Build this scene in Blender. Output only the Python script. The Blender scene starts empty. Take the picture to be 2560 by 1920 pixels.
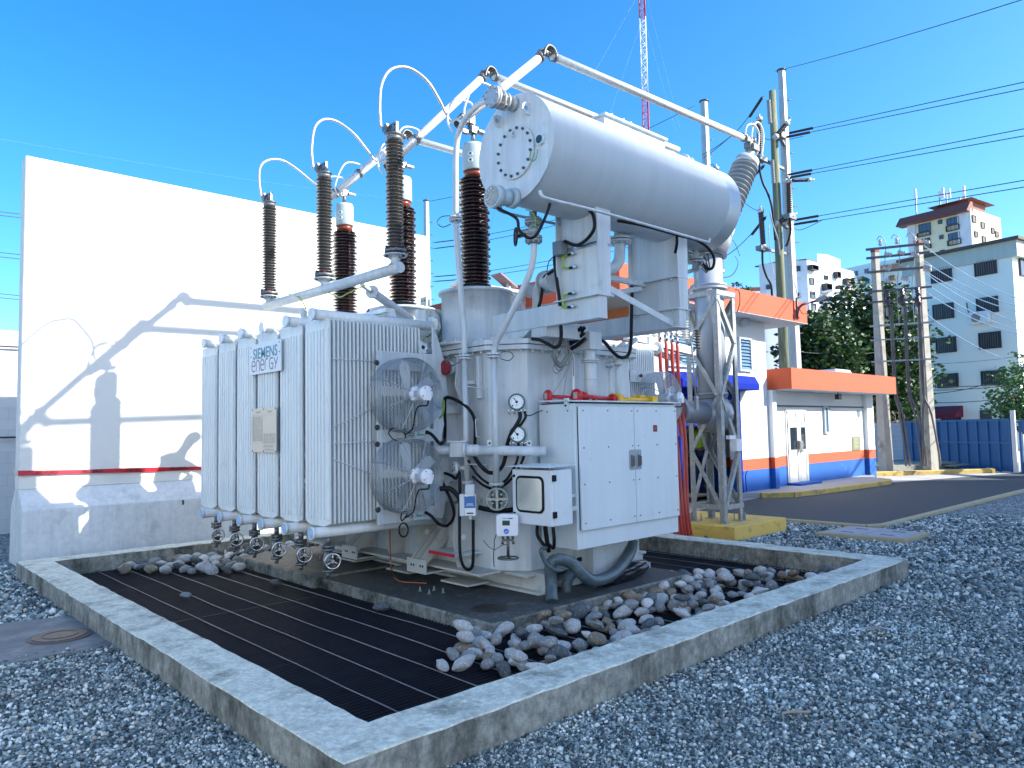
import bpy, bmesh, math, random
from mathutils import Vector, Matrix, Euler
R_=math.radians
random.seed(7)
S=bpy.context.scene; COL=S.collection
# ---------------------------------------------------------------- camera, sky, sun
CAMZ=1.65; YAW,PITCH,ROLL=R_(47.2),R_(3.65),R_(-1.15); FPX=1848.9
_f=Vector((math.cos(YAW)*math.cos(PITCH),math.sin(YAW)*math.cos(PITCH),math.sin(PITCH)))
_r=Vector((math.sin(YAW),-math.cos(YAW),0)); _u=_r.cross(_f)
CR=_r*math.cos(ROLL)+_u*math.sin(ROLL); CU=-_r*math.sin(ROLL)+_u*math.cos(ROLL); CF=_f; CO=Vector((0,0,CAMZ))
cd=bpy.data.cameras.new('camera'); cam=bpy.data.objects.new('camera',cd); COL.objects.link(cam)
cd.sensor_width=36; cd.lens=FPX/2560*36; cd.clip_start=.05; cd.clip_end=3000
m=Matrix((( CR.x,CU.x,-CF.x,0),(CR.y,CU.y,-CF.y,0),(CR.z,CU.z,-CF.z,CAMZ),(0,0,0,1))); cam.matrix_world=m
S.camera=cam
S.view_settings.view_transform='Standard'; S.view_settings.look='None'; S.view_settings.gamma=1; S.view_settings.exposure=1.38
SUNV=Vector((.74,-1,.76)).normalized(); SEL=math.asin(SUNV.z); SAZ=math.atan2(SUNV.x,SUNV.y)
W=bpy.data.worlds.new('World'); S.world=W; W.use_nodes=True
nt=W.node_tree; nt.nodes.clear()
sky=nt.nodes.new('ShaderNodeTexSky'); sky.sky_type='NISHITA'; sky.sun_disc=False
sky.sun_elevation=SEL; sky.sun_rotation=SAZ; sky.air_density=.8; sky.dust_density=1.2; sky.ozone_density=4.0; sky.altitude=0
hs=nt.nodes.new('ShaderNodeHueSaturation'); hs.inputs['Saturation'].default_value=1.3; hs.inputs['Hue'].default_value=.496; hs.inputs['Value'].default_value=1.0
bg=nt.nodes.new('ShaderNodeBackground'); bg.inputs[1].default_value=.15
wo=nt.nodes.new('ShaderNodeOutputWorld'); nt.links.new(sky.outputs[0],hs.inputs['Color']); nt.links.new(hs.outputs[0],bg.inputs[0]); nt.links.new(bg.outputs[0],wo.inputs[0])
sl=bpy.data.lights.new('sun','SUN'); sl.energy=4.2; sl.angle=R_(.5); sl.color=(1,.95,.86)
so=bpy.data.objects.new('sun',sl); COL.objects.link(so); so.rotation_euler=SUNV.to_track_quat('Z','Y').to_euler(); so.location=(20,-20,30)

# ---------------------------------------------------------------- picture point -> world point on a real plane
def ray(x,y): return ((x-1280)*CR-(y-960)*CU+FPX*CF)
def PZ(x,y,z=0.): d=ray(x,y); return CO+d*((z-CO.z)/d.z)
def PX(x,y,X): d=ray(x,y); return CO+d*(X/d.x)
def PY(x,y,Y): d=ray(x,y); return CO+d*(Y/d.y)
def PD(x,y,D): return CO+ray(x,y)*(D/FPX)          # D = metres along the view axis
def PP(x,y,n,k): n=Vector(n); d=ray(x,y); return CO+d*((k-CO.dot(n))/d.dot(n))
def CH(x,y,k=0.): return PP(x,y,(1,1,0),10.21-k*1.4142)   # plane k metres in front of the tank's chamfered corner

# ---------------------------------------------------------------- mesh builder
class MB:
    def __init__(s): s.v=[]; s.f=[]; s.m=[]; s.sm=[]; s.cur=0; s.smooth=False
    def add(s,vs,fs,smooth=None):
        o=len(s.v); s.v+= [Vector(v) for v in vs]
        for f in fs: s.f.append([o+i for i in f]); s.m.append(s.cur); s.sm.append(s.smooth if smooth is None else smooth)
        return s
    def box(s,a,b,M=None):
        x0,x1=sorted((a[0],b[0])); y0,y1=sorted((a[1],b[1])); z0,z1=sorted((a[2],b[2]))
        vs=[Vector(p) for p in((x0,y0,z0),(x1,y0,z0),(x1,y1,z0),(x0,y1,z0),(x0,y0,z1),(x1,y0,z1),(x1,y1,z1),(x0,y1,z1))]
        if M: vs=[M@v for v in vs]
        return s.add(vs,[(0,3,2,1),(4,5,6,7),(0,1,5,4),(1,2,6,5),(2,3,7,6),(3,0,4,7)],False)
    def cbox(s,c,h,M=None):   # centre, half sizes
        return s.box([c[i]-h[i] for i in range(3)],[c[i]+h[i] for i in range(3)],M)
    def obox(s,c,ax,ay,az,h): # oriented
        c=Vector(c);ax=Vector(ax).normalized();ay=Vector(ay).normalized();az=Vector(az).normalized()
        vs=[c+ax*h[0]*i+ay*h[1]*j+az*h[2]*k for k in(-1,1) for (i,j) in((-1,-1),(1,-1),(1,1),(-1,1))]
        return s.add(vs,[(0,3,2,1),(4,5,6,7),(0,1,5,4),(1,2,6,5),(2,3,7,6),(3,0,4,7)],False)
    def bar(s,a,b,w,h,up=(0,0,1)):
        a=Vector(a);b=Vector(b);x=(b-a);L=x.length
        if L<1e-6: return s
        x/=L; up=Vector(up)
        if abs(x.dot(up))>.98: up=Vector((1,0,0))
        y=up.cross(x).normalized(); z=x.cross(y)
        return s.obox((a+b)/2,x,y,z,(L/2,w/2,h/2))
    def ring(s,c,x,y,r,n,ph=0): return [c+x*r*math.cos(2*math.pi*i/n+ph)+y*r*math.sin(2*math.pi*i/n+ph) for i in range(n)]
    def lathe(s,o,axis,prof,n=24,cap=True,smooth=True,ph=0):
        o=Vector(o);z=Vector(axis).normalized(); x=z.orthogonal().normalized()
        if abs(z.z)>.999: x=Vector((1,0,0))
        y=z.cross(x); vs=[]
        for r,h in prof: vs+=s.ring(o+z*h,x,y,r,n,ph)
        fs=[];k=len(prof)
        for j in range(k-1):
            for i in range(n):
                a=j*n+i;b=j*n+(i+1)%n; fs.append((a,b,b+n,a+n))
        s.add(vs,fs,smooth)
        if cap:
            if prof[0][0]>1e-5: s.f.append([len(s.v)-k*n+i for i in range(n)][::-1]); s.m.append(s.cur); s.sm.append(False)
            if prof[-1][0]>1e-5: s.f.append([len(s.v)-n+i for i in range(n)]); s.m.append(s.cur); s.sm.append(False)
        return s
    def cyl(s,a,b,r,r2=None,n=16,smooth=True):
        a=Vector(a);b=Vector(b);r2=r if r2 is None else r2
        return s.lathe(a,b-a,[(r,0),(r2,(b-a).length)],n,True,smooth)
    def flange(s,c,ax,r,t,nb=8,rb=.006,n=24,bolts=True):
        c=Vector(c);ax=Vector(ax).normalized(); s.cyl(c-ax*t/2,c+ax*t/2,r,n=n)
        if bolts:
            x=ax.orthogonal().normalized(); y=ax.cross(x)
            for i in range(nb):
                p=c+(x*math.cos(6.2832*i/nb)+y*math.sin(6.2832*i/nb))*(r*.82); s.cyl(p-ax*(t/2+rb*1.3),p+ax*(t/2+rb*1.3),rb,n=6,smooth=False)
        return s
    def tube(s,pts,r,n=10,sub=6,caps=True,curve=True):
        P=[Vector(p) for p in pts]
        if curve and len(P)>2:
            Q=[]
            for i in range(len(P)-1):
                p0=P[max(i-1,0)];p1=P[i];p2=P[i+1];p3=P[min(i+2,len(P)-1)]
                for k in range(sub):
                    t=k/sub; Q.append(.5*((2*p1)+(p2-p0)*t+(2*p0-5*p1+4*p2-p3)*t*t+(-p0+3*p1-3*p2+p3)*t**3))
            Q.append(P[-1]); P=Q
        Q=[P[0]]
        for p in P[1:]:
            if (p-Q[-1]).length>1e-4: Q.append(p)
        P=Q
        T=[(P[min(i+1,len(P)-1)]-P[max(i-1,0)]).normalized() for i in range(len(P))]
        x=T[0].orthogonal().normalized(); vs=[]
        for i,p in enumerate(P):
            if i: x=(x-T[i]*x.dot(T[i])); x=x.normalized() if x.length>1e-6 else T[i].orthogonal().normalized()
            y=T[i].cross(x); rr=r[min(i,len(r)-1)] if isinstance(r,(list,tuple)) else r
            vs+=s.ring(p,x,y,rr,n)
        fs=[(j*n+i,j*n+(i+1)%n,(j+1)*n+(i+1)%n,(j+1)*n+i) for j in range(len(P)-1) for i in range(n)]
        s.add(vs,fs,True)
        if caps:
            o=len(s.v)-len(P)*n; s.f.append([o+i for i in range(n)][::-1]); s.f.append([len(s.v)-n+i for i in range(n)]); s.m+=[s.cur]*2; s.sm+=[False]*2
        return s
    def prism(s,poly,off):   # poly: list of 3-D points (planar), extruded by vector off
        off=Vector(off);P=[Vector(p) for p in poly];n=len(P)
        nor=Vector((0,0,0))
        for i in range(n): nor+= (P[i]-P[0]).cross(P[(i+1)%n]-P[0])
        if nor.dot(off)<0: P=P[::-1]
        return s.add(P+[p+off for p in P],[tuple(range(n))[::-1],tuple(range(n,2*n))]+[(i,(i+1)%n,n+(i+1)%n,n+i) for i in range(n)],False)
    def torus(s,c,ax,R,r,n=28,k=8,a0=0,a1=2*math.pi):
        c=Vector(c);ax=Vector(ax).normalized();x=ax.orthogonal().normalized();y=ax.cross(x)
        full=abs(a1-a0-2*math.pi)<1e-4
        pts=[c+(x*math.cos(a0+(a1-a0)*i/n)+y*math.sin(a0+(a1-a0)*i/n))*R for i in range(n+1)]
        return s.tube(pts,r,n=k,curve=False,caps=not full)
    def ball(s,c,r,n=12,sc=(1,1,1)):
        pr=[(max(1e-6,math.sin(math.pi*i/8)),-math.cos(math.pi*i/8)) for i in range(9)]
        o=len(s.v); s.lathe((0,0,0),(0,0,1),pr,n,False)
        for i in range(o,len(s.v)): v=s.v[i]; s.v[i]=Vector(c)+Vector((v.x*sc[0],v.y*sc[1],v.z*sc[2]))*r
        return s
    def build(s,name,mat,parent=None,world=True,bevel=0,seg=1):
        off=Vector((0,0,0))
        if parent is not None and world:
            p=parent
            while p is not None: off+=p.location; p=p.parent
        me=bpy.data.meshes.new(name); me.from_pydata([v-off for v in s.v],[],s.f)
        mats=mat if isinstance(mat,(list,tuple)) else [mat]
        for mm in mats: me.materials.append(mm)
        me.polygons.foreach_set('use_smooth',s.sm)
        if len(mats)>1: me.polygons.foreach_set('material_index',[min(i,len(mats)-1) for i in s.m])
        me.update(); o=bpy.data.objects.new(name,me); COL.objects.link(o)
        if parent is not None: o.parent=parent
        if bevel:
            b=o.modifiers.new('bevel','BEVEL'); b.width=bevel; b.segments=seg; b.limit_method='ANGLE'; b.angle_limit=R_(40); b.harden_normals=False
        return o
def pieces(mb,name,mat,parent=None,bevel=0):
    n=len(mb.v); par=list(range(n))
    def fd(i):
        while par[i]!=i: par[i]=par[par[i]]; i=par[i]
        return i
    for f in mb.f:
        for i in f[1:]: par[fd(i)]=fd(f[0])
    gr={}
    for k,f in enumerate(mb.f): gr.setdefault(fd(f[0]),[]).append(k)
    out=[]
    for g,ks in gr.items():
        q=MB(); mp={}
        for k in ks:
            for i in mb.f[k]:
                if i not in mp: mp[i]=len(q.v); q.v.append(mb.v[i])
            q.f.append([mp[i] for i in mb.f[k]]); q.m.append(mb.m[k]); q.sm.append(mb.sm[k])
        out.append(q.build(name,mat,parent,bevel=bevel))
    return out
def thing(name,loc,label,cat,group=None,rz=0):
    o=bpy.data.objects.new(name,None); COL.objects.link(o); o.location=loc; o.rotation_euler=(0,0,rz); o.empty_display_size=.1
    return tag(o,label,cat,group)
def tag(o,label,cat,group=None,kind=None):
    o['label']=label; o['category']=cat
    if group: o['group']=group
    if kind: o['kind']=kind
    return o
def part_empty(name,loc,parent):
    o=bpy.data.objects.new(name,None); COL.objects.link(o); o.parent=parent; o.location=Vector(loc)-parent.location; o.empty_display_size=.05; return o
def struct(o,kind='structure'): o['kind']=kind; return o
def dup(root,parent=None,loc=None,rz=None,label=None):
    r=root.copy(); COL.objects.link(r)
    if parent is not None: r.parent=parent
    if loc is not None: r.location=loc
    if rz is not None: r.rotation_euler=(0,0,rz)
    if label: r['label']=label
    for ch in list(root.children): dup(ch,r)
    return r
def text(s,size,mat,name,parent,origin,xdir,ydir,depth=.002,bold=0.,align='CENTER',sx=1.,shear=0.,spacing=1.):
    cu=bpy.data.curves.new(name,'FONT'); cu.body=s; cu.size=size; cu.extrude=depth; cu.offset=bold; cu.align_x=align; cu.align_y='CENTER'; cu.shear=shear; cu.space_character=spacing; cu.resolution_u=4
    t=bpy.data.objects.new(name,cu); COL.objects.link(t)
    dg=bpy.context.evaluated_depsgraph_get(); me=bpy.data.meshes.new_from_object(t.evaluated_get(dg)); bpy.data.objects.remove(t); 
    x=Vector(xdir).normalized();y=Vector(ydir).normalized();z=x.cross(y); o0=Vector(origin)
    off=Vector((0,0,0)); p=parent
    while p is not None: off+=p.location; p=p.parent
    for v in me.vertices: v.co=o0-off+x*v.co.x*sx+y*v.co.y+z*v.co.z
    me.materials.clear(); me.materials.append(mat); o=bpy.data.objects.new(name,me); COL.objects.link(o); o.parent=parent; return o

# ---------------------------------------------------------------- materials
MT={}
def mat(name,col,rough=.5,metal=0.,col2=None,scale=8.,amt=.5,bump=0.,bscale=None,coord='Object',stretch=(1,1,1),dirt=None,dscale=1.5,dlo=.5,dhi=.7,spec=.5,detail=4.,grain=0,gscale=90,streak=0):
    if name in MT: return MT[name]
    M=bpy.data.materials.new(name); M.use_nodes=True; nt=M.node_tree; N=nt.nodes; L=nt.links
    b=N['Principled BSDF']; b.inputs['Base Color'].default_value=(*col,1); b.inputs['Roughness'].default_value=rough; b.inputs['Metallic'].default_value=metal
    b.inputs['Specular IOR Level'].default_value=spec
    tc=N.new('ShaderNodeTexCoord'); mp=N.new('ShaderNodeMapping'); mp.inputs['Scale'].default_value=stretch
    geo=N.new('ShaderNodeNewGeometry')
    L.new(geo.outputs['Position'] if coord=='World' else tc.outputs['Object'],mp.inputs[0])
    last=None
    if col2 is not None:
        n=N.new('ShaderNodeTexNoise'); n.inputs['Scale'].default_value=scale; n.inputs['Detail'].default_value=detail; n.inputs['Roughness'].default_value=.62
        L.new(mp.outputs[0],n.inputs['Vector'])
        r=N.new('ShaderNodeMapRange'); r.inputs[1].default_value=.5-.5*amt*.6; r.inputs[2].default_value=.5+.5*amt*.6; L.new(n.outputs[0],r.inputs[0])
        mx=N.new('ShaderNodeMix'); mx.data_type='RGBA'; mx.inputs[6].default_value=(*col,1); mx.inputs[7].default_value=(*col2,1); L.new(r.outputs[0],mx.inputs[0]); last=mx.outputs[2]
    if dirt is not None:
        n2=N.new('ShaderNodeTexNoise'); n2.inputs['Scale'].default_value=dscale; n2.inputs['Detail'].default_value=7; n2.inputs['Roughness'].default_value=.7
        L.new(mp.outputs[0],n2.inputs['Vector'])
        r2=N.new('ShaderNodeMapRange'); r2.inputs[1].default_value=dlo; r2.inputs[2].default_value=dhi; L.new(n2.outputs[0],r2.inputs[0])
        mx2=N.new('ShaderNodeMix'); mx2.data_type='RGBA'; mx2.inputs[7].default_value=(*dirt,1)
        if last: L.new(last,mx2.inputs[6])
        else: mx2.inputs[6].default_value=(*col,1)
        L.new(r2.outputs[0],mx2.inputs[0]); last=mx2.outputs[2]
    for amt_,sc_,st_ in ((grain,gscale,(1,1,1)),(streak,9,(1,1,.06))):
        if not amt_: continue
        mpp=N.new('ShaderNodeMapping'); mpp.inputs['Scale'].default_value=st_; L.new(geo.outputs['Position'] if coord=='World' else tc.outputs['Object'],mpp.inputs[0])
        ng=N.new('ShaderNodeTexNoise'); ng.inputs['Scale'].default_value=sc_; ng.inputs['Detail'].default_value=6; ng.inputs['Roughness'].default_value=.75; L.new(mpp.outputs[0],ng.inputs['Vector'])
        rg=N.new('ShaderNodeMapRange'); rg.inputs[1].default_value=.38; rg.inputs[2].default_value=.64; rg.inputs[3].default_value=1-amt_; rg.inputs[4].default_value=1+amt_*.25; L.new(ng.outputs[0],rg.inputs[0])
        mg=N.new('ShaderNodeMix'); mg.data_type='RGBA'; mg.blend_type='MULTIPLY'; mg.inputs[0].default_value=1
        if last: L.new(last,mg.inputs[6])
        else: mg.inputs[6].default_value=(*col,1)
        L.new(rg.outputs[0],mg.inputs[7]); last=mg.outputs[2]
    if last: L.new(last,b.inputs['Base Color'])
    if bump:
        n3=N.new('ShaderNodeTexNoise'); n3.inputs['Scale'].default_value=bscale or scale*3; n3.inputs['Detail'].default_value=5; L.new(mp.outputs[0],n3.inputs['Vector'])
        bp=N.new('ShaderNodeBump'); bp.inputs['Strength'].default_value=bump; bp.inputs['Distance'].default_value=.02; L.new(n3.outputs[0],bp.inputs['Height']); L.new(bp.outputs[0],b.inputs['Normal'])
    MT[name]=M; return M
paint=mat('grey_paint',(.62,.67,.68),.38,0,(.55,.60,.62),2.5,.9,.05,60,dirt=(.36,.38,.35),dscale=3.,dlo=.58,dhi=.82,coord='World',streak=.16)
paint_d=mat('grey_paint_dusty',(.55,.57,.54),.5,0,(.45,.47,.44),4,.9,.05,60,dirt=(.30,.30,.26),dscale=4.,dlo=.55,dhi=.8,coord='World')
radp=mat('radiator_paint',(.80,.84,.82),.4,0,(.74,.78,.77),1.2,.8,coord='World',dirt=(.42,.45,.45),dscale=5,dlo=.6,dhi=.9,streak=.12)
cabp=mat('cabinet_paint',(.69,.76,.77),.42,0,(.64,.71,.73),1.6,.8,.12,220,coord='World',dirt=(.46,.48,.47),dscale=6,dlo=.6,dhi=.86,streak=.04)
whitep=mat('white_enamel',(.80,.81,.82),.35,0,(.74,.75,.77),6,.6)
alu=mat('aluminium_tube',(.70,.71,.72),.38,.75,(.58,.59,.60),7,.8,coord='World')
galv=mat('galvanised_steel',(.38,.40,.40),.5,.3,(.25,.27,.27),30,.9,.08,80,dirt=(.50,.52,.51),dscale=14,dlo=.52,dhi=.66)
steel=mat('bright_steel',(.62,.63,.64),.25,.95,(.5,.5,.5),20,.5)
dsteel=mat('dark_steel',(.05,.055,.06),.4,.6,(.1,.1,.1),20,.6)
cast=mat('cast_aluminium',(.24,.25,.25),.42,.6,(.12,.13,.135),25,.8,.2,60)
porc=mat('brown_porcelain',(.030,.009,.008),.10,0,(.018,.007,.007),4,.6,spec=.8)
porcr=mat('red_brown_glaze',(.22,.045,.02),.2)
greysil=mat('grey_silicone',(.095,.088,.08),.32,0,(.07,.066,.06),6,.6)
lgsil=mat('light_grey_silicone',(.24,.27,.29),.4)
caps=mat('bushing_cap_paint',(.42,.50,.49),.35,0,(.38,.45,.44),5,.6)
rubber=mat('black_rubber',(.006,.006,.008),.5,0,(.012,.012,.014),12,.6,spec=.22)
conduit=mat('grey_conduit',(.085,.125,.14),.34,0,(.06,.09,.105),10,.6)
redpl=mat('red_plastic',(.52,.012,.02),.35); yelpl=mat('yellow_plastic',(.75,.45,.01),.4)
redcab=mat('red_cable',(.42,.03,.02),.4,0,(.5,.07,.05),3,.6)
yg=mat('yellow_green_wire',(.30,.44,.04),.4); greencab=mat('green_wire',(.10,.36,.09),.4)
glassc=mat('window_glass',(.02,.03,.035),.06,0,spec=.9)
dialw=mat('dial_face',(.75,.80,.82),.3); dialg=mat('dial_case',(.045,.13,.12),.4)
conc=mat('kerb_concrete',(.35,.35,.31),.88,0,(.22,.225,.205),5,1.,.5,26,coord='World',dirt=(.105,.105,.085),dscale=1.8,dlo=.5,dhi=.68)
copper=mat('copper_wire',(.45,.16,.09),.35,.6)
tealp=mat('teal_letters',(.03,.24,.30),.4); greyl=mat('grey_letters',(.13,.14,.20),.4)
blackt=mat('black_print',(.012,.012,.015),.5)
bluel=mat('blue_label',(.03,.14,.36),.4)
import numpy as np
# ================================================================ GROUND
def ground_mat():
    M=bpy.data.materials.new('gravel_ground'); M.use_nodes=True; nt=M.node_tree;N=nt.nodes;L=nt.links;b=N['Principled BSDF'];b.inputs['Roughness'].default_value=.85
    g=N.new('ShaderNodeNewGeometry'); v=N.new('ShaderNodeTexVoronoi'); v.inputs['Scale'].default_value=38; L.new(g.outputs['Position'],v.inputs['Vector'])
    sp=N.new('ShaderNodeSeparateColor'); L.new(v.outputs['Color'],sp.inputs[0]); r=N.new('ShaderNodeValToRGB'); L.new(sp.outputs[0],r.inputs[0])
    e=r.color_ramp.elements; e[0].color=(.02,.03,.035,1); e[1].color=(.60,.66,.63,1); x=e.new(.45); x.color=(.12,.16,.165,1); x=e.new(.8); x.color=(.32,.38,.37,1)
    no=N.new('ShaderNodeTexNoise'); no.inputs['Scale'].default_value=.9; L.new(g.outputs['Position'],no.inputs['Vector']); mr=N.new('ShaderNodeMapRange'); mr.inputs[3].default_value=.75; mr.inputs[4].default_value=1.2; L.new(no.outputs[0],mr.inputs[0])
    mx=N.new('ShaderNodeMix'); mx.data_type='RGBA'; mx.blend_type='MULTIPLY'; mx.inputs[0].default_value=1; L.new(r.outputs[0],mx.inputs[6]); L.new(mr.outputs[0],mx.inputs[7]); L.new(mx.outputs[2],b.inputs['Base Color'])
    bp=N.new('ShaderNodeBump'); bp.inputs['Strength'].default_value=.8; bp.inputs['Distance'].default_value=.02; bp.invert=True; L.new(v.outputs['Distance'],bp.inputs['Height']); L.new(bp.outputs[0],b.inputs['Normal']); return M
PITX0,PITX1,PITY0,PITY1=2.05,8.22,3.33,10.4
gb=MB(); B=600.
gb.add([(-B,-B,0),(B,-B,0),(B,PITY0-.15,0),(-B,PITY0-.15,0)],[(0,1,2,3)])
gb.add([(-B,PITY1+.15,0),(B,PITY1+.15,0),(B,B,0),(-B,B,0)],[(0,1,2,3)])
gb.add([(-B,PITY0-.15,0),(PITX0-.15,PITY0-.15,0),(PITX0-.15,PITY1+.15,0),(-B,PITY1+.15,0)],[(0,1,2,3)])
gb.add([(PITX1+.15,PITY0-.15,0),(B,PITY0-.15,0),(B,PITY1+.15,0),(PITX1+.15,PITY1+.15,0)],[(0,1,2,3)])
struct(gb.build('ground',ground_mat()))
def stone_mat(name,stops,rough=.8,bump=.0):
    M=bpy.data.materials.new(name); M.use_nodes=True; nt=M.node_tree;N=nt.nodes;L=nt.links;b=N['Principled BSDF'];b.inputs['Roughness'].default_value=rough
    g=N.new('ShaderNodeNewGeometry'); r=N.new('ShaderNodeValToRGB'); L.new(g.outputs['Random Per Island'],r.inputs[0]); r.color_ramp.interpolation='LINEAR'
    e=r.color_ramp.elements; e[0].position=stops[0][0]; e[0].color=(*stops[0][1],1); e[1].position=stops[-1][0]; e[1].color=(*stops[-1][1],1)
    for p,c in stops[1:-1]: x=e.new(p); x.color=(*c,1)
    no=N.new('ShaderNodeTexNoise'); no.inputs['Scale'].default_value=60; no.inputs['Detail'].default_value=3; L.new(g.outputs['Position'],no.inputs['Vector']); mr=N.new('ShaderNodeMapRange'); mr.inputs[3].default_value=.7; mr.inputs[4].default_value=1.3; L.new(no.outputs[0],mr.inputs[0]); n2=N.new('ShaderNodeTexNoise'); n2.inputs['Scale'].default_value=1.1; n2.inputs['Detail'].default_value=5; L.new(g.outputs['Position'],n2.inputs['Vector']); m2=N.new('ShaderNodeMapRange'); m2.inputs[1].default_value=.35; m2.inputs[2].default_value=.65; m2.inputs[3].default_value=.80; m2.inputs[4].default_value=1.22; L.new(n2.outputs[0],m2.inputs[0]); mm=N.new('ShaderNodeMath'); mm.operation='MULTIPLY'; L.new(mr.outputs[0],mm.inputs[0]); L.new(m2.outputs[0],mm.inputs[1]); mr=mm
    mx=N.new('ShaderNodeMix'); mx.data_type='RGBA'; mx.blend_type='MULTIPLY'; mx.inputs[0].default_value=1; L.new(r.outputs[0],mx.inputs[6]); L.new(mr.outputs[0],mx.inputs[7]); L.new(mx.outputs[2],b.inputs['Base Color']); return M
gravm=stone_mat('gravel_stone',[(0,(.03,.045,.05)),(.25,(.10,.145,.155)),(.5,(.21,.275,.275)),(.72,(.36,.43,.42)),(.87,(.60,.66,.62)),(.96,(.86,.88,.82)),(1,(.36,.28,.20))],.75)
def gravel():
    rng=np.random.default_rng(3); pts=[]
    def layer(sp,r0,r1,size):
        xs=np.arange(-3,16,sp); ys=np.arange(-5,15,sp); X,Y=np.meshgrid(xs,ys); X=X.ravel()+rng.uniform(-.45,.45,X.size)*sp; Y=Y.ravel()+rng.uniform(-.45,.45,Y.size)*sp
        d=np.hypot(X,Y); a=np.arctan2(Y,X)-YAW; edge=rng.uniform(-.5,.5,X.size)
        k=(d+edge>r0)&(d+edge<r1)&(np.abs(a)<.74)&(X*math.cos(YAW)+Y*math.sin(YAW)>1.2)
        k&=~((X>1.74)&(X<8.53)&(Y>3.02)&(Y<10.7)); k&=~((X>12.02)&(Y>4.7)); k&=~((X>9.6)&(X<11.25)&(Y>5.7)&(Y<7.5))
        k&=~((X>1.8)&(Y>11.3)); k&=~((X>10.8)&(X<12.1)&(Y>3.85)&(Y<5.2)); k&=~((X<1.75)&(X>-.4)&(Y>6.75+ (X-1.72)*-.08)&(Y<8.0+(X-1.72)*-.12)); k&=Y<12.6
        n=int(k.sum()); s=size*np.where(rng.uniform(size=n)<.015,rng.uniform(1.5,2.3,n),rng.uniform(.5,1.4,n)); return np.stack([X[k],Y[k],s],1)
    P=np.concatenate([layer(.0155,0,4.4,.0088),layer(.022,4.4,8.2,.0118),layer(.038,8.2,15,.020)]); n=len(P)
    t=(1+5**.5)/2; iv=np.array([(-1,t,0),(1,t,0),(-1,-t,0),(1,-t,0),(0,-1,t),(0,1,t),(0,-1,-t),(0,1,-t),(t,0,-1),(t,0,1),(-t,0,-1),(-t,0,1)],float)/1.9
    fa=np.array([(0,11,5),(0,5,1),(0,1,7),(0,7,10),(0,10,11),(1,5,9),(5,11,4),(11,10,2),(10,7,6),(7,1,8),(3,9,4),(3,4,2),(3,2,6),(3,6,8),(3,8,9),(4,9,5),(2,4,11),(6,2,10),(8,6,7),(9,8,1)])
    V=iv[None]*(1+rng.uniform(-.22,.22,(n,12,1)))*np.stack([rng.uniform(.8,1.35,n),rng.uniform(.65,1.1,n),rng.uniform(.45,.8,n)],1)[:,None,:]
    q=rng.normal(size=(n,4)); q[:,1:3]*=.45; q/=np.linalg.norm(q,axis=1,keepdims=True); w,x,y,z=q.T
    Rm=np.stack([1-2*(y*y+z*z),2*(x*y-z*w),2*(x*z+y*w),2*(x*y+z*w),1-2*(x*x+z*z),2*(y*z-x*w),2*(x*z-y*w),2*(y*z+x*w),1-2*(x*x+y*y)],1).reshape(n,3,3)
    V=np.einsum('nij,nkj->nki',Rm,V)*P[:,2][:,None,None]; V[:,:,0]+=P[:,0][:,None]; V[:,:,1]+=P[:,1][:,None]; V[:,:,2]+=(P[:,2]*rng.uniform(.1,.75,n))[:,None]
    F=(fa[None]+ (np.arange(n)*12)[:,None,None]).reshape(-1,3)
    me=bpy.data.meshes.new('gravel'); me.vertices.add(n*12); me.vertices.foreach_set('co',V.ravel()); me.loops.add(len(F)*3); me.loops.foreach_set('vertex_index',F.ravel().astype(np.int32))
    me.polygons.add(len(F)); me.polygons.foreach_set('loop_start',np.arange(0,len(F)*3,3,dtype=np.int32)); me.polygons.foreach_set('loop_total',np.full(len(F),3,dtype=np.int32)); me.update(calc_edges=True); me.validate()
    me.materials.append(gravm); o=bpy.data.objects.new('gravel',me); COL.objects.link(o)
    tag(o,'loose blue-grey gravel chips covering the yard around the kerb','gravel',kind='stuff'); print('gravel stones',n)
gravel()
# road, sidewalk, aprons
asph=mat('asphalt',(.050,.063,.066),.85,0,(.085,.097,.100),150,1.,.5,400,coord='World',dirt=(.070,.080,.082),dscale=.7,dlo=.45,dhi=.7)
rb=MB(); rb.add([(12.1,4.8,.008),(27.6,4.75,.008),(27.6,12,.008),(12.1,12,.008)],[(0,1,2,3)]); rb.add([(27.6,4.75,.008),(80,4.2,.008),(80,12,.008),(27.6,12,.008)],[(0,1,2,3)])
struct(rb.build('road',asph))
pavc=mat('pale_pavement',(.42,.41,.39),.85,0,(.32,.31,.30),5,.9,.2,60,coord='World')
ykerb=mat('yellow_kerb_paint',(.62,.44,.10),.7,0,(.50,.36,.12),6,.8,.2,40,coord='World',dirt=(.20,.17,.10),dscale=4,dlo=.52,dhi=.72)
pvs=mat('pale_yard_paving',(.46,.45,.43),.9,0,(.36,.35,.33),60,1.,.3,200,coord='World')  # pale paving shared by the island and the far yard
# pavement in front of the control building
pav=[(15.2,9.3),(15.75,8.72),(16.35,8.25),(17.2,8.12),(21.0,7.92),(21.5,8.05),(21.9,8.5),(23.6,9.3)]
struct(MB().prism([(x,y,.0) for x,y in pav],(0,0,.12)).build('pavement',pavc))
kb=MB()
for (a,b_) in zip(pav[1:-2],pav[2:-1]):
    kb.bar((a[0],a[1]-.02,.062),(b_[0],b_[1]-.02,.062),.14,.135)
o=kb.build('pavement_kerb',ykerb,bevel=.02,seg=2); tag(o,'yellow painted kerb curving round the pavement of the control building','kerb')
struct(MB().add([(12.15,8.3,.013),(15.9,8.75,.013),(15.3,9.3,.013),(12.15,9.3,.013)],[(0,1,2,3)]).build('apron',pavc))
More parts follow.
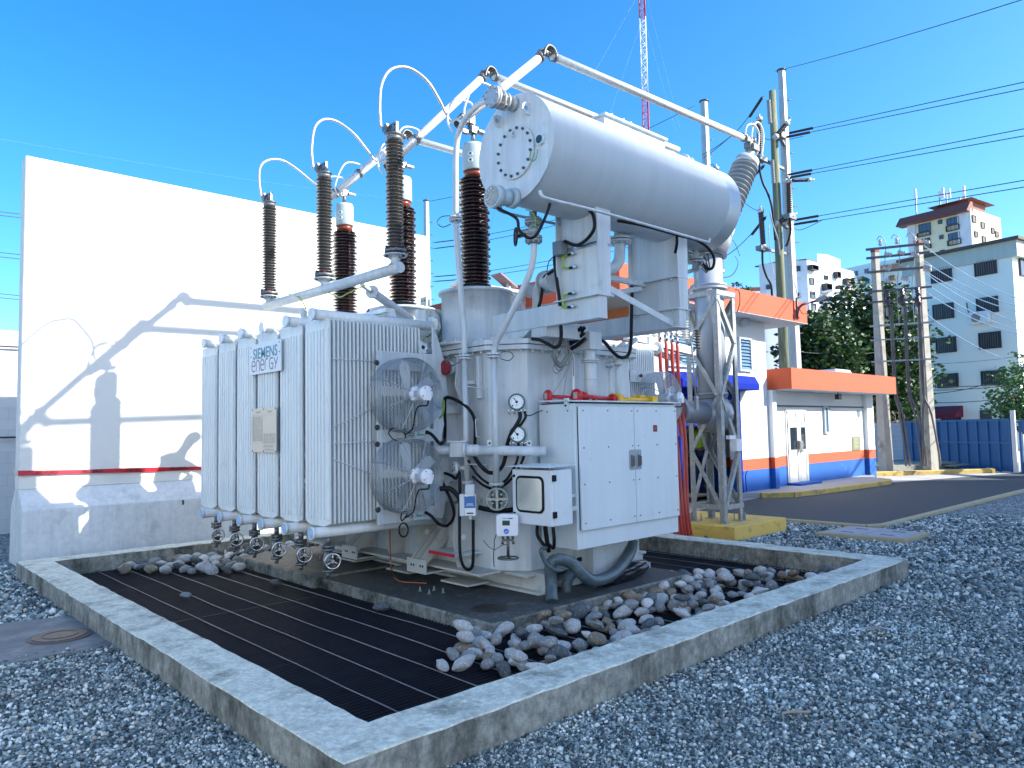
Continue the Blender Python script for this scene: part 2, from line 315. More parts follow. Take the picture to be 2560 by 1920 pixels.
# yellow edging between road and gravel
e=MB(); ed=[(12.05,8.6),(12.06,7.1),(12.09,4.9),(12.35,4.74),(14.5,4.72),(17.5,4.7),(21.,4.66),(28,4.6)]
for a,b_ in zip(ed[:-1],ed[1:]): e.bar((a[0],a[1],.03),(b_[0],b_[1],.03),.11,.07)
tag(e.build('road_edging',mat('worn_yellow_edging',(.50,.42,.22),.8,0,(.36,.33,.24),7,1.,.2,40,coord='World'),bevel=.012),'narrow worn yellow edging strip between asphalt road and gravel','kerb')
# far islands
isl=MB(); isl.prism([(23.6,9.9,0),(27.5,7.2,0),(28.0,7.6,0),(31,11.2,0),(27,12.4,0),(24,12.0,0)],(0,0,.10)); o=struct(isl.build('gravel_island',pvs))
k2=MB()
for a,b_ in (((22.2,9.9),(23.8,9.75)),((23.8,9.75),(25.2,8.75)),((25.2,8.75),(27.4,7.1)),((27.4,7.1),(28.1,7.3))): k2.bar((*a,.075),(*b_,.075),.22,.15)
tag(k2.build('island_kerb',ykerb,bevel=.02),'bright yellow kerb along the edge of the island before the blue gate','kerb')
struct(MB().add([(21.9,8.0,.014),(27.8,6.4,.014),(60,6.2,.014),(60,13,.014),(24,13,.014),(22,9.6,.014)],[(0,1,2,3,4,5)]).build('paved_yard',pvs))
slab=MB(); slab.prism([(25.6,9.6,.1),(28.2,8.3,.1),(30.4,10.8,.1),(27.4,12.0,.1)],(0,0,.16)); slab.bar((27.0,8.95,.30),(28.25,8.4,.28),.35,.08); slab.bar((27.6,8.4,.2),(28.5,8.2,.22),.5,.05)
tag(slab.build('concrete_platform',conc,bevel=.01),'low weathered concrete platform under the twin power poles','platform')

# ================================================================ BUND KERB, PIT, GRATING, PLINTH
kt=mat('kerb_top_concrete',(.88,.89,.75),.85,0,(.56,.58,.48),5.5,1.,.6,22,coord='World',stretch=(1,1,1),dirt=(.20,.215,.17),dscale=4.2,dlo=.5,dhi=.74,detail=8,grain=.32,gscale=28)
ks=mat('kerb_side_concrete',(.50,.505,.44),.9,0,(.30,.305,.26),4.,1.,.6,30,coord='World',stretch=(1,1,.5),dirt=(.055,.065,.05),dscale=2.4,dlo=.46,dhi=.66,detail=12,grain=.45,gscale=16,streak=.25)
def kerbring():
    b=MB(); rnd=random.Random(5)
    outer=[(1.72,3.0),(8.55,3.04),(8.55,10.72),(1.72,10.72)]; inner=[(2.05,3.33),(8.22,3.36),(8.22,10.4),(2.05,10.4)]
    n=60
    for i in range(4):
        o0,o1,i0,i1=outer[i],outer[(i+1)%4],inner[i],inner[(i+1)%4]; cs=[]
        for k in range(n+1):
            t=k/n; j=lambda a=.0045:rnd.uniform(-a,a) if 0<k<n else 0
            ox=o0[0]+(o1[0]-o0[0])*t; oy=o0[1]+(o1[1]-o0[1])*t; ix=i0[0]+(i1[0]-i0[0])*t; iy=i0[1]+(i1[1]-i0[1])*t
            nx,ny=(ix-ox),(iy-oy); L=math.hypot(nx,ny); nx/=L;ny/=L; zz=.2+j(.004)
            c=.007; a=j(); 
            cs.append([(ox,oy,-.1),(ox+nx*a,oy+ny*a,zz-c-abs(j(.004))),(ox+nx*(c+a),oy+ny*(c+a),zz),(ix-nx*(c),iy-ny*(c),zz+j(.003)),(ix,iy,zz-c),(ix,iy,-1.0)])
        for k in range(n):
            for q in range(5):
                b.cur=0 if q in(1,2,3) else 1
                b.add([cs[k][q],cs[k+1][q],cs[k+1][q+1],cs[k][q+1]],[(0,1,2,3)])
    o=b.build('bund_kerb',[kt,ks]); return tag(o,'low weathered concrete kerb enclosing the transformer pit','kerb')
kerbring()
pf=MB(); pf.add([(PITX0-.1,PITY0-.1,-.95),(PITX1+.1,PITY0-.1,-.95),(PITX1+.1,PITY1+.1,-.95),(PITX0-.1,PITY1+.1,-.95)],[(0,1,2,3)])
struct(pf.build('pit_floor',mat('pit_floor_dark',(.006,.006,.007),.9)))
g=thing('floor_grating',(5,7,0),'black steel bar grating laid over the pit around the plinth','grating')
gb=MB(); y=3.37
gm=mat('grating_steel',(.022,.025,.036),.45,.1,(.010,.012,.018),5,1.,coord='World'); rodm=mat('grating_rod_steel',(.34,.35,.35),.45,.3,(.10,.10,.105),1.3,1.,coord='World')
while y<10.4:
    if 4.57<y<9.43: gb.box((2.05,y-.0022,-.03),(3.96,y+.0022,.008)); gb.box((6.74,y-.0022,-.03),(8.22,y+.0022,.008))
    else: gb.box((2.05,y-.0022,-.03),(8.22,y+.0022,.008))
    y+=.047
gb.build('bearing_bars',gm,g)
gr=MB(); rnd=random.Random(2)
for x in [2.2+.31*i for i in range(20)]:
    segs=[(3.36,10.4)] if not 3.94<x<6.76 else [(3.36,4.56),(9.44,10.4)]
    for a,b_ in segs:
        nn=max(2,int((b_-a)/.5)); gr.tube([(x+rnd.uniform(-.008,.008),a+(b_-a)*i/nn,.011+rnd.uniform(0,.006)) for i in range(nn+1)],.0045,6,2)
gr.build('cross_rods',rodm,g)
gj=MB()
for yy in (5.1,7.0,8.9):
    gj.box((2.05,yy-.006,-.024),(3.95,yy-.002,.012)); gj.box((2.05,yy+.006,-.024),(3.95,yy+.002,.012)); gj.box((6.75,yy-.006,-.024),(8.22,yy+.006,.012))
pieces(gj,'panel_joint',gm,g)
# plinth
pm=mat('plinth_top_concrete',(.095,.105,.10),.65,0,(.045,.055,.058),2.2,1.,.3,30,coord='World',stretch=(1,1,1),dirt=(.17,.185,.17),dscale=5.,dlo=.57,dhi=.70,detail=12,grain=.4,gscale=20)
ps=mat('plinth_side_concrete',(.34,.355,.31),.85,0,(.2,.21,.18),5,1.,.4,30,coord='World',dirt=(.06,.075,.06),dscale=3.5,dlo=.48,dhi=.62,detail=12,grain=.4,gscale=18,streak=.3)
pl=MB(); rnd=random.Random(9)
def slabq(x0,x1,y0,y1,z1):
    n=24; per=[(x0+(x1-x0)*i/n,y0) for i in range(n)]+[(x1,y0+(y1-y0)*i/n) for i in range(n)]+[(x1-(x1-x0)*i/n,y1) for i in range(n)]+[(x0,y1-(y1-y0)*i/n) for i in range(n)]
    c=((x0+x1)/2,(y0+y1)/2); b0=[];b1=[];b2=[]
    for x,y in per:
        j=rnd.uniform(0,.010); s1=1-j/1.4; b0.append((x,y,-.9)); b1.append((c[0]+(x-c[0])*s1,c[1]+(y-c[1])*s1,z1-.012-rnd.uniform(0,.008))); b2.append((c[0]+(x-c[0])*(s1-.012),c[1]+(y-c[1])*(s1-.008),z1))
    N=len(per); pl.cur=1; pl.add(b0+b1,[(i,(i+1)%N,N+(i+1)%N,N+i) for i in range(N)]); pl.add(b1+b2,[(i,(i+1)%N,N+(i+1)%N,N+i) for i in range(N)])
    pl.cur=0; pl.add(b2,[tuple(range(N))])
slabq(3.95,6.76,4.57,7.36,.11); slabq(3.88,6.76,7.375,9.43,.125)
plo=pl.build('concrete_plinth',[pm,ps]); tag(plo,'dark stained concrete plinth carrying the transformer','plinth')
# brown silt on the left half of the plinth is in its material; a flat oil drain spot
struct(MB().lathe((4.3,4.98,.1135),(0,0,1),[(.001,.0),(.13,.0),(.16,-.001)],20,False).build('oil_stain',mat('oil_stain_black',(.012,.013,.015),.5)))

# ================================================================ COBBLES
def ico(sub=3):
    bm=bmesh.new(); bmesh.ops.create_icosphere(bm,subdivisions=sub,radius=1); v=[x.co.copy() for x in bm.verts]; f=[[w.index for w in p.verts] for p in bm.faces]; bm.free(); return v,f
from mathutils import noise
def cobble(seed,mt):
    v,f=ico(3); o=Vector((seed*7.1,seed*3.3,seed)); sc=Vector((1.0+.18*math.sin(seed),.82+.1*math.cos(seed*2),.62+.12*math.sin(seed*3)))
    q=random.Random(seed); planes=[(Vector((q.gauss(0,1),q.gauss(0,1),q.gauss(0,1))).normalized(),q.uniform(.72,.9)) for _ in range(4)]
    out=[]
    for p in v:
        p=p.copy()
        for n,d in planes:
            e=p.dot(n)-d
            if e>0: p-=n*e*.8
        s=1+.16*noise.noise(p*1.3+o)+.05*noise.noise(p*4+o); p=p*s; out.append(Vector((p.x*sc.x,p.y*sc.y,p.z*sc.z)))
    me=bpy.data.meshes.new('river_stone'); me.from_pydata(out,[],f); me.materials.append(mt); me.polygons.foreach_set('use_smooth',[True]*len(f)); return me
def cobm(name,a,b,sp):
    return mat(name,a,.75,0,b,2.4,1.,.35,9,dirt=sp,dscale=3.1,dlo=.52,dhi=.68,detail=10)
CM=[('pale grey',cobm('cobble_pale',(.50,.51,.49),(.27,.285,.285),(.70,.70,.66))),('mid grey',cobm('cobble_grey',(.28,.295,.29),(.14,.155,.16),(.46,.47,.45))),
    ('dark grey',cobm('cobble_dark',(.10,.12,.13),(.05,.062,.07),(.24,.25,.245))),('olive brown',cobm('cobble_brown',(.25,.205,.14),(.12,.10,.07),(.42,.38,.31))),('whitish',cobm('cobble_white',(.72,.72,.68),(.48,.485,.47),(.35,.33,.28)))]
CMESH=[(n,[cobble(i*3+j+1,m) for j in range(3)]) for i,(n,m) in enumerate(CM)]
CW=[.3,.3,.16,.14,.10]
placed=[]
def drop(x,y,r,base=.012):
    z=base+r*.55
    for (a,b_,c,q) in placed:
        d=math.hypot(a-x,b_-y); s=(r+q)*.80
        if d<s: z=max(z,c+math.sqrt(s*s-d*d)*.72)
    return z
def put(x,y,r,rng,pile,grp,base=.012,zmax=9):
    z=drop(x,y,r,base)
    if z>zmax: return False
    placed.append((x,y,z,r)); k=rng.choices(range(5),CW)[0]; nm,ms=CMESH[k]
    o=bpy.data.objects.new('river_stone',rng.choice(ms)); COL.objects.link(o); o.location=(x,y,z); s=r*rng.uniform(.95,1.1); o.scale=(s,s*rng.uniform(.85,1.05),s*rng.uniform(.85,1.1))
    o.rotation_euler=(rng.uniform(-.5,.5),rng.uniform(-.5,.5),rng.uniform(0,6.28)); 
    sz='big' if r>.074 else ('small' if r<.060 else 'medium')
    if 'far' in grp:
        row='beside the far kerb' if y>10.0 else ('in the middle' if y>9.6 else 'at the open edge'); al='left end' if x<3.4 else ('centre' if x<4.3 else 'right end'); lab=f'{sz} {nm} river stone {row} of the far heap, {al}'
    else:
        row='against the kerb' if y<3.68 else ('towards the kerb' if y<3.95 else ('mid width' if y<4.2 else 'against the plinth')); al=('left tip','left part','left centre','middle','right centre','right part','right tip')[min(6,int((x-3.1)/.68))]; lab=f'{sz} {nm} river stone{" on top" if z>.09 else ""} {row}, {al}, near pile'
    tag(o,lab,'stone',grp); return True
rng=random.Random(11); n=0; tries=0
def infront(x,y): # outline of the front pile, between plinth and kerb
    if not (3.39<y<(4.54 if x<6.75 else 5.0-(x-6.75)*.9)): return False
    if x<3.95 and y>4.3+ (x-3.3)*.5: return False
    return x>3.12+(4.35-y)*.32 and x<7.75+(3.9-y)*.3
while n<155 and tries<26000:
    tries+=1; x=rng.uniform(3.1,8.0); y=rng.uniform(3.4,4.9)
    if not infront(x,y): continue
    r=rng.uniform(.052,.086); 
    if any(math.hypot(a-x,b_-y)<(r+q)*.72 for a,b_,c,q in placed): continue
    if put(x,y,r,rng,'in the pile along the near kerb','river stones heaped between plinth and near kerb'): n+=1
tries=0; m_=0
while m_<60 and tries<8000:
    tries+=1; x=rng.uniform(3.4,7.6); y=rng.uniform(3.48,4.46)
    if not infront(x,y): continue
    if put(x,y,rng.uniform(.050,.076),rng,'lying on top of the pile along the near kerb','river stones heaped between plinth and near kerb',zmax=.225): m_+=1
front=len(placed); n=0; tries=0
def inleft(x,y):
    if 9.5<y<10.32 and 2.62+ (10.32-y)*.2<x<5.2: return True
    return 8.85<y<=9.5 and 2.95+(9.5-y)*1.1<x<3.84
while n<64 and tries<6000:
    tries+=1; x=rng.uniform(2.5,5.6); y=rng.uniform(8.9,10.35)
    if not inleft(x,y): continue
    r=rng.uniform(.062,.10)
    if any(math.hypot(a-x,b_-y)<(r+q)*.8 for a,b_,c,q in placed[front:]): continue
    put(x,y,r,rng,'in the heap by the far kerb','river stones heaped by the far kerb'); n+=1
n=0;tries=0
while n<13 and tries<2000:
    tries+=1; x=rng.uniform(3.1,5.2); y=rng.uniform(9.6,10.25)
    if put(x,y,rng.uniform(.05,.085),rng,'on top of the heap by the far kerb','river stones heaped by the far kerb',zmax=.24): n+=1
for (px,py,r,lab) in ((464,1488,.07,'lone grey stone lying on the open grating'),(955,1520,.085,'flat pale stone leaning against the plinth side'),(690,1455,.065,'dark stone on the grating beside the plinth step'),(235,1417,.06,'small pale stone at the left inner corner of the pit'),
                     (1800,1385,.06,'round stone against the right inner kerb'),(1838,1398,.06,'flat grey stone against the right inner kerb'),(2020,1447,.06,'single stone near the right inner corner')):
    p=PZ(px,py,.05); o=bpy.data.objects.new('river_stone',CMESH[1 if 'grey' in lab else 2][1][0]); COL.objects.link(o); o.location=(p.x,p.y,r*.6+.01); o.scale=(r,r*.8,r*.7); o.rotation_euler=(.1,.1,px); tag(o,lab,'stone')
o=bpy.data.objects.new('river_stone',CMESH[3][1][1]); COL.objects.link(o); p=PZ(835,1422,.15); o.location=(p.x,p.y,.165); o.scale=(.075,.05,.04); tag(o,'brownish stone lying on top of the plinth','stone')

mb_=MB(); rq=random.Random(77)
for k in range(420):
    x=rq.uniform(2.4,8.5); y=3.0-abs(rq.gauss(0,.02)); 
    if noise.noise(Vector((x*2.2,0,0)))<.12: continue
    h=rq.uniform(.008,.028); a=rq.uniform(0,6.28); w_=.003; mb_.add([(x-w_,y,0.006),(x+w_,y,0.006),(x+h*.6*math.cos(a),y-abs(h*.5*math.sin(a)),h+.008)],[(0,1,2)])
tag(mb_.build('moss',mat('moss_green',(.035,.075,.02),.8)),'thin green moss and weed blades at the foot of the near kerb','weeds',kind='stuff')
# ================================================================ FIRE WALL
fw=mat('fire_wall_render',(.74,.735,.68),.85,0,(.68,.685,.65),.5,.8,.12,14,coord='World',dirt=(.60,.61,.56),dscale=1.1,dlo=.55,dhi=.8,detail=7)
fb=mat('fire_wall_base_concrete',(.78,.80,.78),.85,0,(.64,.67,.66),1.4,.9,.2,16,coord='World',dirt=(.44,.46,.46),dscale=2.4,dlo=.6,dhi=.75,detail=8,grain=.12,gscale=12,streak=.12)
prof=[(11.70,5.52),(11.70,1.0),(11.44,.74),(11.40,-.05),(12.26,-.05),(12.22,.74),(11.96,1.0),(11.96,5.52)]
w=thing('fire_wall',(5.2,11.8,0),'tall white concrete fire wall with flared base behind the transformer','wall')
x0,x1=1.88,8.68
MB().prism([(x0,11.7,5.54),(x0,11.7,1.0),(x0,11.96,1.0),(x0,11.96,5.54)],(x1-x0,0,0)).build('wall_panel',fw,w,bevel=.012)
b=MB(); b.prism([(x0,y,z) for y,z in [(11.70,1.0),(11.44,.74),(11.40,-.05),(12.26,-.05),(12.22,.74),(11.96,1.0)]],(x1-x0,0,0)); b.build('wall_base',fb,w,bevel=.01)
b=MB(); 
for xx in (3.9,5.7,7.4): b.box((xx-.012,11.428,.66),(xx+.012,11.45,.73))
b.build('drain_nick',dsteel,w)
# danger tape
tp=mat('red_barrier_tape',(.55,.02,.04),.35,0,(.42,.012,.025),9,.8,coord='World')
t=thing('barrier_tape',(3,11.65,1.2),'red plastic barrier tape printed PELIGRO stretched along the fire wall','barrier tape')
tb=MB(); pts=[]; n=30
for i in range(n+1):
    x=1.87+i*(5.2/n); tw=.3*math.sin(i*.4); h=.034*(1-.25*math.sin(i*.37)**2); z=1.225-.016*(x-1.87)-.01*math.sin((x-1.87)*.6)
    pts+=[(x,11.672-.01*tw,z-h),(x,11.672+.012*tw,z+h)]
tb.add(pts,[(2*i,2*i+2,2*i+3,2*i+1) for i in range(n)],True); tb.add([(p[0],p[1]+.004,p[2]) for p in pts],[(2*i,2*i+1,2*i+3,2*i+2) for i in range(n)],True)
tb.build('tape_band',tp,t)
tb=MB(); tb.box((1.866,11.68,1.19),(1.874,11.97,1.26)); tb.build('tape_wrap',mat('pale_tape',(.65,.5,.45),.5),t)
for i,x in enumerate((2.2,2.75,3.32,3.9)): text('PELIGRO',.062,blackt,'tape_print',t,(x,11.655,1.222-.016*(x-1.87)),(1,0,-.01),(0,0,1),.0005,.001,sx=1.05)
# boundary wall at the far left
bw=mat('painted_blockwork',(.70,.70,.68),.85,0,(.62,.62,.60),1.2,.8,coord='World')
w=thing('boundary_wall',(1,16,0),'white block boundary wall seen past the left end of the fire wall','wall')
b=MB(); b.box((-12,16,-.1),(5.5,16.2,3.66)); b.build('blockwork',bw,w)
b=MB()
for k in range(18):
    z=.2*k+.05; b.box((-12,15.994,z),(5.5,15.999,z+.008))
    for q in range(44): xx=-12+.4*q+(.2 if k%2 else 0); b.box((xx,15.9945,z),(xx+.007,15.9985,z+.2))
b.build('mortar_joints',mat('mortar',(.56,.56,.54),.9),w)
b=MB(); 
for z in (3.36,1.72): b.tube([(-12,15.93,z),(5.5,15.93,z)],.016,8,curve=False)
b.build('conduit_run',dsteel,w)
# ================================================================ POWER TRANSFORMER
TR=thing('power_transformer',(5.4,7,.12),'huge pale grey power transformer with finned radiators, fans and oil tank','transformer')
def P_(mb,name,m,par=None,**k): return mb.build(name,m,par or TR,**k)
TX0,TX1,TY0,TY1=4.76,6.86,5.19,9.2; ZB,ZT=.30,2.49
def oct_(off=0,ch=.30):
    x0,x1,y0,y1=TX0-off,TX1+off,TY0-off,TY1+off; c=ch+off*.41
    return [(x0,y1-c),(x0,y0+c),(x0+c*.84,y0),(x1-c*.84,y0),(x1,y0+c),(x1,y1-c),(x1-c*.84,y1),(x0+c*.84,y1)]
b=MB(); b.prism([(x,y,ZB) for x,y in oct_()],(0,0,ZT-ZB)); tank=P_(b,'tank',paint,bevel=.012,seg=2)
b=MB(); b.prism([(x,y,ZT-.045) for x,y in oct_(.075)],(0,0,.045)); b.prism([(x,y,ZT+.008) for x,y in oct_(.075)],(0,0,.05)); lid=P_(b,'lid',paint,bevel=.003)
b=MB(); b.prism([(x,y,ZT) for x,y in oct_(.07)],(0,0,.008)); b.build('gasket',blackt,lid)
b=MB(); o8=oct_(.045)
for i in range(8):
    a=Vector((*o8[i],0));c=Vector((*o8[(i+1)%8],0)); L=(c-a).length; nn=max(2,int(L/.13))
    for k in range(nn):
        p=a+(c-a)*((k+.5)/nn); b.cyl((p.x,p.y,ZT-.068),(p.x,p.y,ZT+.082),.013,n=6,smooth=False); b.cyl((p.x,p.y,ZT-.047),(p.x,p.y,ZT-.043),.02,n=8)
b.build('lid_bolts',paint,lid)
# base skirt / skid beams
b=MB(); b.box((4.98,4.98,.125),(5.06,9.1,.30)); b.box((6.4,4.98,.125),(6.48,9.1,.30)); b.box((4.9,4.98,.115),(5.14,9.1,.14)); b.box((6.3,4.98,.115),(6.56,9.1,.14)); b.box((4.86,5.1,.27),(6.7,9.1,.298))
for yy in (5.9,6.9,8.0): b.prism([(4.62,yy-.22,.14),(4.9,yy-.22,.14),(4.9,yy+.22,.14),(4.62,yy+.22,.14)],(0,0,.02))
P_(b,'skid_base',paint_d,bevel=.004)
# underside outriggers (jacking brackets, gussets with holes) along the -X side
b=MB(); holes=MB()
for yy in (5.75,6.35,6.95,7.6,8.25,8.85):
    b.prism([(4.76,yy,.33),(4.76,yy,.95),(4.55,yy,.95),(4.50,yy,.62),(4.56,yy,.33)],(0,.014,0))
    holes.cyl((4.63,yy-.003,.62),(4.63,yy+.017,.62),.028,n=14)
b.box((4.5,5.35,.305),(4.76,9.1,.325)); b.box((4.72,5.6,.95),(4.758,9.0,1.0))
pieces(b,'stiffener_gusset',paint_d,TR); pieces(holes,'gusset_hole',whitep,TR)
def jack(yy):
    b=MB(); b.prism([(4.76,yy,.75),(4.76,yy,.55),(4.44,yy,.30),(4.40,yy,.30),(4.40,yy,.38)],(0,.012,0)); b.prism([(4.76,yy+.16,.75),(4.76,yy+.16,.55),(4.44,yy+.16,.30),(4.40,yy+.16,.30),(4.40,yy+.16,.38)],(0,.012,0))
    b.prism([(4.76,yy+.1,.75),(4.76,yy+.1,.55),(4.44,yy+.1,.30),(4.40,yy+.1,.38)],(0,.01,0)); b.box((4.385,yy-.10,.25),(4.40,yy+.22,.39)); b.box((4.4,yy-.1,.25),(4.74,yy+.22,.265)); o=P_(b,'jacking_bracket',paint_d)
    h=MB()
    for dy in(-.055,-.015,.10,.14): h.cyl((4.38,yy+dy,.325),(4.392,yy+dy,.325),.012,n=10)
    h.build('bolt_hole',dsteel,o)
jack(6.15); jack(7.45)
b=MB(); b.box((4.42,5.62,.46),(4.76,6.02,.485)); P_(b,'step_plate',paint); b=MB(); b.box((4.405,5.62,.462),(4.42,6.02,.49)); P_(b,'red_edge_strip',redpl)
b=MB(); b.cyl((4.55,5.55,.41),(4.548,5.55,.41),.03)
for yy in (6.05,6.2): b.box((4.735,yy,.5),(4.757,yy+.05,.85)); 
P_(b,'pull_eye',paint_d)
# box stiffener and lifting gusset right of the fans
b=MB(); b.box((4.60,5.98,.95),(4.76,6.16,2.28)); b.prism([(4.60,6.0,2.28),(4.76,6.0,2.28),(4.76,6.0,1.98),(4.67,6.0,1.86)],(0,.018,0)); b.prism([(4.62,5.78,2.42),(4.76,5.78,2.42),(4.76,5.78,1.80),(4.72,5.78,1.80),(4.58,5.78,2.12)],(0,.016,0)); b.box((4.70,5.56,1.98),(4.757,5.6,2.4)); b.box((4.60,5.62,2.12),(4.757,5.66,2.16))
P_(b,'box_stiffener',paint,bevel=.004)
# ---------------- radiators
def radiator(first=True):
    r=part_empty('radiator',(3.3,6.2,.8),TR); w=.455; y0,y1=5.975,6.43; z0,z1=.83,2.72; yc=6.10
    b=MB(); n=25; pitch=1.02/n
    for i in range(1,n):
        x=3.3+i*pitch
        b.prism([(x,y0,z0+.03),(x,y0+.10,z0),(x,y1-.10,z0),(x,y1,z0+.03),(x,y1,z1-.035),(x,y1-.1,z1),(x,y0+.10,z1),(x,y0,z1-.035)],(.019,0,0))
    b.build('cooling_fins',radp,r)
    b=MB(); x=3.3
    b.prism([(x,y0,z0+.03),(x,y0+.10,z0),(x,y1-.10,z0),(x,y1,z0+.03),(x,y1,z1-.022),(x,y1-.03,z1-.006),(x,yc+.12,z1-.004),(x,yc+.05,z1+.02),(x,yc-.03,z1+.012),(x,y0,z1-.03)],(.014,0,0))
    k=7; fw_=(w-.03)/k
    for i in range(k):
        a=y0+.012+fw_*i+.006; c=a+fw_-.012; b.prism([(x,a,z0+.06),(x-.007,a+.006,z0+.075),(x-.007,c-.006,z0+.075),(x,c,z0+.06)][:1]+[(x-.016,a+.004,z0+.06),(x-.016,c-.004,z0+.06),(x,c,z0+.06)],(0,0,z1-z0-.17))
    b.build('end_panel',radp,r)
    b=MB(); b.cyl((3.2,yc,2.745),(4.62,yc,2.745),.05,n=18); b.cyl((3.185,yc,2.745),(3.205,yc,2.745),.058,n=18); b.box((4.35,yc-.02,2.7),(4.45,yc+.02,2.9)); b.flange((4.55,yc,2.76),(1,0,0),.085,.03,6)
    b.prism([(4.0,yc-.008,2.80),(4.10,yc-.008,2.80),(4.08,yc-.008,2.88),(4.02,yc-.008,2.88)],(0,.016,0)); b.build('top_header',radp,r)
    b=MB(); b.cyl((3.2,yc+.02,.775),(4.62,yc+.02,.775),.05,n=18); b.cyl((3.185,yc+.02,.775),(3.205,yc+.02,.775),.058,n=18); b.build('bottom_header',radp,r)
    b=MB(); b.cyl((3.182,yc+.02,.775),(3.1845,yc+.02,.775),.05,n=18); b.build('blue_sticker',mat('blue_sticker',(.06,.28,.60),.4,0,(.62,.74,.82),26,1.),r)
    b=MB(); vx=3.36; vy=yc+.02; b.cyl((vx,vy,.73),(vx,vy,.66),.024); b.flange((vx,vy,.645),(0,0,1),.058,.018,6); b.flange((vx,vy,.615),(0,0,1),.058,.018,6)
    b.lathe((vx,vy,.44),(0,0,1),[(.03,0),(.044,.05),(.05,.09),(.036,.13),(.032,.17)],16); b.flange((vx,vy,.425),(0,0,1),.056,.018,6); b.cyl((vx,vy,.415),(vx,vy,.37),.022,.018); b.cyl((vx,vy,.53),(vx-.03,vy-.12,.53),.016); b.build('drain_valve',cast,r)
    b=MB(); c=Vector((vx-.035,vy-.145,.53)); ax=Vector((-.45,-.9,.0)).normalized(); b.torus(c,ax,.066,.0085,24,8); b.cyl(c-ax*.015,c+ax*.02,.014)
    sd=ax.cross(Vector((0,0,1))).normalized()
    for a in (1.57,3.66,5.76): b.cyl(c,c+(sd*math.cos(a)+Vector((0,0,1))*math.sin(a))*.064,.006,n=8)
    b.build('handwheel',steel,r)
    return r
R0=radiator()
for k in range(1,6): r=dup(R0); r.location=R0.location+Vector((0,.525*k,0))
# support ties running across the radiator tops and sides
b=MB()
for k in range(6): y=5.97+.525*k
for (a,c) in (((828,897),(945,903)),((830,1070),(932,1021)),((830,1109),(945,1104)),((830,1147),(928,1184))):
    b.tube([PY(*a,5.962),PY(*c,5.955)],.0055,6,curve=False)
pieces(b,'tie_rod',paint,TR)
b=MB()
for k in range(5):
    y=6.43+.525*k
    for z in (1.15,1.3,1.62,2.3): b.box((3.31,y,z),(3.33,y+.07,z+.008))
    for z in (1.44,1.2): b.box((3.32,y,z),(3.335,y+.07,z+.04))
pieces(b,'radiator_clip',radp,TR)
b=MB()
for k in range(1,6):
    y=6.10+.525*k; b.prism([(3.95,y-.32,2.83),(4.02,y-.32,2.83),(4.02,y-.05,2.80),(3.95,y-.05,2.80)],(0,0,.045)); 
b.obox((3.9,7.2,2.83),(0,1,0),(1,0,0),(0,0,1),(1.25,.025,.02))
P_(b,'top_tie_bar',radp)
# ---------------- fan frame and fans
b=MB(); fy=5.9
def q(px,py,y=fy): return PY(px,py,y)
b.box((3.74,fy,2.25),(4.45,fy+.03,2.43)); b.box((3.74,fy,1.565),(4.45,fy+.03,1.69)); b.box((3.74,fy,.81),(4.45,fy+.03,.94))
b.box((3.74,fy-.012,.81),(3.80,fy+.018,2.43)); b.box((4.28,fy+.003,.81),(4.36,fy+.033,2.43))
b.prism([(4.40,fy+.004,2.72),(4.46,fy+.004,2.62),(4.55,fy+.004,2.36),(4.60,fy+.004,1.92),(4.55,fy+.004,1.78),(4.50,fy+.004,1.62),(4.60,fy+.004,1.22),(4.55,fy+.004,1.0),(4.50,fy+.004,.80),(4.40,fy+.004,.82)],(0,.02,0))
b.box((4.5,fy+.01,1.84),(4.78,fy+.05,1.93)); b.box((4.5,fy+.01,1.16),(4.78,fy+.05,1.25)); b.prism([(4.24,fy-.003,2.43),(4.32,fy-.003,2.43),(4.32,fy-.003,2.5),(4.30,fy-.003,2.53),(4.26,fy-.003,2.53),(4.24,fy-.003,2.5)],(0,.02,0))
P_(b,'fan_frame',paint,bevel=.004)
b=MB(); b.cyl((4.28,fy-.006,2.49),(4.28,fy-.0035,2.49),.02); P_(b,'lug_hole',blackt)
wire=mat('fan_guard_wire',(.52,.56,.57),.28,.6,(.30,.33,.34),8,.8)
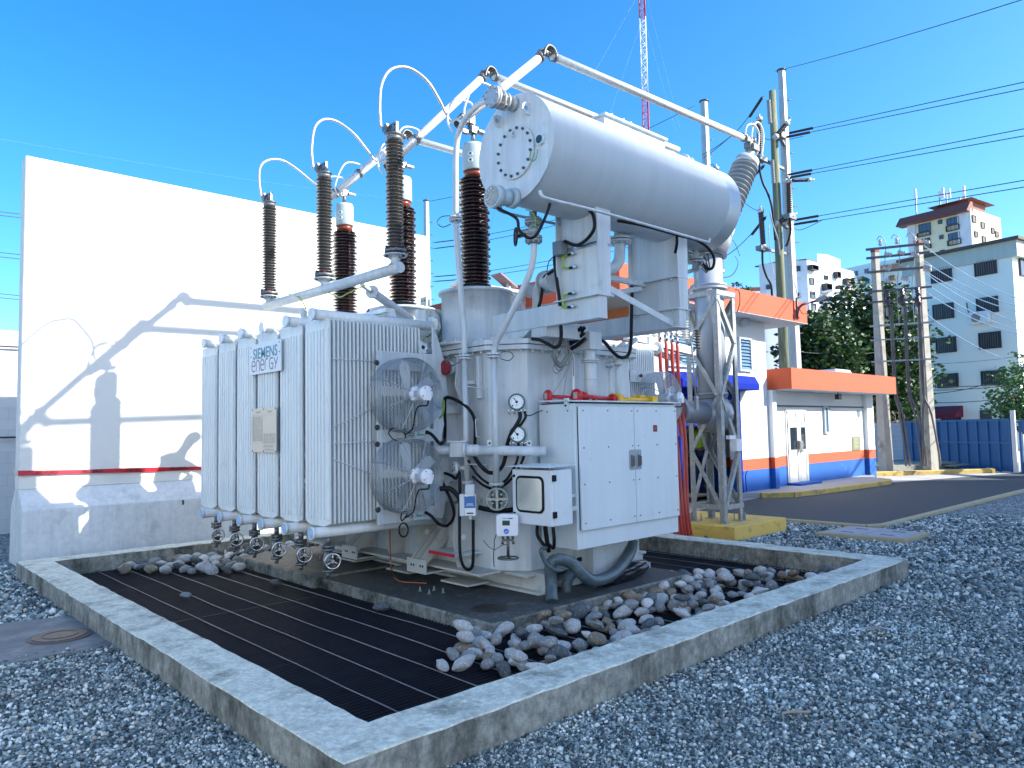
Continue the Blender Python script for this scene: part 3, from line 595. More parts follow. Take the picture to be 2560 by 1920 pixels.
def fan(c,par=TR):
    f=part_empty('fan',c,par); cx,cy,cz=c; Rr=.345
    b=MB()
    for i in range(17):      # front rings, slightly domed
        r=.085+(Rr-.085)*i/16; yy=cy-.10-.055*(1-(r/Rr)**2); b.torus((cx,yy,cz),(0,1,0),r,.0032,44,5)
    for i in range(1,9):    # side rings
        b.torus((cx,cy-.10+  .20*i/8,cz),(0,1,0),Rr+.004,.0034,44,5)
    for i in range(8):
        a=6.2832*(i+.5)/8; d=Vector((math.cos(a),0,math.sin(a))); P0=Vector((cx,cy,cz))
        b.tube([P0+d*.07+Vector((0,-.157,0)),P0+d*.18+Vector((0,-.143,0)),P0+d*.28+Vector((0,-.12,0)),P0+d*(Rr)+Vector((0,-.10,0)),P0+d*(Rr+.004)+Vector((0,.10,0))],.0045,6,3)
    b.build('guard',wire,f)
    b=MB()
    for i in range(5):
        a0=6.2832*i/5+.5; pts=[]
        for (r,wd,tw) in ((.05,.05,.75),(.12,.075,.65),(.2,.10,.52),(.27,.105,.42),(.31,.08,.36)):
            for sgn in (-1,1):
                ang=a0+sgn*wd/(2*r)*.95*math.cos(tw); pts.append((cx+r*math.cos(ang),cy-.03+sgn*wd*.5*math.sin(tw)*.8,cz+r*math.sin(ang)))
        fs=[(2*j,2*j+1,2*j+3,2*j+2) for j in range(4)]; b.add(pts,fs,True); b.add([(p[0],p[1]+.004,p[2]) for p in pts],[g_[::-1] for g_ in fs],True)
    b.lathe((cx,cy+.02,cz),(0,-1,0),[(.062,0),(.062,.07),(.05,.08)],20); b.build('blades',mat('fan_blade',(.60,.65,.68),.35,.2),f)
    b=MB(); b.lathe((cx,cy-.13,cz),(0,-1,0),[(.082,0),(.082,.018),(.062,.03),(.062,.15),(.070,.152),(.070,.185),(.062,.193),(.02,.195)],24)
    for k in range(4): a=.785+1.571*k; p=Vector((cx+.072*math.cos(a),cy-.15,cz+.072*math.sin(a))); b.cyl(p,p+Vector((0,-.03,0)),.013,n=8)
    b.cbox((cx+.0,cy-.33,cz-.035),(.026,.014,.03)); b.build('motor',whitep,f)
    b=MB()
    for k in range(4): a=.5+1.571*k; p=Vector((cx+.054*math.cos(a),cy-.318,cz+.054*math.sin(a))); b.cyl(p,p+Vector((0,-.009,0)),.006,n=6)
    b.build('motor_screw',dsteel,f)
    b=MB(); b.cbox((cx-.055,cy-.225,cz+.0),(.012,.02,.028)); b.build('rating_label',mat('label_grey',(.35,.42,.5),.5),f)
    b=MB(); b.tube([(cx,cy-.335,cz-.065),(cx+.005,cy-.31,cz-.11),(cx-.05,cy-.25,cz-.12),(cx-.06,cy-.21,cz-.2),(cx-.055,cy-.16,cz-.32),(cx-.10,cy-.10,cz-.375)],.007,6); b.build('fan_cable',rubber,f)
    b=MB()
    for dz in (-.30,.30):
        p=(cx-.27,fy-.0,cz+dz); b.torus((p[0],fy-.03,p[2]),(0,1,0),.02,.007,14,6); b.cyl((p[0],fy-.045,p[2]),(p[0],fy,p[2]),.013,n=10)
    b.build('mount_bolt',dsteel,f)
    return f
F1=fan((4.0,5.78,2.01)); F2=dup(F1); F2.location=F1.location+Vector((0,0,-.755))
def jbox(px,py,lab=None):
    c=PY(px,py,5.86); b=MB(); b.cbox(c,(.055,.03,.042)); o=P_(b,'junction_box',mat('jbox_grey',(.42,.52,.54),.45),bevel=.004); text('A',.05,mat('green_print',(.02,.2,.15),.5),'maker_mark',o,c+Vector((-.028,-.031,0)),(1,0,0),(0,0,1),.0004,.0008,shear=.3); b=MB(); b.cbox(c+Vector((.015,-.0305,-.005)),(.028,.0006,.006)); b.build('print_bar',mat('green_print',(0,0,0)),o)
    b=MB(); b.cyl(c+Vector((-.10,0,0)),c+Vector((-.05,0,0)),.012,n=8); b.cyl(c+Vector((.05,0,.01)),c+Vector((.10,0,.01)),.014,n=8); b.build('gland',steel,o)
jbox(1046,1086); jbox(1043,1288)
cab=MB()
def cpath(pts,r=.012,mb=None): (mb or cab).tube(pts,r,8,5)
cpath([PY(1025,1082,5.83),PY(1012,1078,5.82),PY(985,1070,5.78),PY(972,1082,5.78),PY(985,1099,5.78),PY(1008,1102,5.78),PY(1014,1088,5.79),PY(1005,1076,5.80),PY(1018,1072,5.7)],.006)
o=MB(); o.torus(PY(1009,1325,5.74),(.25,-1,.1),.062,.0075,26,8); cpath([PY(1026,1283,5.85),PY(1013,1278,5.82),PY(1003,1287,5.79),PY(1005,1302,5.76),PY(1020,1283,5.72)],.0065,o); P_(o,'cable_coil',rubber)
cpath([PY(1065,1079,5.86),PY(1080,1087,5.8),PY(1098,1108,5.72),CH(1104,1108,.32),PX(1111,1100,4.55),PX(1113,1070,4.55),PX(1112,1010,4.52),PX(1116,994,4.5),PX(1140,1000,4.55),PX(1170,1020,4.6),PX(1186,1048,4.66),PX(1188,1080,4.66),PX(1187,1110,4.67)],.017)
cpath([PY(1063,1280,5.86),PY(1078,1290,5.8),PY(1095,1308,5.7),PX(1115,1315,4.5),PX(1130,1302,4.52),PX(1135,1280,4.52),PX(1125,1245,4.5),PX(1110,1215,4.5),PX(1106,1190,4.5),PX(1112,1183,4.5),PX(1130,1190,4.5),PX(1140,1196,4.5),PX(1148,1180,4.52),PX(1150,1240,4.5),PX(1149,1300,4.5),PX(1150,1380,4.48),PX(1158,1414,4.45),PX(1172,1424,4.43),PX(1182,1408,4.42),PX(1183,1340,4.42),PX(1183,1300,4.42)],.015)
P_(cab,'black_conduit',rubber); cab=MB()
o=MB(); cpath([PX(1108,994,4.5),PX(1110,1010,4.48),PX(1107,1035,4.47),PX(1095,1050,4.48)],.008,o); P_(o,'earth_lead',yg)
# valve with red disc
b=MB(); c=PX(1112,919,4.5); b.cyl(c+Vector((.02,0,0)),c+Vector((.26,0,0)),.05,n=18); b.flange(c+Vector((.06,0,0)),(1,0,0),.07,.02,8); b.cyl(c+Vector((.1,0,0)),c+Vector((.1,.35,.02)),.045); P_(b,'header_valve',paint)
b=MB(); b.cyl(c,c+Vector((.02,0,0)),.076,n=28); P_(b,'red_blank_disc',mat('dark_red_disc',(.22,.008,.012),.4))
# big round header flange above the radiator end
b=MB(); c=PX(1072,815,4.75); b.flange(c,(1,0,0),.19,.04,10,.012,32); b.flange(c+Vector((.09,0,0)),(1,0,0),.19,.04,10,.012,32); b.cyl(c+Vector((.13,0,0)),c+Vector((.35,0,0)),.15,n=28); b.cyl(c+Vector((-.02,0,0)),c+Vector((-.05,0,0)),.12,n=28); b.bar(c+Vector((0,0,-.19)),c+Vector((.02,0,-.42)),.03,.03)
P_(b,'header_flange',mat('greenish_cast',(.50,.55,.50),.45))
# ---------------- pipes A, B in front of the chamfer
b=MB(); X1=4.6
pa=[PX(1272,252,4.25),PX(1248,248,4.3),PX(1222,250,4.38),PX(1195,262,4.48),PX(1165,295,4.56),PX(1146,335,4.6),PX(1140,380,4.6),PX(1139,440,4.6),PX(1139,540,4.6)]
b.tube(pa,.030,14,6); pts=[PX(1139,552,4.6),PX(1145,640,4.6),PX(1153,740,4.6),PX(1160,830,4.6),PX(1161,888,4.6)]; b.tube(pts,.030,14,4)
p0=PX(1161,893,4.6); b.flange(p0+Vector((0,0,.012)),(0,0,1),.068,.016,8,.007); b.flange(p0-Vector((0,0,.012)),(0,0,1),.068,.016,8,.007); p1=PX(1139,548,4.6); b.flange(p1+Vector((0,0,.012)),(0,0,1),.066,.016,8,.007); b.flange(p1-Vector((0,0,.012)),(0,0,1),.066,.016,8,.007)
b.cyl(p0,(p0.x,p0.y-.01,1.165),.030,n=14); pe=Vector((p0.x,p0.y-.01,1.16)); b.flange(pe,(0,0,1),.062,.02,8,.007); b.cyl(pe+Vector((0,0,.14)),pe+Vector((-.07,.06,.14)),.022); b.flange(pe+Vector((-.08,.07,.14)),(-.8,.5,0),.066,.03,5,.010,24)
P_(b,'equalising_pipe',paint)
b=MB(); o=MB(); d=(-.8,.5,0)
for k in range(4):
    a=.785+1.571*k; ax=Vector(d).normalized(); x=Vector((0,0,1)); y=ax.cross(x); c=pe+Vector((-.08,.07,.14))+ax*.02+(x*math.cos(a)+y*math.sin(a))*.042; o.cyl(c,c+ax*.012,.012,n=6,smooth=False)
P_(o,'flange_bolt',steel)
b=MB(); c0=PX(1334,598,4.62)
b.tube([PX(1335,610,4.62),PX(1333,645,4.62),PX(1322,690,4.62),PX(1292,755,4.62),PX(1262,815,4.63),PX(1243,850,4.64),PX(1237,868,4.65),PX(1235,884,4.65)],.030,14,6)
pB=PX(1235,889,4.65); b.flange(pB+Vector((0,0,.012)),(0,0,1),.07,.016,8,.007); b.flange(pB-Vector((0,0,.012)),(0,0,1),.07,.016,8,.007); b.cyl(pB,(pB.x,pB.y,1.165),.031,n=14); pb=Vector((pB.x,pB.y,1.155)); b.flange(pb,(0,0,1),.07,.02,8,.007); P_(b,'oil_feed_pipe',paint)
b=MB(); b.lathe(pb-Vector((0,0,.01)),(0,0,-1),[(.04,0),(.055,.06),(.06,.11),(.04,.2),(.02,.23)],16); b.cyl(pb+Vector((-.01,0,-.13)),pb+Vector((-.08,-.09,-.13)),.018); 
P_(b,'feed_valve',cast)
b=MB(); c=pb+Vector((-.085,-.10,-.13)); ax=Vector((-.65,-.76,0)).normalized(); sd=ax.cross(Vector((0,0,1))).normalized(); b.torus(c,ax,.098,.010,30,8); b.cyl(c-ax*.02,c+ax*.02,.02)
for k in range(4): a=1.571*k; b.bar(c,c+(sd*math.cos(a)+Vector((0,0,1))*math.sin(a))*.096,.022,.008,up=ax)
for k in range(4): a=.785+1.571*k; b.cyl(c-ax*.05+(sd*math.cos(a)+Vector((0,0,1))*math.sin(a))*.055,c-ax*.03+(sd*math.cos(a)+Vector((0,0,1))*math.sin(a))*.055,.011,n=6)
P_(b,'feed_handwheel',mat('bronze_green_wheel',(.30,.34,.30),.45,.5))
# bonding loops on flanges
b=MB()
for (p,s) in ((p0,-1),(p1,-1)): cpath([p+Vector((.02*s,-.0,.03)),p+Vector((-.10,.09,.03)),p+Vector((-.14,.12,-.03)),p+Vector((-.10,.085,-.08)),p+Vector((-.04,.03,-.05))],.0045,b)
cpath([pB+Vector((.05,-.04,.03)),pB+Vector((.10,-.09,.04)),pB+Vector((.14,-.12,.0)),pB+Vector((.11,-.09,-.05)),pB+Vector((.05,-.04,-.03))],.0045,b)
P_(b,'bonding_loop',dsteel)
# struts from pipes to tank
b=MB()
for z,xo in ((2.05,0),(1.30,0)):
    b.bar(PP(1165,966 if z>2 else 1160,(1,1,0),10.21-.15*1.414),PP(1216,973 if z>2 else 1162,(1,1,0),10.21-.02*1.414),.03,.008)
P_(b,'pipe_bracket',paint)
# ---------------- horizontal pipe + valve group
b=MB(); a=CH(1190,1126,.20); c=CH(1365,1128,.20); b.cyl(a,c,.047,n=22); dd=(c-a).normalized()
b.ball(a+dd*.0,.058); b.cyl(a,a-dd*.10,.055,n=20); b.flange(a-dd*.11,dd,.075,.02,8); 
for px in (1224,1323): e_=CH(px,1112,.20); b.obox(e_,dd,Vector((0,0,1)),dd.cross(Vector((0,0,1))),(.022,.045,.005)); 
P_(b,'cross_pipe',paint)
b=MB()
for px in (1224,1323): e_=CH(px,1108,.207); b.cyl(e_,e_+Vector((-.002,-.002,0)),.011,n=12)
P_(b,'lug_eye',blackt)
b=MB(); c=PX(1145,1124,4.50); b.obox(c,(1,-1,0),(1,1,0),(0,0,1),(.075,.06,.07)); b.cyl(c+Vector((-.14,.16,0)),c+Vector((-.03,.04,0)),.05,n=20); b.flange(c+Vector((-.14,.16,0)),(1,-1,0),.065,.02,8); b.obox(c+Vector((0,0,.078)),(1,-1,0),(1,1,0),(0,0,1),(.095,.075,.008))
for k in range(5): p=c+Vector((-.06+.03*k,.06-.03*k,.09))+Vector((-.045,-.045,0)); b.cyl(p,p+Vector((0,0,.012)),.008,n=6)
P_(b,'gate_valve_body',paint,bevel=.006)
# ---------------- thermometers
def gauge(px,py,ang):
    c=CH(px,py,.16); ax=Vector((-.72,-.69,0)).normalized(); up=Vector((0,0,1)); sd=up.cross(ax)*-1
    g=part_empty('thermometer',c,TR)
    b=MB(); b.lathe(c-ax*.05,ax,[(.06,0),(.075,.02),(.082,.05),(.082,.068),(.074,.072)],30); b.cyl(c-ax*.05,c-ax*.15,.03); b.build('case',dialg,g)
    b=MB(); b.cyl(c+ax*.018,c+ax*.023,.064,n=30); b.build('dial',dialw,g)
    b=MB(); x=-sd
    for k in range(13):
        a=R_(220-k*20); d=sd*-math.cos(a)+up*math.sin(a); d=Vector(d); b.bar(c+ax*.0245+d*.050,c+ax*.0245+d*.058,.004,.001,up=ax)
    d=(-sd*math.cos(ang)*-1+up*math.sin(ang)); left=sd if True else -sd
    b.bar(c+ax*.026-d*.012,c+ax*.026+d*.050,.007,.0015,up=ax); b.cyl(c+ax*.024,c+ax*.028,.013,n=12); b.cyl(c+ax*.0235+sd*.04*1-up*.035,c+ax*.025+sd*.04-up*.035,.008,n=10)
    b.bar(c+ax*.0245-up*.042,c+ax*.0245-up*.022,.004,.001,up=ax); b.build('scale_and_pointer',blackt,g)
    b=MB()
    for k in range(4):
        s=(-.055,-.02,.02,.06)[k]; p=c-ax*.02+sd*s*1-up*.075; b.cyl(p,p-up*.03+sd*s*.3,.010,n=8); b.cyl(p-up*.03+sd*s*.3,p-up*.045+sd*s*.45,.008,n=8)
    b.obox(c-ax*.03-up*.078,sd,ax,up,(.085,.012,.003)); b.build('gland_row',steel,g)
gauge(1292,1005,.95); gauge(1294,1086,.85)
b=MB()
cpath([CH(1299,1030,.17),CH(1300,1045,.18),CH(1290,1064,.18),CH(1277,1085,.17),CH(1269,1110,.12),CH(1265,1135,.08),CH(1256,1165,.08),CH(1240,1180,.08),CH(1222,1181,.09),CH(1205,1168,.09),CH(1190,1148,.09),CH(1180,1128,.09)],.019,b)
cpath([CH(1311,1028,.17),CH(1314,1042,.18),CH(1303,1060,.18),CH(1290,1078,.14),CH(1297,1115,.06),CH(1293,1150,.08),CH(1280,1178,.08),CH(1262,1203,.08),CH(1235,1212,.08),CH(1212,1203,.09),CH(1188,1180,.1),CH(1170,1150,.1)],.013,b)
cpath([CH(1310,1110,.10),CH(1311,1135,.1),CH(1300,1165,.08),CH(1284,1190,.08),CH(1262,1212,.08),CH(1238,1222,.08),CH(1210,1214,.09),CH(1180,1190,.1)],.013,b)
cpath([CH(1196,1268,.06),CH(1220,1274,.06),CH(1250,1277,.06),CH(1285,1274,.06),CH(1300,1270,.1)],.024,b)
cpath([CH(1100,1222,.2),CH(1125,1222,.2),CH(1145,1240,.2),CH(1150,1252,.2)],.024,b)
cpath([CH(1312,1036,.17),CH(1325,1039,.2),CH(1345,1030,.2),PX(1356,1026,5.1)],.005,b)
P_(b,'gauge_conduit',rubber)
b=MB(); a=CH(1189,1048,.10); c=CH(1191,1092,.10); b.tube([a+Vector((.02,-.02,0)),a,c,c+Vector((.02,-.02,0))],.0045,6,curve=False); P_(b,'cable_hanger',whitep)
b=MB(); b.obox(CH(1310,1062,.14),(1,-1,.25),(1,1,0),(0,0,1),(.035,.003,.02)); P_(b,'tag_plate',paint)
# ---------------- relay box (blue/white) and oil monitor under the pipes
c=PX(1176,1262,4.42); b=MB(); ax=Vector((-.75,-.66,0)); sd=Vector((.66,-.75,0)); up=Vector((0,0,1))
b.obox(c,sd,ax,up,(.053,.028,.10)); o=P_(b,'moisture_sensor_box',whitep,bevel=.004)
b=MB(); b.obox(c+up*.028-ax*-.029,sd,ax,up,(.051,.001,.055)); b.build('blue_panel',bluel,o)
b=MB(); b.obox(c+up*.14,sd,ax,up,(.042,.03,.05)); b.cyl(c-up*.1,c-up*.14,.014); b.obox(c-sd*.075+up*.0,sd,ax,up,(.022,.03,.10)); b.build('mount_block',paint,o)
b=MB(); b.obox(c+up*.085-sd*.03+ax*.030,sd,ax,up,(.014,.0008,.006)); b.obox(c+up*.01+ax*.030,sd,ax,up,(.03,.0008,.003)); b.obox(c+up*-.005+ax*.030,sd,ax,up,(.04,.0008,.0015)); b.build('white_print',whitep,o)
b=MB(); b.obox(c-up*.075+ax*.029,sd,ax,up,(.03,.0008,.006)); b.obox(c-up*.01+sd*.04+ax*.03,sd,ax,up,(.0,.0,.0)); b.build('black_print',blackt,o)
b=MB(); b.obox(c+up*.09+sd*.04+ax*.0305,sd,ax,up,(.004,.0008,.004)); b.build('red_dot',redpl,o)
c=PX(1268,1313,4.52); b=MB(); ax=Vector((-.72,-.69,0)); sd=Vector((.69,-.72,0))
b.prism([c+sd*x+up*z for x,z in((-.10,-.09),(-.09,-.10),(.085,-.10),(.10,-.085),(.10,.08),(.085,.095),(-.06,.10),(-.10,.085))],-ax*.09); o=P_(b,'gas_monitor',whitep,bevel=.01,seg=2)
b=MB(); b.obox(c+up*.02-sd*.01+ax*.001,sd,ax,up,(.034,.001,.022)); b.build('display',mat('green_display',(.01,.07,.04),.2),o)
b=MB(); b.cyl(c-up*.055-sd*.01,c-up*.055-sd*.01+ax*.003,.024,n=24); b.build('round_badge',mat('badge_blue',(.02,.16,.55),.4),o); text('ge',.03,whitep,'badge_letters',o,c-up*.055-sd*.01+ax*.0035,sd,up,.0004,shear=.2)
b=MB(); b.obox(c+up*.06+sd*.03+ax*.001,sd,ax,up,(.022,.001,.005)); b.obox(c+up*.06-sd*.02+ax*.001,sd,ax,up,(.02,.001,.002)); b.build('model_print',bluel,o)
b=MB(); cc=c-ax*.05; b.cyl(cc-up*.10,cc-up*.29,.014); b.cyl(cc-up*.10-sd*.045,cc-up*.13-sd*.045,.012); b.cyl(cc-up*.10+sd*.045,cc-up*.13+sd*.045,.012); b.bar(cc-up*.14-sd*.05,cc-up*.14+sd*.05,.03,.02); b.cyl(cc-up*.14-sd*.045,cc-up*.175-sd*.05,.010,.014,n=8); b.cyl(cc-up*.14+sd*.045,cc-up*.175+sd*.05,.010,.014,n=8); b.torus(cc-up*.30,(0,0,1),.092,.008,28,8)
for k in range(3): a=.5+2.094*k; b.bar(cc-up*.30,cc-up*.30+Vector((math.cos(a),math.sin(a),0))*.09,.02,.008)
b.build('sampling_valve',mat('dark_valve',(.14,.15,.14),.4,.6),o)
b=MB(); e_=c-sd*.1-up*.08; cpath([e_,e_-up*.06-sd*.02,e_-up*.10-sd*.02,e_-up*.2-sd*.03,e_-up*.29-sd*.025],.004,b); cpath([e_-up*.14-sd*.02,e_-up*.11-sd*.07,e_-up*.05-sd*.12],.003,b); cpath([e_-up*.14-sd*.02,e_-up*.10+sd*.05,e_-up*.09+sd*.09],.003,b); b.build('loose_wires',rubber,o)
# ---------------- control cabinet
CX0,CX1,CY0,CY1,CZ0,CZ1=5.12,6.72,4.68,5.15,.54,1.90
cb=part_empty('control_cabinet',(5.9,4.9,.54),TR)
b=MB(); b.box((CX0,CY0,CZ0),(CX1,CY1,CZ1)); b.build('body',cabp,cb,bevel=.004)
b=MB(); b.prism([(CX0-.03,CY0-.05,CZ1+.012),(CX1+.04,CY0-.05,CZ1+.012),(CX1+.04,CY1-.02,CZ1+.03),(CX0-.03,CY1-.02,CZ1+.03)],(0,0,.014)); b.build('rain_cover',cabp,cb,bevel=.003)
b=MB(); b.box((CX0+.01,CY0+.005,CZ1),(CX1-.01,CY1-.03,CZ1+.012)); b.build('cover_gap',blackt,cb)
xm=PY(1584,1200,CY0).x; 
def door(x0,x1,hs):
    b=MB(); b.box((x0,CY0-.03,.715),(x1,CY0-.004,CZ1-.03)); d=b.build('door',cabp,cb,bevel=.004)
    b=MB()
    for xx in (x0+.05,(x0+x1)/2,x1-.035):
        for zz in (.78,1.14,1.48,1.83): b.cyl((xx,CY0-.036,zz),(xx,CY0-.029,zz),.0065,n=8)
    b.build('door_screw',dsteel,d)
    hx=xm+hs*.055
    b=MB(); b.prism([(xm+hs*(.004),CY0-.031,1.24),(xm+hs*.085,CY0-.031,1.24),(xm+hs*.10,CY0-.031,1.255),(xm+hs*.10,CY0-.031,1.425),(xm+hs*.085,CY0-.031,1.44),(xm+hs*.004,CY0-.031,1.44)],(0,.0008,0)); b.build('handle_recess',mat('recess_grey',(.30,.34,.37),.5),d)
    b=MB(); b.box((hx-.014,CY0-.046,1.27),(hx+.014,CY0-.031,1.39)); b.obox((hx+.006,CY0-.052,1.33),(0,0,1),(1,0,0),(0,1,0),(.045,.007,.01)); b.build('handle',mat('dull_handle',(.22,.22,.21),.4,.5),d)
    b=MB()
    if hs<0: b.box((x0-.002,CY0-.012,.72),(x0-.0005,CY0+.0,CZ1-.03)); b.build('seal',blackt,d)
    return d
door(CX0+.035,xm-.004,-1); dr=door(xm+.004,CX1-.01,1)
c=PY(1638,1071,CY0-.031); b=MB(); b.cbox(c,(.034,.0008,.034)); b.build('warning_sticker',mat('sticker_maroon',(.12,.01,.015),.4),dr); b=MB(); b.cbox(c+Vector((.0,-.001,.0)),(.016,.0006,.012)); b.build('sticker_symbol',mat('sticker_red',(.45,.06,.06),.4),dr)
b=MB(); b.box((CX0-.004,CY0+.03,CZ1-.62),(CX0-.001,CY1-.02,CZ1-.02)); b.box((CX0-.03,CY0+.06,CZ1-.05),(CX0,CY0+.10,CZ1+.05)); b.build('side_panel',cabp,cb,bevel=.001)
b=MB(); b.cyl((CX0-.036,CY0+.08,CZ1-.02),(CX0-.03,CY0+.08,CZ1-.02),.012,n=12)
for yy in (CY0+.08,CY0+.35): 
    for zz in (1.83,1.32): b.cyl((CX0-.009,yy,zz),(CX0-.004,yy,zz),.007,n=8)
b.build('side_screw',dsteel,cb)
# pedestal under the cabinet
b=MB(); b.prism([(5.62,5.19,.19),(5.62,4.93,.19),(6.36,4.93,.19),(6.36,5.19,.19)],(0,0,.34)); b.prism([(5.56,5.19,.17),(5.56,4.88,.17),(6.42,4.88,.17),(6.42,5.19,.17)],(0,0,.022)); P_(b,'pedestal',paint,bevel=.004)
b=MB()
for k in range(9): b.cyl((5.6+.1*k,4.9,.192),(5.6+.1*k,4.9,.207),.011,n=6)
P_(b,'pedestal_bolt',paint)
b=MB(); b.prism([(5.3,5.05,.12),(6.7,5.05,.12),(6.7,5.6,.12),(5.3,5.6,.12)],(0,0,.06)); P_(b,'pedestal_foot',paint_d)
# instrument box
IX,IY0,IY1,IZ0,IZ1=4.66,4.555,5.055,.81,1.30
ib=part_empty('instrument_box',(4.8,4.8,.8),TR)
b=MB(); b.box((IX+.035,IY0,IZ0),(IX+.27,IY1,IZ1)); b.build('housing',cabp,ib,bevel=.005)
b=MB(); b.box((IX,IY0,IZ0),(IX+.032,IY1,IZ1)); b.build('front_door',mat('box_door_white',(.72,.75,.77),.4),ib,bevel=.006,seg=2)
def rrect(y0,y1,z0,z1,r,n=6):
    o=[]
    for (cy,cz,a0) in ((y1-r,z1-r,0),(y0+r,z1-r,90),(y0+r,z0+r,180),(y1-r,z0+r,270)):
        for k in range(n+1): a=R_(a0+90*k/n); o.append((cy+r*math.cos(a),cz+r*math.sin(a)))
    return o
b=MB(); b.prism([(IX,y,z) for y,z in rrect(IY0+.085,IY1-.055,IZ0+.105,IZ1-.055,.06)],(-.012,0,0)); b.build('window_seal',rubber,ib,bevel=.003)
b=MB(); b.prism([(IX-.0123,y,z) for y,z in rrect(IY0+.106,IY1-.076,IZ0+.126,IZ1-.076,.042)],(-.002,0,0)); b.build('window_pane',mat('mirror_pane',(.90,.88,.78),.16,.75),ib)
b=MB()
for z in (IZ0+.09,IZ1-.06): b.cyl((IX-.012,IY1-.03,z),(IX,IY1-.03,z),.013,n=8)
for z in (IZ0+.10,IZ1-.07): b.box((IX+.01,IY0-.014,z-.028),(IX+.055,IY0-.002,z+.028))
b.build('lock_and_hinge',rubber,ib)
b=MB(); b.prism([(IX-.06,IY0-.02,IZ1+.025),(IX+.33,IY0-.02,IZ1+.035),(IX+.33,IY1+.02,IZ1+.035),(IX-.06,IY1+.02,IZ1+.025)],(0,0,.006))
for yy in (IY0+.06,IY1-.06): b.cyl((IX+.05,yy,IZ1),(IX+.05,yy,IZ1+.045),.006,n=6); b.cyl((IX+.22,yy,IZ1),(IX+.22,yy,IZ1+.05),.006,n=6)
b.build('sun_cover',cabp,ib); b=MB(); b.box((IX+.27,IY0+.1,IZ0+.10),(CX0,IY0+.2,IZ0+.14)); b.box((IX+.27,IY0+.12,IZ0+.22),(CX0,IY0+.25,IZ0+.25)); b.build('bracket',paint,ib)
b=MB(); g_=MB()
for k,yy in enumerate((4.88,4.78,4.68)):
    b.cyl((IX+.14,yy,IZ0-.035),(IX+.14,yy,IZ0),.016,n=10)
cpath([(IX+.14,4.88,IZ0-.03),(IX+.14,4.88,IZ0-.12),(IX+.18,4.83,IZ0-.21)],.016,g_); cpath([(IX+.14,4.78,IZ0-.03),(IX+.16,4.78,IZ0-.16),(IX+.2,4.80,IZ0-.26)],.021,g_); cpath([(IX+.14,4.68,IZ0-.03),(IX+.15,4.68,IZ0-.14),(IX+.19,4.73,IZ0-.22),(IX+.2,4.79,IZ0-.2)],.016,g_)
b.build('gland',steel,ib); g_.build('tail',rubber,ib)
# grey corrugated hoses
def corr(pts,r,mb,amp=.06):
    P=[Vector(p) for p in pts];Q=[]
    for i in range(len(P)-1):
        p0=P[max(i-1,0)];p1=P[i];p2=P[i+1];p3=P[min(i+2,len(P)-1)]
        L=(p2-p1).length; k=max(3,int(L/.008))
        for j in range(k): t=j/k; Q.append(.5*((2*p1)+(p2-p0)*t+(2*p0-5*p1+4*p2-p3)*t*t+(-p0+3*p1-3*p2+p3)*t**3))
    rr=[r*(1+amp*(1 if (i//1)%3==0 else -.6)) for i in range(len(Q))]; mb.tube(Q,rr,16,curve=False)
b=MB(); corr([PZ(1380,1505,.12),PY(1378,1460,4.80),PY(1375,1420,4.80),PY(1383,1402,4.78),PY(1402,1398,4.74),PY(1432,1410,4.70),PY(1455,1435,4.66),PY(1480,1451,4.66),PY(1510,1447,4.70),PY(1540,1430,4.76),PY(1565,1400,4.84),PY(1578,1372,4.90),PY(1582,1350,4.92)],.055,b,.05)
corr([PY(1418,1500,4.95),PY(1417,1465,4.95),PY(1425,1440,4.95),PY(1440,1425,4.97)],.05,b,.05); P_(b,'corrugated_hose',conduit)
b=MB(); b.tube([(IX+.18,4.80,IZ0-.22),PY(1352,1375,4.76),PY(1358,1395,4.76),PY(1370,1415,4.74),PY(1392,1426,4.72),PY(1410,1424,4.72)],.018,10); P_(b,'tail_conduit',conduit)
b=MB(); b.cyl(PY(1418,1500,4.95),PY(1418,1480,4.95),.062); b.tube([PY(1438,1420,5.0),PY(1445,1400,4.98),PY(1455,1398,4.95)],.02,8); b.tube([PY(1440,1438,5.0),PY(1455,1430,4.95)],.015,8); P_(b,'hose_cuff',rubber)
# ---------------- signs on the radiators
sg=part_empty('maker_sign',(3.25,7.2,2.2),TR)
a=PX(627,865,3.26); b_=PX(705,847,3.26); c_=PX(627,938,3.26); y0s,y1s=a.y,b_.y; zt=(PX(627,864,3.26).z+PX(705,847,3.26).z)/2; zb=(PX(627,938,3.26).z+PX(705,927,3.26).z)/2
MB().prism([(3.262,y,z) for y,z in rrect(min(y0s,y1s),max(y0s,y1s),zb,zt,.012,3)],(-.012,0,0)).build('sign_plate',mat('sign_silver',(.62,.66,.69),.35,.2,(.55,.60,.66),3,.9),sg)
yc_=(y0s+y1s)/2; ww=abs(y0s-y1s)
text('SIEMENS',.155,tealp,'sign_letters',sg,(3.2495,yc_,zb+(zt-zb)*.655),(0,-1,0),(0,0,1),.0006,.0035,sx=.80*ww/.60,spacing=1.02)
gly=dict(e=[[(.05,.52),(.95,.52),(.95,.8),(.7,1),(.3,1),(.05,.78),(.05,.22),(.3,0),(.9,0)]],n=[[(.05,0),(.05,.78),(.3,1),(.7,1),(.95,.78),(.95,0)]],r=[[(.05,0),(.05,.78),(.3,1),(.8,1)]],G=[[(.95,1),(.3,1),(.05,.78),(.05,.22),(.3,0),(.95,0),(.95,.5),(.5,.5)]],Y=[[(0,1),(.45,.42)],[(.95,1),(.3,0)]])
gb_=MB(); cw=ww*.86/6; gx0=yc_+ww*.43; gz0=zb+(zt-zb)*.11; gh=(zt-zb)*.34
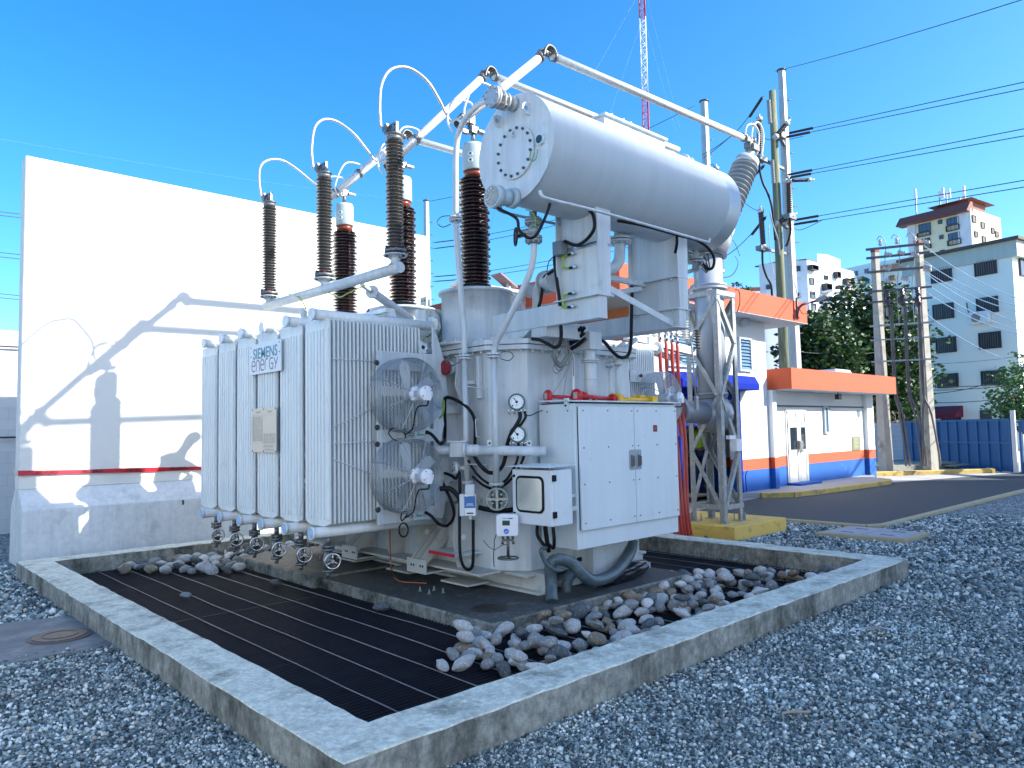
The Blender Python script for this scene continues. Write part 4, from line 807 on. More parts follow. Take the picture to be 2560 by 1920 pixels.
for gi,ch in enumerate('enerGY'):
    for pl_ in gly[ch]:
        P3=[(gx0-cw*gi-u*cw*.80,gz0+v*gh) for u,v in pl_]
        for p,q_2 in zip(P3[:-1],P3[1:]): gb_.bar((3.2497,p[0],p[1]),(3.2497,q_2[0],q_2[1]),.015,.0012,up=(1,0,0)); gb_.cyl((3.2500,q_2[0],q_2[1]),(3.2490,q_2[0],q_2[1]),.0074,n=10)
gb_.build('sign_letters_grey',greyl,sg)
b=MB()
for (y,z) in ((y0s-.03,zt-.03),(y1s+.04,zt-.03),(y1s+.04,zb+.19),(y0s-.03,zb+.19)): b.cyl((3.2505,y,z),(3.2485,y,z),.008,n=8)
b.build('sign_screw',blackt,sg)
np_=part_empty('rating_plate',(3.25,7.2,1.6),TR); y0n,y1n=PX(632,1020,3.26).y,PX(693,1016,3.26).y; zt2=PX(660,1020,3.26).z; zb2=PX(660,1131,3.26).z
MB().box((3.25,y1n,zb2),(3.256,y0n,zt2)).build('plate',mat('rating_plate_beige',(.60,.55,.46),.4,.35,(.52,.49,.42),4,.8),np_)
b=MB(); W_=y0n-y1n; H_=zt2-zb2; rnd=random.Random(4)
def pb(u0,u1,v0,v1): b.box((3.2485,y0n-u1*W_,zt2-v1*H_),(3.2499,y0n-u0*W_,zt2-v0*H_))
for (u0,u1,v0,v1,st) in ((.05,.42,.19,.44,.017),(.06,.44,.47,.74,.022),(.5,.70,.58,.80,.015),(.74,.95,.57,.80,.015),(.5,.92,.84,.88,.012),(.55,.9,.92,.95,.014)):
    v=v0
    while v<v1:
        u=u0
        while u<u1-.02:
            l=rnd.uniform(.03,.12); pb(u,min(u+l,u1),v,v+st*.42); u+=l+rnd.uniform(.01,.05)
        v+=st
for u in (.05,.44): pb(u,u+.004,.17,.8)
pb(.05,.44,.455,.459); pb(.05,.9,.155,.158)
for u in (.27,.74): pb(u-.1,u+.1,.07,.085); pb(u-.08,u+.08,.095,.11)
b.build('plate_print',mat('plate_print_grey',(.22,.21,.20),.5),np_)
b=MB()
for u in (.03,.5,.97):
    for v in (.03,.97): b.cyl((3.247,y0n-u*W_,zt2-v*H_),(3.2499,y0n-u*W_,zt2-v*H_),.008,n=8)
b.build('plate_screw',blackt,np_)
# ---------------- beams and posts
b=MB(); b.box((4.98,4.22,2.635),(5.09,5.72,2.835)); b.box((4.93,4.22,2.832),(5.14,4.74,2.845)); b.prism([(4.985,5.55,2.635),(4.985,5.10,2.635),(4.985,5.25,2.545),(4.985,5.72,2.545),(4.985,5.72,2.635)],(.09,0,0)); b.box((4.99,4.9,2.545),(5.6,5.1,2.70))
P_(b,'support_beam',paint,bevel=.004)
b=MB(); b.box((6.26,4.26,2.66),(6.38,5.9,2.85)); b.box((6.2,4.26,2.655),(6.44,5.9,2.668)); P_(b,'support_beam',paint,bevel=.004)
CY,CZ_,CRd=4.44,4.03,.455
def post(x,y0,y1,z0,tag_=False):
    p=part_empty('conservator_post',(x,(y0+y1)/2,z0),TR); n=14; tw=.03
    zt=lambda y: CZ_-math.sqrt(max(0,CRd**2-(y-CY)**2))
    top=[(y1-(y1-y0)*i/n) for i in range(n+1)]
    b=MB(); b.prism([(x,y0,z0)]+[(x,y1,z0)]+[(x,y,zt(y)+.01) for y in top],(.012,0,0)); b.build('web',paint,p)
    b=MB(); b.prism([(x-.06,y1-.008,z0),(x+.10,y1-.008,z0),(x+.12,y1-.008,zt(y1)),(x-.05,y1-.008,zt(y1))],(0,.012,0)); b.prism([(x-.0,y0-.006,z0),(x+.14,y0-.006,z0),(x+.17,y0-.006,zt(y0)+.04),(x-.03,y0-.006,zt(y0)+.04)],(0,.012,0)); b.build('side_flange',paint,p) if 0 else pieces(b,'side_flange',paint,p)
    b=MB(); b.box((x-.06,y0-.02,z0-.006),(x+.17,y1+.02,z0+.006)); b.build('foot_plate',paint,p)
    return p
p1_=post(5.0,4.225,4.70,2.845); 
b=MB(); b.box((4.992,4.225,2.845),(5.0,4.70,3.66)); 
p2_=post(6.28,4.27,4.86,2.85)
b=MB(); b.box((6.22,4.26,3.17),(6.44,4.88,3.18)); 
for yy in (4.33,4.8): b.cyl((6.24,yy,3.135),(6.24,yy,3.165),.012,n=6); b.cyl((6.24,yy,2.82),(6.24,yy,2.85),.012,n=6)
b.build('splice_plate',paint,p2_)
b=MB(); b.bar((5.1,4.66,3.16),(6.28,4.70,3.16),.05,.05); b.bar((5.12,4.66,2.88),(6.24,4.72,3.12),.05,.05); b.bar((5.12,4.28,2.95),(6.24,4.33,2.70),.06,.012,up=(0,1,0)); pieces(b,'post_brace',paint,TR)
b=MB(); b.bar((4.99,4.72,3.32),(4.99,4.24,3.32),.02,.004,up=(1,0,0)); b.bar((4.985,4.72,3.30),(4.985,4.24,3.30),.005,.005); b.bar((4.99,4.23,3.31),(5.15,4.22,3.31),.006,.02); P_(b,'cable_strap',steel)
# yellow-green links with black lugs
def link(pA,pB,bow):
    l=part_empty('bonding_link',pA,TR); b=MB(); a=Vector(pA);c=Vector(pB); m=(a+c)/2+Vector((-.03,bow,0)); 
    b.tube([a+Vector((-.012,.06,0)),a+Vector((-.02,.13,-.01)),m+Vector((0,.05,.04)),m+Vector((0,.05,-.04)),c+Vector((-.02,.13,.01)),c+Vector((-.012,.06,0))],.010,8,5); b.build('wire',yg,l)
    b=MB(); 
    for p in (a,c): b.tube([p+Vector((-.012,.07,0)),p+Vector((-.010,.0,0))],.012,8)
    b.build('lug',rubber,l); b=MB()
    for p in (a,c): b.cyl(p,p+Vector((-.035,0,0)),.013,n=8); b.torus(p+Vector((-.02,0,0)),(1,0,0),.015,.005,10,5)
    b.build('bolt',steel,l)
link(PX(1436,634,4.99),PX(1440,667,4.99),.07); link(PX(1438,732,4.97),PX(1436,766,4.97),.07)
c=PX(1405,623,4.97); b=MB(); b.cbox(c+Vector((-.03,0,0)),(.045,.055,.065)); P_(b,'terminal_box',mat('slate_box',(.16,.20,.22),.45),bevel=.004)
b=MB()
cpath([c+Vector((-.03,-.06,.06)),PX(1440,613,4.95),PX(1465,600,4.93),PX(1484,575,4.92),PX(1486,550,4.92),PX(1478,530,4.95),PX(1455,520,4.95),PX(1400,508,4.8),PX(1375,500,4.65)],.016,b)
cpath([c+Vector((-.03,.055,-.02)),PX(1390,628,4.95),PX(1386,650,4.95),PX(1392,700,4.95),PX(1399,750,4.95),PX(1400,765,4.95)],.016,b); cpath([PX(1402,815,4.95),PX(1403,840,4.9),PX(1398,862,4.88),PX(1386,868,4.86),PX(1370,860,4.85),PX(1350,850,4.8),PX(1330,847,4.8)],.017,b)
P_(b,'cable_on_post',rubber)
# column + junction block + cable bunch
b=MB(); cx=PY(1477,1000,4.92); X_=cx.x; b.cyl((X_,4.92,1.9),(X_,4.92,2.47),.062,n=22); b.flange((X_,4.92,2.35),(0,0,1),.095,.014,8); b.flange((X_,4.92,2.33),(0,0,1),.095,.014,8); b.lathe((X_,4.92,2.15),(0,0,1),[(.064,0),(.068,.01),(.064,.02)],22,False); b.cyl((X_,4.92,1.2),(X_,4.92,1.9),.062,n=22)
b.box((X_-.09,4.83,2.45),(X_+.09,5.02,2.63)); P_(b,'oil_column',paint,bevel=.006)
b=MB()
for k,(q0,q1) in enumerate((((1462,818),(1425,855)),((1460,832),(1422,862)),((1463,846),(1428,872)),((1455,818),(1418,845)))):
    a=PY(*q0,4.86); c=PY(*q1,5.05); b.tube([a,(a+c)/2+Vector((0,0,-.01)),c],.020,8)
P_(b,'cable_bunch',rubber)
b=MB(); rnd=random.Random(8)
for k in range(9):
    cx_=1403+rnd.uniform(-7,7); cy_=880+rnd.uniform(-6,12); rx=rnd.uniform(14,24); ry=rnd.uniform(26,40); y=4.98+rnd.uniform(-.05,.05)
    b.tube([PY(cx_+rx*math.cos(a)+rnd.uniform(-2,2),cy_+ry*math.sin(a),y) for a in [i*6.2832/14 for i in range(15)]],.0055,6,3)
for q in ([(1410,850),(1396,890),(1382,920),(1392,934),(1404,920)],[(1420,880),(1432,890),(1434,940)],[(1428,890),(1410,940),(1382,985),(1370,1000)],[(1432,892),(1418,930),(1410,980),(1405,1000)]): b.tube([PY(x,y,5.0) for x,y in q],.005 if q[0][0]<1425 else .003,6,4)
P_(b,'cable_coil_grey',mat('grey_wire',(.22,.22,.21),.4))
b=MB(); b.tube([PY(1430,885,5.05),PY(1433,900,5.05),PY(1434,980,5.05)],.014,8); P_(b,'white_conduit',whitep)
b=MB(); cpath([PY(1500,850,4.86),PY(1512,856,4.84),PY(1530,878,4.82),PY(1550,893,4.8),PY(1568,890,4.8),PY(1576,870,4.8),PY(1578,830,4.8),PY(1579,760,4.8),PY(1581,700,4.75)],.018,b); P_(b,'hanging_conduit',rubber)
# ---------------- conservator
cs=part_empty('conservator',(5.7,CY,CZ_),TR)
cylm=mat('conservator_paint',(.48,.54,.57),.34,0,(.42,.48,.515),1.5,.8,.10,45,coord='World',stretch=(6,.6,.6),dirt=(.46,.50,.52),dscale=1.6,dlo=.55,dhi=.8)
b=MB(); b.lathe((4.2,CY,CZ_),(1,0,0),[(CRd-.004,0),(CRd,.006),(CRd,2.60),(CRd+.006,2.61),(CRd+.006,2.64),(CRd,2.65),(CRd,2.86),(CRd-.03,2.89)],72); b.build('shell',cylm,cs)
b=MB(); b.cyl((4.19,CY,CZ_),(4.205,CY,CZ_),CRd+.004,n=72); b.build('end_disc',paint,cs)
def dp(px,py,X=4.19): return PX(px,py,X)
mc=dp(1291,382); b=MB(); b.cyl(mc+Vector((-.022,0,0)),mc,.225,n=48); b.build('manhole_cover',paint,cs)
b=MB()
for k in range(16):
    a=6.2832*(k+.5)/16; p=mc+Vector((-.022,.200*math.cos(a),.200*math.sin(a))); b.cyl(p,p+Vector((-.016,0,0)),.0125,n=6,smooth=False)
b.build('cover_bolt',mat('bolt_dark',(.10,.10,.11),.4,.6),cs)
def lug(p,s,ang):
    b=MB(); u=Vector((0,math.cos(ang),math.sin(ang))); n=12
    pts=[p-Vector((0,0,s)),p+Vector((-.10*s/.06*.6,0,-s)),p+Vector((-.10*s/.06,0,-s*.45)),p+Vector((-.10*s/.06,0,s*.45)),p+Vector((-.10*s/.06*.6,0,s)),p+Vector((0,0,s))]
    b.prism(pts,(0,.014,0)); o=b.build('lifting_lug',paint,cs)
    b=MB(); c=p+Vector((-.09*s/.06*.62,-.001,0)); b.cyl(c,c+Vector((0,.0165,0)),s*.42,n=16); b.build('lug_hole',mat('lug_hole_sky',(.18,.36,.55),.6),cs)
lug(dp(1325,273),.05,0); lug(dp(1252,305),.05,0); lug(dp(1288,336,4.17),.028,0)
b=MB(); c=dp(1354,350); b.cyl(c,c+Vector((-.03,0,0)),.048,n=8,smooth=False); b.build('sight_port',paint,cs); b=MB(); b.cyl(c+Vector((-.03,0,0)),c+Vector((-.034,0,0)),.034,n=16); b.build('sight_glass',glassc,cs)
b=MB(); cpath([dp(1344,374,4.17),dp(1342,388,4.14),dp(1340,397,4.13),dp(1330,403,4.12),dp(1325,395,4.13),dp(1326,385,4.15),dp(1328,373,4.165)],.004,b); b.build('bond_wire',greencab,cs)
b=MB(); c=dp(1286,497); b.cyl(c,c+Vector((-.05,.0,0)),.085,n=24); b.cyl(c+Vector((-.05,0,0)),c+Vector((-.15,.04,-.01)),.07,n=20); g0=c+Vector((-.15,.04,-.01)); b.cyl(g0,g0+Vector((-.07,.0,0)),.098,n=28); b.build('oil_level_gauge',mat('gauge_blue_grey',(.42,.52,.55),.4),cs)
b=MB(); b.cyl(g0+Vector((-.07,0,0)),g0+Vector((-.075,0,0)),.083,n=28); b.build('gauge_dial',mat('dial_aged',(.50,.48,.42),.15,0,(.2,.2,.17),40,1.),cs)
b=MB()
for k in range(6): a=.5*k-.9; b.bar(g0+Vector((-.078,.05*math.cos(a),.05*math.sin(a))),g0+Vector((-.078,.07*math.cos(a),.07*math.sin(a))),.008,.002)
b.bar(g0+Vector((-.078,-.045,.035)),g0+Vector((-.078,.045,-.03)),.008,.002); b.build('gauge_marks',mat('gauge_white_mark',(.8,.8,.75),.4),cs)
b=MB(); cpath([g0+Vector((-.03,-.02,-.1)),dp(1290,545,4.1),dp(1298,575,4.12),dp(1320,594,4.15),dp(1340,588,4.2),dp(1358,555,4.25),dp(1372,520,4.4),dp(1376,502,4.6)],.013,b); b.build('gauge_cable',rubber,cs)
# top-left fitting
b=MB(); c=dp(1286,262); b.cyl(c+Vector((0,0,0)),c+Vector((-.05,0,0)),.062,n=20); b.cyl(c,c+Vector((-.24,.02,.01)),.038,n=16); f0=c+Vector((-.10,.01,.0)); b.flange(f0,(1,0,0),.075,.018,6,.010); b.flange(f0+Vector((-.05,0,0)),(1,0,0),.078,.018,6,.010); b.flange(c+Vector((-.21,.02,.01)),(1,0,0),.092,.02,8,.010); b.flange(c+Vector((-.235,.02,.01)),(1,0,0),.092,.02,8,.010); b.bar(c+Vector((-.08,0,.05)),c+Vector((-.14,.04,.16)),.02,.012); b.build('vent_fitting',mat('fitting_grey',(.50,.53,.53),.38,.3,(.35,.36,.36),30,1.),cs)
# lower feed valve (below conservator, front)
b=MB(); v0=c0; vz=v0.z
top=Vector((v0.x,v0.y,3.62)); b.cyl(top,(v0.x,v0.y,vz),.035,n=14); b.flange((v0.x,v0.y,3.52),(0,0,1),.078,.022,8,.010); b.flange((v0.x,v0.y,3.545),(0,0,1),.078,.022,8,.010); b.flange((v0.x,v0.y,vz+.01),(0,0,1),.078,.022,8,.010); b.flange((v0.x,v0.y,vz-.015),(0,0,1),.078,.022,8,.010)
vm=Vector((v0.x,v0.y,(3.52+vz)/2+.0)); b.ball(vm,.055); b.cyl(vm,vm+Vector((-.08,.13,-.02)),.035); b.build('feed_cock',mat('valve_slate',(.32,.38,.39),.42,.2),cs)
b=MB(); hc=PX(1289,592,4.5); ax=Vector((-.75,.5,0)).normalized(); b.torus(hc,ax,.078,.009,26,8); sd=ax.cross(Vector((0,0,1))).normalized()
for k in range(5): a=1.2566*k+.3; b.cyl(hc,hc+(sd*math.cos(a)+Vector((0,0,1))*math.sin(a))*.076,.008,n=8)
b.cyl(hc,vm,.012); b.build('cock_handwheel',mat('black_iron',(.02,.02,.025),.4,.3),cs)
b=MB(); cpath([PX(1314,525,4.5),PX(1330,530,4.45),PX(1338,545,4.42),PX(1340,570,4.45)],.005,b); b.build('earth_wire',yg,cs)
# long rod under the shell
b=MB(); r0=PY(1352,480,CY-.38); b.tube([PY(1350,478,4.06),PY(1354,488,4.04),PY(1375,498,4.03),PY(1480,524,4.03),PY(1600,557,4.03),PY(1772,606,4.03)],.014,8,3); b.tube([PY(1772,606,4.03),PY(1774,598,4.05)],.014,8); b.build('cable_rail',paint,cs)
b=MB(); b.tube([PX(1255,520,4.6),PX(1256,530,4.6),PX(1400,562,5.0)],.013,8,3); b.tube([PX(1510,590,5.6),PX(1575,607,6.0)],.013,8,3); b.build('rear_rail',mat('rear_rail_grey',(.25,.30,.33),.5),cs)
b=MB(); cpath([PY(1545,552,4.06),PY(1590,560,4.06),PY(1650,575,4.1),PY(1700,590,4.15),PY(1740,600,4.2),PY(1770,620,4.2),PY(1785,645,4.2),PY(1782,668,4.2),PY(1770,672,4.25),PY(1758,660,4.3)],.015,b); cpath([PY(1692,585,4.08),PY(1692,610,4.1),PY(1688,632,4.15)],.015,b); b.build('rail_cable',rubber,cs)
# oil pipe between posts
b=MB(); e0=PX(1550,605,5.75); b.cyl(e0+Vector((0,0,.12)),e0+Vector((0,0,-.02)),.06,n=20); b.flange(e0+Vector((0,0,.03)),(0,0,1),.12,.02,10,.012); b.flange(e0+Vector((0,0,.0)),(0,0,1),.12,.02,10,.012); b.tube([e0,PX(1549,632,5.75),PX(1547,652,5.72),PX(1536,668,5.66),PX(1518,676,5.58),PX(1480,683,5.5),PX(1420,697,5.4),PX(1395,700,5.36)],.056,20,6); b.build('oil_pipe',paint,cs)
b=MB(); q_=PX(1385,700,5.35); b.cyl(q_+Vector((0,0,0)),PX(1368,706,5.42),.10,n=24); c=PX(1372,702,5.4); dx=(PX(1392,700,5.35)-PX(1366,706,5.45)).normalized(); b.flange(PX(1392,700,5.35),dx,.125,.022,8,.012,28); b.flange(PX(1366,706,5.45),dx,.125,.022,8,.012,28); b.tube([PX(1366,706,5.45),PX(1350,715,5.5),PX(1343,735,5.5),PX(1343,785,5.5)],.05,18,6); b.flange(PX(1326,728,5.6),dx,.075,.02,6,.01,22); b.flange(PX(1332,727,5.6),dx,.075,.02,6,.01,22); b.tube([PX(1320,730,5.6),PX(1290,738,5.7),PX(1262,748,5.8)],.024,12); b.build('gas_relay',mat('relay_grey',(.46,.50,.51),.4),cs)
b=MB(); cpath([PX(1390,672,5.2),PX(1372,684,5.25),PX(1360,695,5.3),PX(1356,720,5.35),PX(1352,750,5.35),PX(1347,768,5.35)],.018,b); cpath([PX(1385,640,5.2),PX(1372,655,5.25),PX(1367,680,5.3)],.005,b); b.build('relay_cable',rubber,cs)
# pipe and box along the top
b=MB(); z_=4.73; b.box((5.46,4.50,4.40),(6.45,4.66,4.70)); b.box((5.44,4.47,4.695),(6.47,4.69,4.72)); b.build('top_housing',paint,cs,bevel=.004)
b=MB(); b.cyl((6.4,4.58,4.60),(7.05,4.58,4.60),.035,n=14); b.flange((6.9,4.58,4.6),(1,0,0),.085,.03,8); b.flange((7.0,4.58,4.6),(1,0,0),.075,.03,8); b.tube([(7.05,4.58,4.6),(7.15,4.58,4.58),(7.2,4.55,4.45)],.035,12); b.flange((6.65,4.58,4.60),(1,0,0),.06,.10,6); b.build('top_pipe',paint,cs)
b=MB(); 
for x in (5.6,5.78,5.9): b.cyl((x,4.52,4.72),(x,4.52,4.76),.012,n=8)
b.build('housing_bolt',paint,cs)
# valve cluster under the far end
b=MB(); 
for (px,py,s) in ((1715,640,1),(1762,635,1.1),(1738,655,1.2)):
    p=PY(px,py,4.45); b.cyl(p+Vector((0,0,.16)),p-Vector((0,0,.08)),.03*s,n=12); b.flange(p+Vector((0,0,.03)),(0,0,1),.07*s,.018,6,.008); b.flange(p,(0,0,1),.07*s,.018,6,.008)
b.build('valve_cluster',mat('cluster_grey',(.42,.45,.45),.4,.3),cs)
b=MB()
b.tube([PY(1715,650,4.45),PY(1714,670,4.45),PY(1704,690,4.5),PY(1690,705,4.6),PY(1680,715,4.7)],.022,10); b.tube([PY(1760,650,4.45),PY(1755,665,4.45),PY(1735,675,4.5),PY(1700,685,4.6),PY(1685,692,4.75)],.022,10); b.tube([PY(1740,680,4.5),PY(1741,700,4.5),PY(1735,715,4.55),PY(1715,735,4.6),PY(1690,750,4.75)],.022,10); b.build('drain_pipe',paint,cs)
b=MB(); 
for k in range(4): b.torus(PY(1772-6*k,655+4*k,4.4),(.5,-.8,.1+.2*k),.085,.005,20,5)
b.build('cluster_wires',rubber,cs)
# ---------------- turrets with HV bushings
def sheds(mb,o,z0,z1,rc,ra,rb,n,ax=(0,0,1)):
    prof=[]; h=(z1-z0)/n
    for i in range(n):
        r=ra if i%2==0 else rb; z=i*h
        prof+=[(rc,z),(rc+(r-rc)*.55,z+h*.22),(r,z+h*.36),(r,z+h*.46),(rc+(r-rc)*.5,z+h*.62),(rc,z+h*.82)]
    mb.lathe(Vector(o)+Vector(ax).normalized()*z0,ax,prof,28)
def turret(y,first=False):
    x=5.08
    t=part_empty('bushing_turret',(x,y,2.55),TR)
    b=MB(); b.lathe((x,y,2.548),(0,0,1),[(.46,0),(.46,.03),(.37,.031),(.37,.56),(.40,.561),(.40,.59),(.36,.60)],48); b.cyl((x+.3,y-.02,2.86),(x+.62,y-.03,2.86),.14,n=24); b.flange((x+.6,y-.03,2.86),(1,0,0),.17,.03,10); b.prism([(x+.37*math.cos(-.9),y+.37*math.sin(-.9),2.98),(x+.43*math.cos(-.9),y+.43*math.sin(-.9),2.98),(x+.43*math.cos(-.9),y+.43*math.sin(-.9),3.07),(x+.37*math.cos(-.9),y+.37*math.sin(-.9),3.09)],(.014,.01,0)); b.build('turret_body',paint,t)
    b=MB()
    for k in range(18): a=6.2832*k/18; b.cyl((x+.43*math.cos(a),y+.43*math.sin(a),2.57),(x+.43*math.cos(a),y+.43*math.sin(a),2.60),.012,n=6)
    b.build('turret_bolts',paint,t)
    b=MB(); b.lathe((x,y,3.14),(0,0,1),[(.20,0),(.20,.025),(.14,.026),(.135,.09)],30); b.build('bushing_collar',mat('collar_teal',(.06,.10,.11),.4),t)
    b=MB()
    for k in range(12): a=6.2832*k/12; b.cyl((x+.175*math.cos(a),y+.175*math.sin(a),3.16),(x+.175*math.cos(a),y+.175*math.sin(a),3.185),.011,n=6)
    b.build('collar_bolt',steel,t)
    b=MB(); sheds(b,(x,y,3.20),0,1.20,.105,.168,.150,30); b.build('porcelain',porc,t)
    b=MB(); b.cyl((x,y,4.40),(x,y,4.475),.105,n=28); b.build('top_band',porcr,t)
    b=MB(); b.lathe((x,y,4.47),(0,0,1),[(.118,0),(.122,.01),(.122,.27),(.112,.30),(.05,.315)],32); b.build('cap',caps,t)
    b=MB(); 
    for dz in (.06,.13): a=3.75; p=Vector((x+.121*math.cos(a),y+.121*math.sin(a),4.5+dz)); d=Vector((math.cos(a),math.sin(a),0)); b.cyl(p,p+d*.012,.026,n=14)
    b.build('cap_port',whitep,t); b=MB()
    for dz in (.06,.13): a=3.75; p=Vector((x+.132*math.cos(a),y+.132*math.sin(a),4.5+dz)); d=Vector((math.cos(a),math.sin(a),0)); b.cyl(p,p+d*.004,.012,n=10)
    b.build('port_plug',blackt,t)
    b=MB(); b.lathe((x,y,4.78),(0,0,1),[(.035,0),(.02,.09),(.018,.12)],14); b.cbox((x,y,4.93),(.045,.04,.035)); b.cyl((x-.06,y,4.97),(x+.06,y,4.97),.026,n=12); b.cbox((x-.10,y+.02,4.90),(.04,.025,.02)); b.cbox((x+.09,y-.03,4.925),(.05,.035,.012)); b.cyl((x,y,4.93),(x,y,5.04),.025); b.build('terminal_clamp',cast,t)
    return t
T1=turret(6.03)
for k in (1,2): r=dup(T1); r.location=T1.location+Vector((0,1.37*k,0))
text('H',.07,mat('stencil_grey',(.42,.50,.56),.5),'stencil_mark',TR,(4.76,5.845,2.86),(.5,-.86,0),(0,0,1),.0005)
# smaller dark bushings behind the first turret
def lvb(x,y,h=.55):
    t=part_empty('low_voltage_bushing',(x,y,2.55),TR); b=MB(); b.lathe((x,y,2.55),(0,0,1),[(.15,0),(.15,.03),(.11,.031),(.11,.08)],20); b.build('base_ring',paint,t)
    b=MB(); sheds(b,(x,y,2.63),0,h,.075,.125,.125,11); b.build('porcelain',porc,t); b=MB(); b.lathe((x,y,2.63+h),(0,0,1),[(.08,0),(.08,.06),(.03,.07),(.03,.15)],16); b.cbox((x,y,2.63+h+.22),(.01,.07,.09)); b.build('cap_and_palm',caps,t)
    b=MB(); 
    for dy in (-.03,.03):
        for dz in (-.04,.04): b.cyl((x-.013,y+dy,2.63+h+.22+dz),(x+.013,y+dy,2.63+h+.22+dz),.014,n=8)
    b.build('palm_hole',blackt,t); return t
L1=lvb(5.9,7.35); 
for k in (1,2): r=dup(L1); r.location=L1.location+Vector((.0,.75*k,0))
b=MB(); b.cyl(PX(1070,800,5.4),PX(1140,775,5.4),.03); b.bar(PX(1085,858,5.4),PX(1140,838,5.4),.03,.04); P_(b,'bus_support_pipe',paint)
b=MB(); b.cyl((5.55,6.8,2.85),(5.75,5.6,2.85),.07,n=16); P_(b,'lid_pipe',paint)
# ---------------- arrester carrier pipe, struts, arresters
AX=3.9; 
b=MB(); b.cyl((AX,5.72,3.205),(AX,8.62,3.235),.052,n=24); P_(b,'arrester_carrier_pipe',paint)
b=MB(); 
for (q0,q1,xe) in (((905,712),(1030,800),4.85),((757,775),(790,812),4.4)):
    a=PX(*q0,AX); c=PX(*q1,xe); d=(c-a).normalized(); b.cyl(a,a+d*.22,.024,n=12); b.cyl(a+d*.2,c,.045,n=18); b.flange(a+d*.2,d,.07,.02,6); b.cyl(a+d*.45,a+d*.455,.047,n=18); b.bar(a+d*.16+Vector((.0,.05,.05)),a+d*.22-Vector((0,.06,.06)),.03,.02)
P_(b,'carrier_strut',paint,)
b=MB(); cpath([PX(800,720,AX),PX(845,742,AX-.05),PX(870,733,AX-.05),PX(915,712,AX)],.006,b); cpath([PX(720,735,AX),PX(740,740,AX-.05),PX(755,752,AX-.05),PX(765,772,AX)],.006,b); pieces(b,'carrier_earth_wire',yg,TR)
b=MB(); 
for px in (738,890): p=PX(px,735 if px<800 else 684,AX); b.torus(p+Vector((0,0,.02)),(1,0,0),.022,.006,12,6)
pieces(b,'lifting_eye',paint,TR)
def arrester(y,z):
    t=part_empty('surge_arrester',(AX,y,z),TR); x=AX
    b=MB(); b.cyl((x,y,z-.01),(x,y,z+.07),.045,n=16); b.cyl((x,y,z+.07),(x,y,z+.08),.115,n=24)
    for k in range(3):
        a=2.1*k+.3; b.prism([(x,y,z+.07),(x+.10*math.cos(a),y+.10*math.sin(a),z+.07),(x,y,z-.0)],(.004,.004,0))
    b.build('foot',paint,t)
    b=MB(); b.lathe((x,y,z+.10),(0,0,1),[(.115,0),(.115,.03),(.06,.035)],6); b.build('base_ring',cast,t)
    b=MB(); 
    for k in range(3): a=2.1*k+.9; b.cyl((x+.09*math.cos(a),y+.09*math.sin(a),z+.05),(x+.09*math.cos(a),y+.09*math.sin(a),z+.16),.013,n=8)
    b.cyl((x,y,z+.08),(x,y,z+.10),.09,n=20); b.build('insulating_stud',dsteel,t)
    b=MB()
    for k in range(2): a=3.6+.6*k; b.cyl((x+.075*math.cos(a),y+.075*math.sin(a),z+.085),(x+.075*math.cos(a),y+.075*math.sin(a),z+.14),.014,n=8)
    b.build('red_spacer',redpl,t)
    b=MB(); sheds(b,(x,y,z+.14),0,1.04,.052,.088,.080,31); b.build('housing',greysil,t)
    b=MB(); b.lathe((x,y,z+1.18),(0,0,1),[(.07,0),(.075,.03),(.07,.05),(.085,.055),(.085,.065),(.03,.07),(.02,.10)],20); b.build('head',cast,t)
    b=MB(); b.cbox((x,y,z+1.31),(.014,.055,.05)); b.cbox((x-.01,y+.10,z+1.33),(.03,.045,.025)); b.cbox((x-.03,y+.085,z+1.32),(.015,.02,.05)); b.build('top_clamp',cast,t)
    b=MB()
    for dy in (-.03,.03):
        for dz in (-.025,.025): b.cyl((x-.018,y+dy,z+1.31+dz),(x+.018,y+dy,z+1.31+dz),.009,n=8)
    b.build('clamp_bolt',blackt,t); return t
A1=arrester(5.80,3.255)
A2=dup(A1); A2.location=A1.location+Vector((0,1.36,.0)); A3=dup(A1); A3.location=A1.location+Vector((0,2.72,.01))

